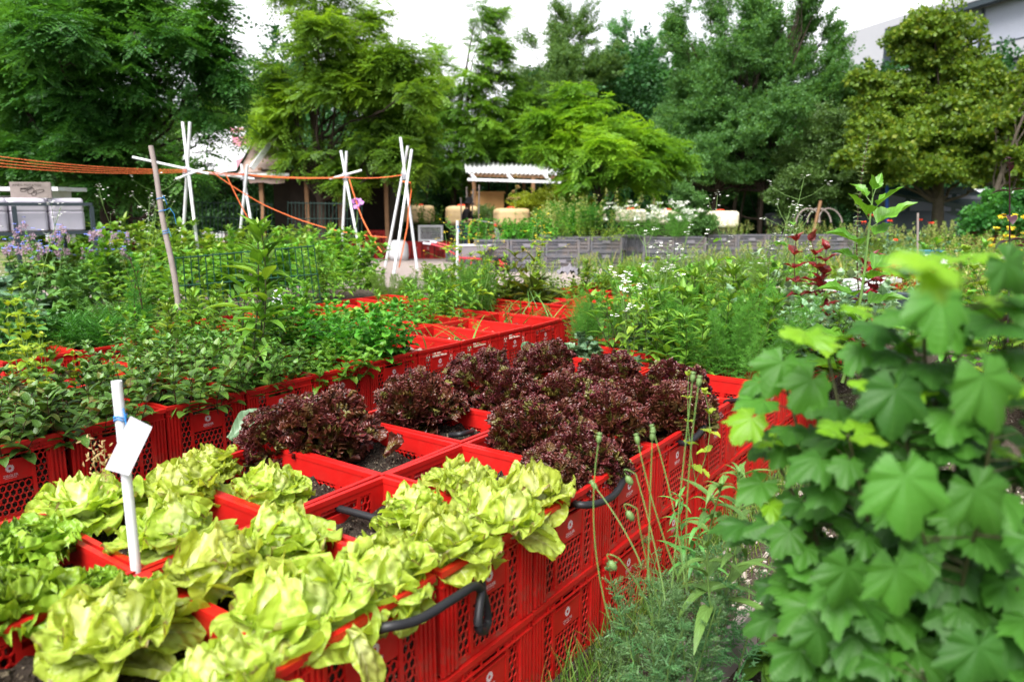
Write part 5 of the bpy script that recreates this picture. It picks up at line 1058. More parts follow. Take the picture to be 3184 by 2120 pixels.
# ================================================================ water tanks
M['tankbeige']=plain('beige_tank',(.62,.45,.24),.55,.3,.10,1.5,dirt=(.42,.27,.12),dirtscale=1.2); M['tankwhite']=plain('pale_tank',(.80,.72,.56),.55,.3,.08,1.5,dirt=(.6,.5,.36),dirtscale=1.2); M['tankblack']=plain('black_tank',(.02,.022,.028),.5,.4,.2); M['cap']=plain('red_cap',(.65,.06,.02),.5,.4,.1)
def watertank(V,d,w,h,dp,mat,label,rz=0):
    mb=MB(); nz=10; K=32; R=[]
    for t,ins in ((0,.12),(.04,.04),(.12,.0),(.30,.0),(.34,.004),(.38,.0),(.62,.0),(.66,.004),(.70,.0),(.86,.005),(.94,.04),(.985,.11),(1.0,.22)):
        a=np.linspace(0,2*pi,K,endpoint=False); c=np.sign(np.cos(a))*np.abs(np.cos(a))**.42; s=np.sign(np.sin(a))*np.abs(np.sin(a))**.42
        R.append(np.stack([c*(w/2-ins*.8),s*(dp/2-ins*.8),np.full(K,t*h)+.012*np.cos(3*a)*(t>.9)],-1))
    V3=np.array(R).reshape(-1,3); F=[[i*K+j,i*K+(j+1)%K,(i+1)*K+(j+1)%K,(i+1)*K+j] for i in range(len(R)-1) for j in range(K)]
    mb.add(V3,[np.array(F)]); mb.add(V3[-K:],[np.array([list(range(K))])])
    p=wd(V,d); e=empty('water_tank',tuple(p),rz); mb.build('body',mat,e,True); cb=MB(); cb.lathe([(.13,h-.012),(.13,h+.045),(.11,h+.06),(.001,h+.06)],14); cb.build('cap',M['cap'],e,True)
    bs=MB(); 
    bs.box((-w/2+.1,-dp/2+.1,-p[2]),(w/2-.1,dp/2-.1,-.001)); bs.build('base',M['darkwood_and_shade'],e); return tag(e,label,'water tank','beige and white water tanks')
for V,d,w,h,mt,lb,rz in [((965,512),24,.92,.52,'tankbeige','beige water tank behind the tallest pole tripod',0),((1062,518),24.5,1.0,.60,'tankbeige','beige water tank behind the person in the black hat',.2),((1176,520),23,1.02,.52,'tankbeige','beige water tank with a ribbed end behind the brown dock spike',.25),((1246,514),24.5,.9,.42,'tankbeige','beige water tank with crossed sticks before it',0),((1355,512),25,1.05,.42,'tankwhite','pale water tank half hidden by flowering weeds',0),((1450,512),25,.95,.42,'tankwhite','pale water tank behind the white flower mound',0),((1534,516),25,1.05,.45,'tankwhite','pale water tank left of the conical shrub',0),((1655,523),25,1.10,.52,'tankwhite','whitest water tank, standing free right of the conical shrub',0),((1812,522),26,1.5,.46,'tankblack','black water tank with a red cap left of the tall orach',0)]:
    watertank(V,d,w,h,.9,M[mt],lb,rz)
# ================================================================ person watering
def skinned(name,chains,mat,parent,lvl=2):
    V=[];E_=[];Rr=[]
    idx={}
    def vid(p,r):
        k=tuple(np.round(p,4)); 
        if k not in idx: idx[k]=len(V); V.append(k); Rr.append(r)
        return idx[k]
    for ch in chains:
        l=None
        for p,r in ch:
            i=vid(p,r)
            if l is not None and l!=i: E_.append((l,i))
            l=i
    me=bpy.data.meshes.new(name); me.from_pydata(V,E_,[]); o=bpy.data.objects.new(name,me); COL.objects.link(o)
    md=o.modifiers.new('Skin','SKIN'); md.use_smooth_shade=True
    for k,sv in enumerate(me.skin_vertices[0].data): sv.radius=(Rr[k],Rr[k]); sv.use_root=(k==0)
    sb=o.modifiers.new('Sub','SUBSURF'); sb.levels=lvl; sb.render_levels=lvl
    dg=bpy.context.evaluated_depsgraph_get(); me2=bpy.data.meshes.new_from_object(o.evaluated_get(dg)); bpy.data.objects.remove(o); me2.name=name; me2.materials.clear(); me2.materials.append(mat)
    q=bpy.data.objects.new(name,me2); COL.objects.link(q); q.parent=parent; return q
M['skin']=plain('skin',(.55,.30,.21),.55,.4,.06); M['blackcloth']=plain('black_cloth',(.014,.012,.013),.85,.2,.3,12); M['denim']=plain('denim',(.045,.065,.11),.85,.2,.25,14); M['hair']=plain('brown_hair',(.09,.04,.02),.6,.4,.3,40); M['yellowhose']=plain('yellow_hose',(.70,.52,.05),.5,.4,.1); M['steelgrey']=plain('grey_metal',(.42,.42,.44),.45,.4,.1,metal=.3)
pp=wd((1072,577),22.6); pp[2]=0; e=empty('person',tuple(pp),0); Z=lambda *a: tuple(a)
body=[[(Z(0,0,.90),.125),(Z(.0,0,1.02),.115),(Z(.02,0,1.18),.135),(Z(.05,0,1.30),.12),(Z(.07,0,1.36),.055),(Z(.095,-.01,1.43),.06),(Z(.10,-.01,1.50),.088),(Z(.105,-.01,1.565),.07)],
 [(Z(0,0,.90),.125),(Z(.02,-.09,.84),.10),(Z(.03,-.10,.48),.062),(Z(.02,-.10,.10),.042),(Z(.03,-.10,.04),.04),(Z(.14,-.10,.025),.03)],
 [(Z(0,0,.90),.125),(Z(-.02,.09,.84),.10),(Z(-.04,.10,.48),.062),(Z(-.08,.10,.10),.042),(Z(-.08,.10,.04),.04),(Z(.03,.10,.025),.03)],
 [(Z(.05,0,1.30),.12),(Z(.04,-.17,1.28),.058),(Z(.02,-.22,1.03),.044),(Z(.24,-.22,1.00),.034),(Z(.29,-.21,1.0),.03)],
 [(Z(.05,0,1.30),.12),(Z(.06,.17,1.27),.058),(Z(.16,.19,1.04),.044),(Z(.38,.05,.98),.034),(Z(.43,.03,.98),.03)]]
skinned('body',body,M['skin'],e)
top=[[(Z(0,0,.88),.150),(Z(.0,0,1.02),.135),(Z(.02,0,1.18),.152),(Z(.05,0,1.30),.135),(Z(.06,0,1.34),.08)],[(Z(.05,0,1.30),.135),(Z(.04,-.17,1.28),.075),(Z(.02,-.22,1.05),.062),(Z(.10,-.22,1.03),.058)],[(Z(.05,0,1.30),.135),(Z(.06,.17,1.27),.075),(Z(.16,.19,1.05),.062),(Z(.34,.08,.99),.05)]]
skinned('sweater',top,M['blackcloth'],e)
tr=[[(Z(0,0,.92),.135),(Z(.02,-.09,.84),.112),(Z(.03,-.10,.48),.078),(Z(.02,-.10,.07),.066)],[(Z(0,0,.92),.135),(Z(-.02,.09,.84),.112),(Z(-.04,.10,.48),.078),(Z(-.08,.10,.07),.066)]]
skinned('trousers',tr,M['denim'],e)
sh=MB()
for x,y in ((.08,-.10),(-.02,.10)): sh.lathe([(.001,0),(.07,.0),(.075,.03),(.06,.075),(.045,.10)],14,0,(x,y,.0))
sh.build('shoe',M['black'],e,True)
hm=MB()
for k in range(70):
    a=rng.uniform(pi*.35,pi*1.65); hm.tube([(.10+.085*cos(a),-.01+.085*sin(a),1.57),(.095+.10*cos(a),-.01+.10*sin(a),1.46),(.085+.10*cos(a),-.01+.11*sin(a),1.36-rng.uniform(0,.1))],.012,.005,4,0,False)
hm.build('hair',M['hair'],e,True)
ht=MB(); ht.lathe([(.001,.135),(.06,.133),(.092,.11),(.102,.0),(.105,-.005),(.165,-.035),(.185,-.05),(.18,-.055),(.10,-.02)],24); h=ht.build('hat',M['blackcloth'],e,True); h.location=(.105,-.01,1.545); h.rotation_euler=(0,.12,0)
fc=MB(); fc.lathe([(.001,0),(.011,.01),(.006,.03)],8,0,(.185,-.01,1.475))
for y in (-.04,.02): fc.lathe([(.001,0),(.008,.004),(.001,.010)],8,1,(.178,y,1.51))
fc.box((.176,-.03,1.445),(.182,.012,1.452),2); fc.build('face',[M['skin'],M['black'],M['petal_red']],e)
for (x,y,z,sg) in ((.30,-.21,1.0,1),(.44,.03,.98,-1)):
    hd=MB()
    for q,(L,o_) in enumerate(((.06,-.022),(.07,-.008),(.066,.008),(.052,.02))): hd.tube([(x-.01,y+o_,z+.012),(x+.035,y+o_,z+.018),(x+.04,y+o_*.9,z-.012),(x+.02,y+o_*.9,z-.026)],.0095,.0075,6)
    hd.tube([(x,y-sg*.03,z-.01),(x+.025,y-sg*.035,z-.02),(x+.035,y-sg*.015,z-.015)],.010,.008,6); hd.build('hand',M['skin'],e,True)
tag(e,'person in black hat, black sweater and jeans watering with a hose','person')
q=np.array(pp); h2=empty('watering_lance',tuple(q)); mb=MB(); mb.tube([(.30,-.22,1.0),(.45,-.02,.985),(.72,.02,.94),(.86,.0,.90)],.014,.012,7); mb.build('tube',M['steelgrey'],h2,True); mb=MB(); mb.lathe([(.02,0),(.05,-.05),(.055,-.09),(.001,-.09)],12,0,(.87,0,.90)); mb.build('rose',M['cap'],h2,True); tag(h2,'grey watering lance with a red head held by the person','watering lance')
mb=MB(); mb.tube([(.29,-.25,1.0),(.20,-.32,1.0),(.12,-.36,.85),(.10,-.38,.5),(.12,-.42,.1),(.6,-.6,.03),(1.4,-.9,.03)],.028,.028,8); o=mb.build('yellow_hose',M['yellowhose'],smooth=True,loc=tuple(q)); tag(o,'yellow hose hanging from the person\'s hand','hose')
m,nt=newmat('water_spray'); t=N(nt,'ShaderNodeBsdfTransparent'); dfu=N(nt,'ShaderNodeBsdfDiffuse'); dfu.inputs[0].default_value=(.8,.8,.85,1); mx=N(nt,'ShaderNodeMixShader'); mx.inputs[0].default_value=.5; nt.links.new(t.outputs[0],mx.inputs[1]); nt.links.new(dfu.outputs[0],mx.inputs[2]); out=N(nt,'ShaderNodeOutputMaterial'); nt.links.new(mx.outputs[0],out.inputs[0]); M['spray']=m
mb=MB()
for k in range(420):
    t=rng.random(); a=rng.uniform(0,6.28); r_=(.03+.13*t)*math.sqrt(rng.random()); c=np.array([.89+.12*t+r_*cos(a),r_*sin(a),.80-.42*t]); mb.tube([c,c+[.006,0,-.05]],.0035,.002,3,0,False)
o=mb.build('water_spray',M['spray'],loc=tuple(q)); tag(o,'white water spray falling from the watering lance','spray')
# ================================================================ wheelbarrow, posts
d=16.4; c=wd((1085,606),d); c[2]=0; e=empty('wheelbarrow',tuple(c),-.15); M['redmetal']=plain('red_paint',(.55,.02,.04),.4,.5,.1); M['traygrey']=plain('grey_tray',(.33,.32,.35),.45,.5,.12,3)
tr=MB(); bot=[(-.20,-.20,.34),(.22,-.18,.34),(.22,.18,.34),(-.20,.20,.34)]; topp=[(-.34,-.31,.58),(.48,-.30,.60),(.48,.30,.60),(-.34,.31,.58)]
V=bot+topp; inn=[(x*.96,y*.95,z+.012) for x,y,z in bot]+[(x*.97,y*.96,z) for x,y,z in topp]; Fq=np.array([[0,3,2,1],[0,1,5,4],[1,2,6,5],[2,3,7,6],[3,0,4,7]]); tr.add(V,[Fq]); tr.add(inn,[Fq[:,::-1]]); tr.add(topp+inn[4:],[np.array([[0,1,5,4],[1,2,6,5],[2,3,7,6],[3,0,4,7]])]); tr.tube(topp+[topp[0]],.012,None,6); tr.build('tray',M['traygrey'],e)
fr=MB()
for y in (-.25,.25): fr.tube([(-.85,y*1.1,.62),(-.55,y*1.1,.55),(-.2,y,.33),(.25,y*.7,.30),(.62,y*.25,.20)],.018,None,8); fr.tube([(-.2,y,.33),(-.28,y,.05),(-.18,y,.02),(.0,y,.02),(.05,y*.9,.31)],.016,None,8)
fr.tube([(-.24,-.25,.1),(-.24,.25,.1)],.012,None,6); fr.build('frame',M['redmetal'],e,True)
for y in (-.27,.27): g=MB(); g.tube([(-1.0,y*1.1,.64),(-.83,y*1.1,.617)],.023,.023,8); g.build('handle_grip',M['tank'],e,True)
w=MB(); a=np.linspace(0,2*pi,25); w.tube([(.66+.15*cos(q),0,.19+.15*sin(q)) for q in a],.04,None,8,0,False); w.build('tyre',M['black'],e,True); w=MB(); 
for k in range(3): w.tube([(.66+.13*cos(k*pi/3),0,.19+.13*sin(k*pi/3)),(.66-.13*cos(k*pi/3),0,.19-.13*sin(k*pi/3))],.02,None,6)
w.tube([(.66,-.08,.19),(.66,.08,.19)],.02,None,8); w.build('rim',M['redmetal'],e,True); tag(e,'wheelbarrow with grey tray and red frame on the gravel','wheelbarrow')
a,b=wd((1051,625),12.4),wd((1052,507),12.4); e=empty('white_post',tuple(a)); mb=MB(); mb.tube([(0,0,-.3),tuple(b-a)],.024,.024,10); mb.build('post',M['white'],e,True); mb=MB(); z=(b-a)[2]; mb.tube([(.02,-.025,z*.9),(.03,-.03,z*.85),(.05,-.03,z*.78),(.07,-.03,z*.74)],.008,.005,5); mb.build('string',M['cord_blue'],e,True); tag(e,'white upright post with blue string in front of the wheelbarrow','post')
for k,(T,Bv,d,lb) in enumerate([((1073,430),(1076,560),23,'pale bamboo cane left of the pergola post'),((1088,435),(1085,520),22.8,'leaning bamboo cane behind the black hat'),((1102,425),(1100,560),22.9,'thicker grey cane right of the black hat'),((1060,455),(1062,540),23.2,'thin cane left of the person'),((1249,510),(1252,470),23,'short cane between beige tanks')]): rodobj('cane',lb,'cane',[wd(Bv,d),wd(T,d)],.022,M['greywood'],'garden canes')
rodobj('thin_cane','thin grey cane above the yellow currant tip','cane',[wd((2109,690),7),wd((2111,490),7)],.010,M['greywood'],'garden canes')
for a_,b_,lb in [((1685,0),(0,0),None)]: pass
# white planks + dark tub, white box, hoops in the middle right
mb=MB()
for k,(A_,B_,dd) in enumerate([((1905,668),(2035,645),6.6),((1925,678),(2020,662),6.5),((1900,648),(2060,640),6.9),((1930,655),(2070,645),6.8)]): bar(mb,wd(A_,dd),wd(B_,dd+.3),.018)
c=mb.v[0].mean(0); tag(mb.build('white_lath_bundle',M['white']),'loose white slats lying behind the red orach','slats')
mb=MB(); mb.box((-.24,-.18,-.24),(.24,.18,0)); mb.box((-.25,-.19,.0),(.25,.19,.025)); tag(mb.build('dark_tub',M['steel'],loc=tuple(wd((2005,680),5.9)),rz=.4),'dark green tub right of the tall orach stem','tub')
mb=MB(); bar(mb,wd((2070,715),6),wd((2098,695),6.05),.02); bar(mb,wd((2075,720),6),wd((2130,745),6.2),.03); bar(mb,wd((2092,745),6),wd((2082,695),6.0),.022); tag(mb.build('white_pipe',M['white']),'bent white pipe pieces among the leaves','pipe')
for k,(V,lb) in enumerate([((1858,470),'first'),((1884,468),'second'),((1910,468),'third')]):
    a=np.linspace(0,pi,16); c=wd((V[0],512),22); mb=MB(); mb.tube([c+np.array([.34*cos(q),.1*sin(q)*k,.40*sin(q)]) for q in a],.022,None,6); tag(mb.build('hoop',M['greywood'],smooth=True),f'{lb} bent wooden hoop of the row behind the long grey crates','hoop','wooden hoops')
rodobj('slanted_plank','slanted pale plank leaning on the wooden hoops','plank',[wd((1868,545),21),wd((1888,462),21)],.05,M['wood'],None,4)
for k,(V0,V1,d,lb) in enumerate([((2030,640),(2160,640),9.5,'red-orange crate row end'),]): pass
M['orangecrate']=plain('orange_plastic',(.62,.09,.02),.5,.4,.1)
for k,(V,lb) in enumerate([((2060,640),'orange-red crate below the poppies'),((2100,645),'orange-red crate left of the white bottles'),((2140,648),'orange-red crate right of the thin cane'),((2185,660),'orange-red crate below the white bottles')]):
    o=dup(crate0); o.location=tuple(wd(V,9.2)-np.array([0,0,.1])); o.rotation_euler=(0,0,.2+pi/2*0); tag(o,lb,'crate','red bread crates used as planters')
for k,(V,lb) in enumerate([((2128,613),'white bottle under the blue-green box'),((2140,612),'second white bottle under the blue-green box'),((2166,620),'white bottle right of the blue-green box'),((2176,622),'last white bottle in the right group')]):
    mb=MB(); mb.lathe([(.001,0),(.045,0),(.05,.02),(.05,.16),(.03,.20),(.02,.21),(.02,.235),(.001,.235)],14); tag(mb.build('white_bottle',M['white'],smooth=True,loc=tuple(wd(V,9.0)-np.array([0,0,.1]))),lb,'bottle','white bottles')
mb=MB(); mb.box((-.12,-.09,0),(.12,.09,.07)); mb.box((-.13,-.10,.07),(.13,.10,.085)); M['teal']=plain('teal_plastic',(.02,.16,.22),.5,.4,.1); tag(mb.build('box',M['teal'],loc=tuple(wd((2135,592),9.1))),'small blue-green box above the white bottles','box')
mb=MB(); mb.box((-.55,-.25,-.25),(.55,.25,.05)); mb.box((-.57,-.27,.05),(.57,.27,.09)); M['maroon']=plain('maroon_plastic',(.12,.008,.015),.5,.4,.15); tag(mb.build('maroon_crate',M['maroon'],loc=tuple(wd((2298,536),15))),'dark red box at the foot of the hedge','box')
mb=MB(); bar(mb,wd((2288,606),8),wd((2335,585),8.1),.03); tag(mb.build('grey_plank',M['greywood']),'grey plank tilted above the purple basil','plank')
# white crates / sacks and red crates at the hut
M['sackwhite']=plain('woven_white_sack',(.62,.62,.64),.8,.2,.15,12)
for k,(V,lb) in enumerate([((895,565),'red crate behind the hanging orange string'),((838,570),'red crate by the third pole frame feet'),((870,545),'red crate stacked behind the orange string'),((985,568),'red crate under the white mesh box'),((1010,572),'red crate left of the wheelbarrow handles'),((955,568),'red crate right of the white sack')]):
    o=dup(crate0); o.location=tuple(wd((V[0],V[1]+18),21)*[1,1,0]+np.array([0,0,.31 if k in(2,) else 0.0])); o.scale=(1.5,1.3,1.6); o.rotation_euler=(0,0,.1*k-.2); tag(o,lb,'crate','red crates by the hut')
mb=MB(); mb.lathe([(.001,0),(.24,.01),(.27,.15),(.25,.42),(.20,.5),(.12,.54)],14); tag(mb.build('white_sack',M['sackwhite'],smooth=True,loc=tuple(wd((917,583),20)*[1,1,0])),'white woven sack behind the tallest tripod','sack')
mb=MB(); hexpanel(mb,(0,0,0),(1,0,0),(0,0,1),(0,-1,0),-.28,.28,.05,.37,.05,.035,.015,.010,.01); 
for a_,b_ in (((-.32,-.01,0),(.32,.3,.045)),((-.32,-.01,.375),(.32,.3,.42)),((-.32,-.01,.045),(-.28,.3,.375)),((.28,-.01,.045),(.32,.3,.375))): mb.box(a_,b_)
o=mb.build('mesh_box',M['sackwhite'],loc=tuple(wd((990,555),20.3))); tag(o,'white mesh-fronted box standing on a red crate','box')
# benches in the hut shade
mb=MB(); mb.box((-1.6,-.2,.40),(1.6,.2,.45)); mb.box((-1.5,-.15,0),(-1.4,.15,.40)); mb.box((1.4,-.15,0),(1.5,.15,.40)); M['orangewood']=plain('orange_wood',(.34,.14,.05),.6,.3,.2,8); tag(mb.build('bench',M['orangewood'],loc=tuple(wd((660,570),19)*[1,1,0])),'long orange wooden bench in front of the dark hut','bench')
mb=MB(); mb.box((-.35,-.25,.5),(.35,.25,.55)); mb.box((-.3,-.2,0),(-.25,.2,.5)); mb.box((.25,-.2,0),(.3,.2,.5)); tag(mb.build('small_table',M['wood'],loc=tuple(wd((498,575),19)*[1,1,0])),'small wooden table behind the first mesh fence','table')
mb=MB(); mb.box((-.28,-.16,0),(.28,.16,.22)); mb.box((-.29,-.17,.22),(.29,.17,.235)); tag(mb.build('white_box',M['white'],loc=tuple(wd((498,575),19)*[1,1,0]+np.array([0,0,.551]))),'white box on the small table in the shade','box')

n=14; u=np.linspace(-1,1,n); X,Y=np.meshgrid(u,u,indexing='ij'); Zc=.10*np.exp(-(X**2+Y**2)*1.2)+.03*np.sin(X*7+1)*np.cos(Y*6)+.02*np.sin(X*15+Y*9); G=np.stack([X*.10+.02*np.sin(Y*5),Y*.07,Zc*.7],-1); mb=MB(); mb.grid(G); mb.grid(G[:,::-1]-np.array([0,0,.006])); M['greycloth']=plain('grey_cloth',(.16,.15,.17),.9,.2,.2,20)
tag(mb.build('grey_cloth',M['greycloth'],smooth=True,loc=tuple(wd((1308,628),7.6))),'crumpled grey cloth lying among the potato plants right of the dock','cloth')
# ================================================================ hut with tarp roof
d=20.5; e=empty('garden_hut',tuple(wd((700,560),d)*[1,1,0])); o=np.array(e.location)
def L_(V,dd,dz=0): return wd(V,dd)-o+np.array([0,0,dz])
wb=MB(); x0,x1=wd((560,0),d)[0],wd((880,0),d)[0]
wb.box((x0-o[0],1.6,0),(x1-o[0],1.68,2.4)); wb.box((x1-o[0],-.2,0),(x1-o[0]+.08,1.6,2.4)); wb.box((wd((640,0),d)[0]-o[0],.2,0),(wd((740,0),d)[0]-o[0],.28,2.3)); wb.build('wall',M['darkwood_and_shade'],e)  # near-black walls put in as painted shade under the trees
pm=MB()
for vx,z in ((692,2.9),(585,2.4),(880,2.4),(770,2.4)): x=wd((vx,0),d)[0]-o[0]; pm.box((x-.05,-.35,0),(x+.05,-.25,z))
pm.build('post',M['wood'],e)
m,nt=newmat('printed_tarp'); f=noise(nt,1.1,2); r=mixc(nt,ramp(nt,f,[(.50,(0,0,0)),(.53,(1,1,1))]),(.52,.51,.53),(.42,.17,.21)); finish(nt,r,.5,.3,noise(nt,5,3),.2,.02,.15); M['tarp']=m
M['tarpwhite']=plain('white_tarp',(.50,.50,.52),.5,.3,.03,3); M['tarpbrown']=plain('brownish_tarp',(.34,.25,.22),.7,.3,.2,2,dirt=(.16,.08,.05),dirtscale=2.5)
def patch(mb,Q,n=10,sagz=.08,mat=0,th=.004):
    a,b,c,dq=[np.array(q,float) for q in Q]; S=np.linspace(0,1,n)
    G=np.array([[a*(1-s)*(1-t)+b*s*(1-t)+c*s*t+dq*(1-s)*t-np.array([0,0,sagz*4*s*(1-s)*4*t*(1-t)])+np.array([0,0,.02*sin(s*9+t*5)]) for s in S] for t in S]); mb.grid(G,mat); mb.grid(G[:,::-1]-np.array([0,0,th]),mat)
t1=MB(); patch(t1,[L_((450,305),d+2.2),L_((603,288),d+2.4),L_((543,394),d-.6),L_((400,402),d-.5)],12,.1); t1.build('white_tarp',M['tarpwhite'],e,True)
t2=MB(); patch(t2,[L_((528,297),d+2.25,.03),L_((602,289),d+2.4,.03),L_((545,392),d-.6,.03),L_((540,350),d+.8,.04)],10,.03); t2.build('printed_tarp',M['tarp'],e,True)
t3=MB(); patch(t3,[L_((603,292),d+2.4),L_((643,342),d+1.6),L_((634,397),d-.5),L_((545,399),d-.6)],10,.05); patch(t3,[L_((560,398),d-.55),L_((655,400),d-.5),L_((655,422),d-.5),L_((575,420),d-.55)],6,.0); t3.build('brown_tarp',M['tarpbrown'],e,True)
bm=MB(); bar(bm,L_((578,388),d-.7),L_((640,305),d-.2),.06); bar(bm,L_((640,300),d+.3),L_((640,272),d+.3),.05); bar(bm,L_((500,402),d-.6),L_((665,402),d-.6),.035); bm.build('beam',M['white'],e)
rf=MB(); rf.box((wd((590,0),d)[0]-o[0],-.4,2.30),(wd((905,0),d)[0]-o[0],1.8,2.36)); rf.build('roof',M['darkwood_and_shade'],e)
tag(e,'hut with added shade-dark walls and white and pink printed tarpaulin roof behind the pole frames','hut')
# pergola
d=26.; c0=wd((1190,560),d)*[1,1,0]; e=empty('pergola',tuple(c0)); o=c0
def L2(V,dd): return wd(V,dd)-o
M['corrugated']=plain('white_roof_sheet',(.5,.5,.51),.5,.3,.05,4)
t=MB(); n=60; a,b,c,dq=L2((1066,370),d+2.6),L2((1328,376),d+2.6),L2((1310,404),d),L2((1072,398),d)
G=np.array([[(a+(b-a)*s)*(1-q)+(dq+(c-dq)*s)*q+np.array([0,0,.035*sin(s*150)]) for s in np.linspace(0,1,n*3)] for q in (0,.5,1)]); t.grid(G); t.grid(G[:,::-1]-np.array([0,0,.01])); t.build('roof',M['corrugated'],e,True)
bm=MB(); bar(bm,L2((1075,413),d-.4),L2((1320,420),d-.4),.045)
for vx in (1087,1170,1255,1300): bar(bm,L2((vx-4,400),d+.1),L2((vx+9,416),d-.42),.04)
bm.build('rafter',M['white'],e); bm=MB(); bar(bm,L2((1080,402),d+.1),L2((1310,408),d+.1),.06); bm.build('beam',M['wood'],e); bm=MB(); bar(bm,L2((1066,376),d+2.5),L2((1325,380),d+2.5),.05); bm.build('beam',M['wood'],e)
for vx,dd in ((1090,0),(1226,.1),(1205,2.5),(1080,2.5),(1310,2.4),(1305,0)): pm=MB(); p=L2((vx,400),d+dd); pm.box((p[0]-.06,p[1]-.06,0),(p[0]+.06,p[1]+.06,p[2]-.05)); pm.build('post',M['wood'],e)
tag(e,'open wooden pergola with a white roof behind the beige tanks','pergola')
mb=MB(); p=wd((1135,545),25.5); mb.box((-.55,-.3,0),(.55,.3,1.55)); mb.box((-.6,-.35,1.55),(.6,.35,1.62)); mb.box((-.03,-.315,0),(.03,-.30,1.55)); M['ply']=plain('plywood',(.50,.27,.10),.7,.3,.2,4); tag(mb.build('plywood_cabinet',M['ply'],loc=(wd((1118,0),26)[0],27.2,.3)),'orange-brown plywood cabinet under the pergola','cabinet')
# dark tarpaulin canopy, people under the trees
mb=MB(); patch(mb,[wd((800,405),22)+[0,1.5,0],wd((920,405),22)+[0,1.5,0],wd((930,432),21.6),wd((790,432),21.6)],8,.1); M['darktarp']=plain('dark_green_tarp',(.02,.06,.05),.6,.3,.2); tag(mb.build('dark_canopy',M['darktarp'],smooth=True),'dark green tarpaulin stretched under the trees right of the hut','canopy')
def farperson(V,top,label,h=1.7,d=25.):
    p=wd(V,d); e=empty('person',(p[0],p[1],0),rng.uniform(2.2,4)); s=h/1.7
    skinned('body',[[(Z(0,0,.92*s),.11),(Z(0,0,1.15*s),.13),(Z(0,0,1.36*s),.11),(Z(0,0,1.45*s),.05),(Z(.0,0,1.54*s),.075),(Z(0,0,1.63*s),.08)],[(Z(0,0,.92*s),.11),(Z(0,-.09,.5*s),.06),(Z(0,-.10,.05),.045),(Z(.1,-.10,.03),.035)],[(Z(0,0,.92*s),.11),(Z(0,.09,.5*s),.06),(Z(0,.10,.05),.045),(Z(.1,.10,.03),.035)],[(Z(0,0,1.36*s),.11),(Z(0,-.18,1.32*s),.05),(Z(.02,-.24,1.08*s),.04),(Z(.1,-.23,.88*s),.032)],[(Z(0,0,1.36*s),.11),(Z(0,.18,1.32*s),.05),(Z(.02,.24,1.08*s),.04),(Z(.1,.22,.88*s),.032)]],M['skin'],e,1)
    skinned('shirt',[[(Z(0,0,.90*s),.125),(Z(0,0,1.15*s),.145),(Z(0,0,1.36*s),.125)],[(Z(0,0,1.36*s),.125),(Z(0,-.18,1.32*s),.07),(Z(.02,-.23,1.14*s),.06)],[(Z(0,0,1.36*s),.125),(Z(0,.18,1.32*s),.07),(Z(.02,.23,1.14*s),.06)]],top,e,1)
    skinned('trousers',[[(Z(0,0,.93*s),.125),(Z(0,-.09,.5*s),.078),(Z(0,-.10,.08),.06)],[(Z(0,0,.93*s),.125),(Z(0,.09,.5*s),.078),(Z(0,.10,.08),.06)]],M['blackcloth'],e,1)
    hb=MB(); hb.lathe([(.105,-.02),(.108,.03),(.08,.085),(.001,.10)],14,0,(-.015,0,1.63*s)); hb.build('hair',M['hair'],e,True); return tag(e,label,'person')
M['shirtwhite']=plain('pale_shirt',(.55,.55,.58),.8,.2,.1); M['shirtblue']=plain('blue_shirt',(.20,.27,.45),.8,.2,.1)
farperson((863,560),M['shirtwhite'],'person in a pale shirt standing in shade under the trees'); farperson((885,560),M['shirtblue'],'person in a greyish blue shirt beside the pale-shirted one'); farperson((816,560),M['shirtblue'],'person in a blue shirt behind the third pole frame')
# ================================================================ modern building on the right
cpt=wd((2002,474),42.); fd=np.array([.252,-.968,0]); bn=np.array([-.968,-.252,0]); rzb=math.atan2(fd[1],fd[0])
# local: x along the facade (towards the viewer), y = into the building, z up
e=empty('concrete_building',(cpt[0],cpt[1],0),rzb)
def fx(V):  # facade coordinates of a picture spot
    o=np.array([0,0,CAMZ]); r=ray(V); t=((cpt-o)@bn)/(r@bn); p=o+r*t-np.array([cpt[0],cpt[1],0]); return p@fd,p[2]
ztop=fx((2002,60))[1]; zin=fx((2002,88))[1]; xl=fx((1930,100))[0]; zsl=3.0
W_=MB(); W_.box((xl,0,0),(-.02,.5,ztop)); W_.box((-.02,0,zin+.25),(34,.5,ztop)); W_.box((xl,.5,ztop-.35),(34,14,ztop)); W_.box((xl,.5,0),(xl+.4,14,ztop-.35)); W_.build('wall',M['concrete'],e)
zb1=fx((2355,83))[1]; zb0=fx((2355,110))[1]
fm=MB(); fm.box((-.02,.02,zb0-3),(.12,.45,zin+.02)); fm.box((-.02,.02,zin),(34,.45,zin+.248)); 
for x in np.arange(2.75,34,2.75): fm.box((x-.05,.62,zb1),(x+.05,.7,zin))
fm.box((2.5,.6,zb1),(34,.68,zb1+.12)); fm.build('window_frame',M['steel'],e)
bl=MB(); M['blind']=plain('pale_blind',(.50,.52,.60),.5,.3,.05)
for z in np.arange(zb1+.14,zin-.02,.10): bl.box((2.6,.72,z),(34,.80,z+.085))
bl.build('blind',M['blind'],e)
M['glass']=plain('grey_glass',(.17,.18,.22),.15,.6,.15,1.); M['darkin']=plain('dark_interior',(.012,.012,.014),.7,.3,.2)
sl=MB(); sl.box((.15,.5,zb0-.2),(34,1.2,zb1)); sl.box((.15,1.6,zb1),(2.5,1.7,zin)); sl.box((-.02,-.15,zsl),(34,1.2,zsl+.45)); sl.build('floor_slab',M['concrete'],e)
gl=MB(); gl.box((.15,.85,zsl+.45),(34,.95,zb0-.2)); gl.build('window',M['glass'],e)
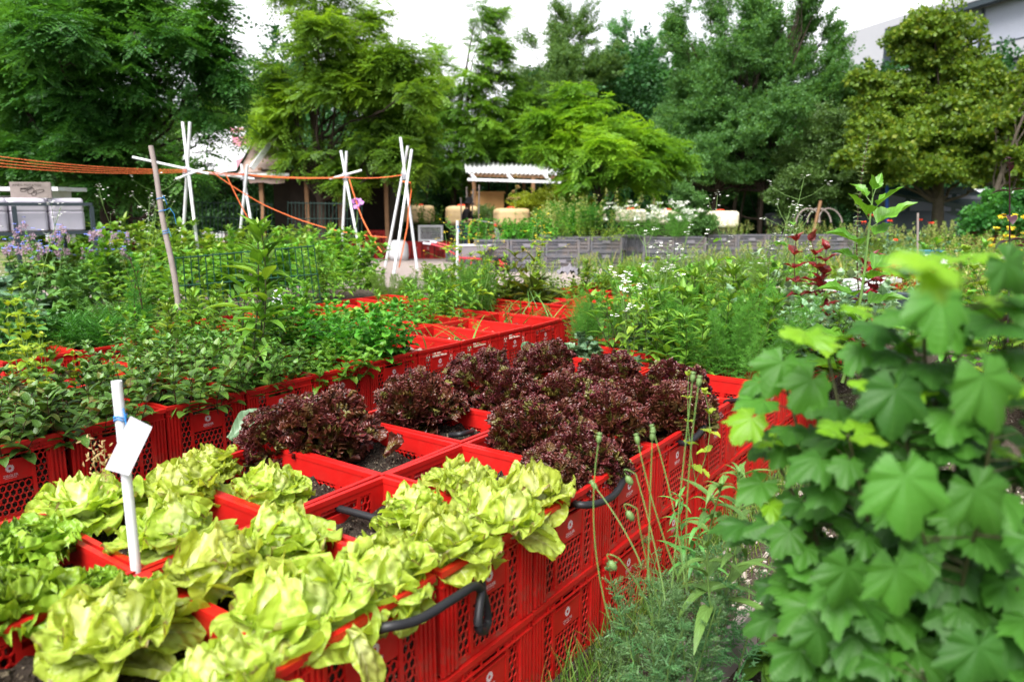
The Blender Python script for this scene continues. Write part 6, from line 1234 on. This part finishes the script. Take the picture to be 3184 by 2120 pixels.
gg=MB(); gg.box((2.2,2.6,.0),(34,2.7,zsl)); gg.build('ground_floor_glazing',M['glass'],e); dk=MB(); dk.box((-.02,2.4,0),(2.2,2.5,zsl)); dk.box((4,2.5,0),(34,2.58,1.05)); dk.build('shaded_wall',M['darkin'],e)
for vx in (2118,2305): x=fx((vx,474))[0]; c=MB(); c.box((x-.17,.1,0),(x+.17,.45,zsl)); c.build('column',M['concrete'],e)
for x in (5.5,8.2,10.6): c=MB(); c.box((x-.04,2.48,1.06),(x+.04,2.598,zsl)); c.build('mullion',M['steel'],e)
tag(e,'pale concrete modern building with large blinds behind the plane trees','building')
x,z=fx((2218,450)); e2=empty('hanging_sign',tuple(np.array([cpt[0],cpt[1],0])+fd*x-bn*-.25+np.array([0,0,z])),rzb); mb=MB(); mb.box((-.55,-.04,-.06),(.55,.04,.20)); mb.build('panel',M['white'],e2); mb=MB(); mb.box((-.55,-.045,-.13),(.55,.045,-.062)); mb.build('red_stripe',M['orangecrate'],e2); mb=MB(); mb.tube([(0,0,.2),(0,0,zsl-z)],.03,None,6); mb.build('hanger',M['steel'],e2); tag(e2,'white sign with a red lower edge hanging before the dark ground floor','sign')
mb=MB(); p=wd((2041,560),24); q_=wd((2041,416),24); q2=wd((2070,412),24); mb.tube([(p[0],p[1],0),tuple(q_-[0,0,.1]),tuple(q_+[.05,0,0]),tuple(q2)],.055,None,8); M['bluepaint']=plain('blue_paint',(.02,.11,.50),.45,.5,.1); tag(mb.build('blue_pipe',M['bluepaint'],smooth=True),'bright blue bent pipe post left of the plane trees','post')
# van
e=empty('parked_van',tuple(wd((2140,540),27)*[1,1,0]),-.35+pi*0); vb=MB()
sec=[(-2.6,.45,1.95),(-2.5,.38,2.05),(.9,.38,2.05),(1.45,.38,1.75),(2.0,.38,1.25),(2.75,.40,1.02),(2.9,.48,.75)]
prof=[(x,z) for x,_,z in sec]; bot=[(2.9,.38),(-2.6,.38)]; out=prof+bot; nP=len(out)
V=[(x,-.92,z) for x,z in out]+[(x,.92,z) for x,z in out]+[(x,-.80 if z>1.3 else -.95,z) for x,z in out]
V2=[(x,(-.80 if z>1.3 else -.95),z) for x,z in out]+[(x,(.80 if z>1.3 else .95),z) for x,z in out]
vb.add(V2,[np.array([list(range(nP))]),np.array([list(range(2*nP-1,nP-1,-1))]),np.array([[i,nP+i,nP+(i+1)%nP,(i+1)%nP] for i in range(nP)])]); M['vanpaint']=plain('dark_green_paint',(.012,.028,.032),.25,.6,.1); vb.build('body',M['vanpaint'],e)
wn=MB()
for a,b in ((-2.3,-1.0),(-.85,.4)): wn.add([(a,-.905,1.25),(b,-.905,1.25),(b,-.83,1.80),(a,-.83,1.80)],[np.array([[0,1,2,3]])])
wn.add([(.55,-.905,1.25),(1.75,-.905,1.25),(1.30,-.83,1.72),(.55,-.83,1.80)],[np.array([[0,1,2,3]])]); wn.build('window',M['glass'],e)
for x in (-1.7,1.95):
    for y in (-.9,.9): w=MB(); a=np.linspace(0,2*pi,21); w.tube([(x+.25*cos(q),y,.34+.25*sin(q)) for q in a],.09,None,8,0,False); wo=w.build('wheel',M['black'],e,True); hb=MB(); hb.tube([(x,y-.06,.34),(x,y+.06,.34)],.17,None,14); hb.build('rim',M['steelgrey'],wo)
hl=MB(); hl.box((2.80,-.85,.72),(2.915,-.55,.90)); hl.box((2.80,.55,.72),(2.915,.85,.90)); hl.build('headlight',M['white'],e); tag(e,'dark green van parked under the plane trees','van')
e=empty('white_van',tuple(wd((2235,540),30)*[1,1,0]),-.35); vb=MB(); vb.add([(x,y*(.85 if z>1.3 else .95),z) for y in (-1,1) for x,z in out],[np.array([list(range(nP))]),np.array([list(range(2*nP-1,nP-1,-1))]),np.array([[i,nP+i,nP+(i+1)%nP,(i+1)%nP] for i in range(nP)])]); vb.build('body',M['white'],e); wn=MB(); wn.add([(.55,-.955,1.25),(1.75,-.955,1.25),(1.30,-.88,1.72),(.55,-.88,1.80)],[np.array([[0,1,2,3]])]); wn.build('window',M['glass'],e); tag(e,'white van partly hidden behind the dark green van','van')
def parasol(V,d,w,label):
    p=wd(V,d); e=empty('parasol',(p[0],p[1],0)); c=MB(); K=8; a=np.arange(K)*2*pi/K
    R=[[(r*w*cos(q),r*w*sin(q),p[2]-h) for q in a] for r,h in ((.02,0),(.3,.12),(.65,.27),(1.,.42),(1.,.52))]; R=np.array(R).reshape(-1,3); F=[[i*K+j,i*K+(j+1)%K,(i+1)*K+(j+1)%K,(i+1)*K+j] for i in range(4) for j in range(K)]; c.add(R,[np.array(F)]); c.build('canopy',M['white'],e); q=MB(); q.tube([(0,0,0),(0,0,p[2])],.03,None,8); q.build('pole',M['wood'],e); tag(e,label,'parasol','white parasols by the building')
parasol((2137,478),30,.95,'smaller white parasol left of the plane trunk'); parasol((2252,478),28,1.25,'larger white parasol right of the plane trunk')
# ================================================================ trees
def tree(label,trunkV,d,lobes,tpl,leafm,nfr,fl,bark='bark',tr=.13,style='spray',up=.15,droop=.25,cat='tree',name='deciduous_tree',per=9,trunks=1,low=None,sub=5):
    base=wd((trunkV,474),d)*[1,1,0]; e=empty(name,tuple(base)); tk=MB(); cr=MB()
    if sub:
        big=[]
        for L in lobes:
            x,y,rx,ry=L[:4]; sp=style=='spray'; m_=.60 if sp else .66; big.append((x,y,rx*m_,ry*m_))
            for q in range(sub):
                a=rng.uniform(0,2*pi); rr=rng.uniform(.45,.85); k_=rng.uniform(.32,.58)
                if sp or 'poplar' not in leafm: big.append((x+rx*rr*cos(a),y+ry*rr*sin(a),rx*k_,ry*k_*rng.uniform(.45,.8),rng.normal()*rx*d/PXM*.5))
                else: big.append((x+rx*rr*cos(a),y+ry*(rr*.8*sin(a)-.12),rx*k_*.62,ry*k_*rng.uniform(1.0,1.5),rng.normal()*rx*d/PXM*.5))
        lobes=big
    cen=[];rad=[]
    for L in lobes:
        x,y,rx,ry=L[:4]; dd=d+(L[4] if len(L)>4 else rng.uniform(-.12,.12)*rx*d/PXM*2); cen.append(wd((x,y),dd)); rad.append((rx*dd/PXM,.85*min(max(rx,ry*.7),rx*1.3)*dd/PXM,ry*dd/PXM))
    cen=np.array(cen);rad=np.array(rad); rad=np.maximum(rad-.55*fl,rad*.5); top=cen[np.argmax(cen[:,2])]
    for q in range(trunks):
        if q: tk.build('trunk',M[bark],e,True); tk=MB()
        off=np.array([0 if trunks==1 else (q-(trunks-1)/2)*.9+rng.normal(0,.2),0 if trunks==1 else rng.normal(0,.5),0]); n=9; ax=top*[1,1,.92]; ts=np.linspace(0,1,n)
        C=np.array([(base+off)*(1-t)+ (ax+off*.4)*t+np.array([.12*sin(t*5+q),.1*sin(t*4),0])*tr*4*t for t in ts]); C[:,0]=base[0]+off[0]*(1-.6*ts)+(ax[0]-base[0])*ts**2; tk.tube(C-base,tr*(1 if trunks==1 else .7),tr*.12,9)
        for ci in range(len(cen)):
            
            if ci>14 and ci%3: continue
            t=rng.uniform(.25,.6); i=int(t*(n-1)); a=C[i]; b=cen[ci]; 
            if a[2]>b[2]: a=C[max(1,i-2)]
            mid=(a+b)/2+np.array([0,0,-.08*np.linalg.norm(b-a)]); P=np.array([(1-s)**2*a+2*s*(1-s)*mid+s*s*b for s in np.linspace(0,1,8)])
            P[1:-1]+=rng.normal(0,.02*np.linalg.norm(b-a),(6,3)); tk.tube(P-base,tr*.26,tr*.08,6,0,False)
            for w in range(4):
                s=rng.uniform(.45,1); p=(1-s)**2*a+2*s*(1-s)*mid+s*s*b; v=unit(rng.standard_normal(3)+[0,0,.3])*rad[ci]*rng.uniform(.5,.95); tk.tube([p-base,p+v*.5+[0,0,.05]-base,p+v-base],tr*.10,tr*.025,4,0,False)
    wt=rad[:,0]*rad[:,2]*1.0; wt=wt/wt.sum(); ns=max(1,nfr//per)
    li=rng.choice(len(cen),ns,p=wt); v=unit(rng.standard_normal((ns,3))); rr=rng.random(ns)**(1/2.4)*rng.uniform(.72,.98,ns); p=cen[li]+v*rr[:,None]*rad[li]
    if low is not None: keep=p[:,2]>low; p=p[keep]; v=v[keep]; li=li[keep]; ns=len(p)
    outd=unit((p-(base+[0,0,1])*[1,1,0]-np.array([0,0,1])*p[:,2:3])*[1,1,0]+v*.6*rad[li]); 
    ax=unit(outd+np.array([0,0,up])+rng.normal(0,.35,(ns,3))); sl=fl*rng.uniform(1.3,2.3,ns)
    side=unit(np.cross(ax,[0,0,1.])); K=per; k=np.arange(K)
    s=(k[None]+.3)/K; P=p[:,None]+ax[:,None]*(s*sl[:,None])[...,None]-np.array([0,0,1])*(droop*(s**2)*sl[:,None])[...,None]
    sg=np.where(k%2==0,1,-1)[None,:,None]; D=unit(ax[:,None]*.65+side[:,None]*sg*.9+rng.normal(0,.22,(ns,K,3))+np.array([0,0,-.10 if style=='spray' else .15]))
    U=np.array([0,0,1.])+rng.normal(0,.35 if style=='spray' else .7,(ns,K,3)); S=fl*rng.uniform(.7,1.2,(ns,K))
    put_leaves(cr,tpl,D.reshape(-1,3),U.reshape(-1,3),S.ravel(),P.reshape(-1,3)-base)
    # visible twig ends under the sprays
    for q in range(0,ns,6): cr.tube([p[q]-base,p[q]+ax[q]*sl[q]*.5-base],.010,.004,3,1,False)
    tk.build('trunk',M[bark],e,True); cr.build('crown',[M[leafm],M[bark]],e); return tag(e,label,cat,'trees around the garden')
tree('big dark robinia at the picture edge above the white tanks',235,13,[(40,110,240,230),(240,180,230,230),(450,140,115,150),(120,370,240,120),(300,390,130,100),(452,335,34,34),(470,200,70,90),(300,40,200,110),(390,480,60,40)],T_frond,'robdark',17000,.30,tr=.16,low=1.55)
tree('bright robinia with a dark forked trunk behind the pole frames',740,20,[(760,130,150,150),(670,240,90,110),(850,260,135,150),(915,190,80,110),(760,370,95,70),(890,390,105,60),(735,10,90,80),(940,330,60,60),(640,300,40,50),(820,40,60,60)],T_frond,'rob',12500,.34,tr=.15,low=1.9)
tree('robinia left of the sky gap beside the hut roof',520,25,[(530,250,60,70),(480,300,80,60),(585,240,30,50)],T_frond,'robdark',5000,.34,tr=.12,low=2)
tree('tall robinia with a leaning top above the pergola end',1040,28.5,[(1100,150,65,120),(1080,260,130,120),(1160,330,110,100),(1010,330,80,110),(1000,410,70,45),(1015,170,35,90),(1112,40,45,60),(1180,230,60,60)],T_frond,'rob',11000,.36,tr=.14,low=2.2)
tree('bright young robinia in the middle, in front of dark poplars',1385,21.5,[(1345,270,100,70),(1450,330,105,75),(1330,360,80,65),(1500,370,65,45),(1420,400,110,50),(1365,440,55,40),(1350,230,50,50),(1290,300,45,60)],T_frond,'robbright',7500,.34,tr=.085,low=2.0)
tree('slender poplar with two upright spires in the middle',1310,31,[(1300,110,35,70),(1350,180,70,80),(1250,210,70,60),(1310,280,120,110),(1345,85,16,50),(1305,55,12,40),(1230,110,22,30),(1240,290,70,90)],T_twig,'poplar',11000,.36,tr=.13,style='p',up=.9,droop=0)
tree('poplar with a bent top right of the two spires',1455,34,[(1445,180,60,80),(1500,200,65,80),(1470,290,120,110),(1516,95,14,40),(1440,110,20,50),(1400,250,60,80),(1560,260,50,80)],T_twig,'poplar',9500,.36,tr=.13,style='p',up=.9,droop=0)
tree('largest poplar with a broad ragged crown left of the concrete building',1690,27,[(1640,190,85,120),(1760,180,95,140),(1700,300,170,120),(1860,250,80,120),(1600,330,100,110),(1820,370,120,95),(1680,410,160,60),(1582,80,24,75),(1665,40,38,70),(1745,60,40,80),(1842,60,30,100),(1900,130,28,70),(1925,230,40,60),(1600,190,40,80),(1560,400,60,60)],T_twig,'poplar',26000,.36,tr=.13,style='p',up=.8,droop=0,trunks=3)
tree('olive-green bushy tree at the foot of the largest poplar',1885,25.5,[(1890,400,70,95),(1840,450,60,60),(1930,450,50,50),(1900,310,40,50)],T_twig,'olive',5000,.36,tr=.08,style='p',up=.4,droop=.1)
tree('yellow-green plane tree in front of the concrete building',2163,23,[(2150,125,80,75),(2070,235,95,95),(2225,215,100,100),(2150,320,190,100),(2040,360,95,70),(2270,345,110,85),(2110,395,110,32),(2185,75,55,38),(2015,290,45,60)],T_broad,'plane',15000,.30,bark='barkpale',tr=.20,style='p',up=.3,droop=.1,low=2.2,per=8)
tree('plane tree cut by the right picture edge',2262,21,[(2360,190,75,75),(2390,300,110,140),(2340,390,90,40),(2330,270,60,80)],T_broad,'plane',8000,.30,bark='barkpale',tr=.11,style='p',up=.3,droop=.1,low=2.2,per=8)
tree('yellow-leaved shrub under the pergola end',1270,23.5,[(1275,465,48,30),(1240,478,35,22),(1310,470,25,22)],T_twig,'yellowbush',1800,.26,tr=.04,style='p',up=.5,name='shrub',cat='shrub',low=.6)
tree('conical light green shrub between the pale tanks',1595,19.5,[(1595,520,38,38),(1592,480,24,36),(1590,450,10,24)],T_twig,'olive',1800,.22,tr=.03,style='p',up=.8,name='shrub',cat='shrub')
tree('dark glossy hedge shrub at the right picture edge',2330,15,[(2310,500,55,35),(2370,480,80,60),(2270,515,40,24)],T_broad,'robdark',2600,.22,tr=.04,style='p',up=.2,name='shrub',cat='shrub',low=.05)
tree('rounded green bush left of the beige tanks, beside the person',1125,24.2,[(1125,515,28,32),(1100,530,20,25)],T_twig,'olive',900,.22,tr=.03,style='p',up=.8,name='shrub',cat='shrub')
tree('soft green bush rising behind the pinkish grey crates',1300,20.8,[(1300,510,50,34),(1335,525,30,25)],T_fea,'feather',1500,.30,tr=.03,style='p',up=.9,name='shrub',cat='shrub')
# thin trunks standing in the shade below the crowns
for k,(x0,x1,d) in enumerate([(250,262,15),(285,300,15.5),(370,365,17),(970,985,27),(1130,1120,30),(1160,1165,30),(1500,1503,27),(1590,1597,29),(1650,1668,28),(1700,1722,28.5),(1750,1745,30),(1555,1560,31)]):
    a=wd((x0,474),d)*[1,1,0]; b=wd((x1+ (x1-x0)*.5,330),d); e=empty('slender_tree',tuple(a)); mb=MB(); mb.tube([(b-a)*t+np.array([.05*sin(t*6+k),0,0]) for t in np.linspace(0,1,8)],.055,.03,7); mb.build('trunk',M['bark' if k<5 else 'barkpale'],e,True)
    lf=MB(); P=(b-a)+rng.normal(0,.45,(60,3)); D=unit(rng.standard_normal((60,3))); put_leaves(lf,T_twig,D,[0,0,1],.35,P); lf.build('crown',M['robdark' if k<5 else 'poplar'],e)
    tag(e,['first slim trunk in deep shade behind the wooden stake','second slim trunk in deep shade behind the wooden stake','slim trunk in deep shade left of the first pole frame','slim trunk left of the pergola','slim trunk seen under the pergola roof','second slim trunk under the pergola roof','slim trunk behind the white-flowering mound','slim trunk behind the conical shrub','pale slim trunk above the whitest tank','pale leaning trunk right of the whitest tank','slim trunk between whitest and black tank','thin trunk left of the conical shrub'][k],'tree','slim trunks under the trees')
# far wood that closes the view
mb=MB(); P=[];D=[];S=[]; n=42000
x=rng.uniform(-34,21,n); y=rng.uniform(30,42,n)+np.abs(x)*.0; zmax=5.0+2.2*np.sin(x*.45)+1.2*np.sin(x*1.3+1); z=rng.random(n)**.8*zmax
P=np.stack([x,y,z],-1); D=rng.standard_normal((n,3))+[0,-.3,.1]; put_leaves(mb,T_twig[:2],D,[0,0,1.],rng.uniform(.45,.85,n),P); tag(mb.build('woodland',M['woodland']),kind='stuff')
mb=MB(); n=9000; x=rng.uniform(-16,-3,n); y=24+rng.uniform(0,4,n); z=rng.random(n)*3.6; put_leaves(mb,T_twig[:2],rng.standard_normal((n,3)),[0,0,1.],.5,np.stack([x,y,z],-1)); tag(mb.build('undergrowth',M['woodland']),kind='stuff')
# ================================================================ light, sky, camera
w=bpy.data.worlds.new('World'); SC.world=w; w.use_nodes=True; nt=w.node_tree; nt.nodes.clear()
SUN_EL,SUN_AZ=radians(56),radians(-155)     # azimuth from +Y, clockwise
sky=nt.nodes.new('ShaderNodeTexSky'); sky.sky_type='NISHITA'; sky.sun_disc=False; sky.sun_elevation=SUN_EL; sky.sun_rotation=SUN_AZ; sky.air_density=1.; sky.dust_density=3.; sky.ozone_density=1.
bw=nt.nodes.new('ShaderNodeRGBToBW'); nt.links.new(sky.outputs[0],bw.inputs[0])
tc=nt.nodes.new('ShaderNodeTexCoord'); mp=nt.nodes.new('ShaderNodeMapping'); mp.inputs['Scale'].default_value=(1,1,2.6); nt.links.new(tc.outputs['Generated'],mp.inputs[0]); nz=N(nt,'ShaderNodeTexNoise',Scale=1.7,Detail=6.,Roughness=.6); nt.links.new(mp.outputs[0],nz.inputs['Vector'])
cl=ramp(nt,nz.outputs['Fac'],[(.38,(.34,.37,.44)),(.50,(.58,.60,.64)),(.63,(1.12,1.10,1.08))])
grey=mixc(nt,.90,sky.outputs[0],bw.outputs[0]); col=mixc(nt,1.,grey,cl,'MULTIPLY')
bg=N(nt,'ShaderNodeBackground',Strength=.15); nt.links.new(col,bg.inputs[0]); out=nt.nodes.new('ShaderNodeOutputWorld'); nt.links.new(bg.outputs[0],out.inputs[0])
sl=bpy.data.lights.new('sun','SUN'); sl.energy=2.2; sl.angle=radians(40); sl.color=(1,.96,.90); so=bpy.data.objects.new('sun',sl); COL.objects.link(so)
so.rotation_euler=(pi/2-SUN_EL,0,-SUN_AZ+pi)   # light travels away from the sun's place
import mathutils
sd=mathutils.Vector((sin(SUN_AZ)*cos(SUN_EL),cos(SUN_AZ)*cos(SUN_EL),sin(SUN_EL))); so.rotation_euler=sd.to_track_quat('Z','Y').to_euler()
cam=bpy.data.cameras.new('camera'); co=bpy.data.objects.new('camera',cam); COL.objects.link(co); co.location=(0,0,CAMZ); co.rotation_euler=(pi/2-PITCH,0,0)
cam.sensor_width=36; cam.lens=36*FPX/3184; cam.clip_start=.05; cam.clip_end=1000; cam.dof.use_dof=True; cam.dof.focus_distance=3.2; cam.dof.aperture_fstop=2.7; cam.dof.aperture_blades=9
SC.camera=co
SC.view_settings.view_transform='Standard'; SC.view_settings.look='None'; SC.view_settings.exposure=1.85; SC.view_settings.gamma=1
SC.render.engine='CYCLES'; cy=SC.cycles; cy.max_bounces=7; cy.diffuse_bounces=4; cy.glossy_bounces=2; cy.transmission_bounces=4; cy.transparent_max_bounces=6; cy.use_denoising=True; cy.caustics_reflective=False; cy.caustics_refractive=False; cy.use_adaptive_sampling=True; cy.adaptive_threshold=.02
for o in list(bpy.data.objects):     # unused prototypes
    if 'proto' in o:
        for ch in list(o.children): bpy.data.objects.remove(ch)
        bpy.data.objects.remove(o)
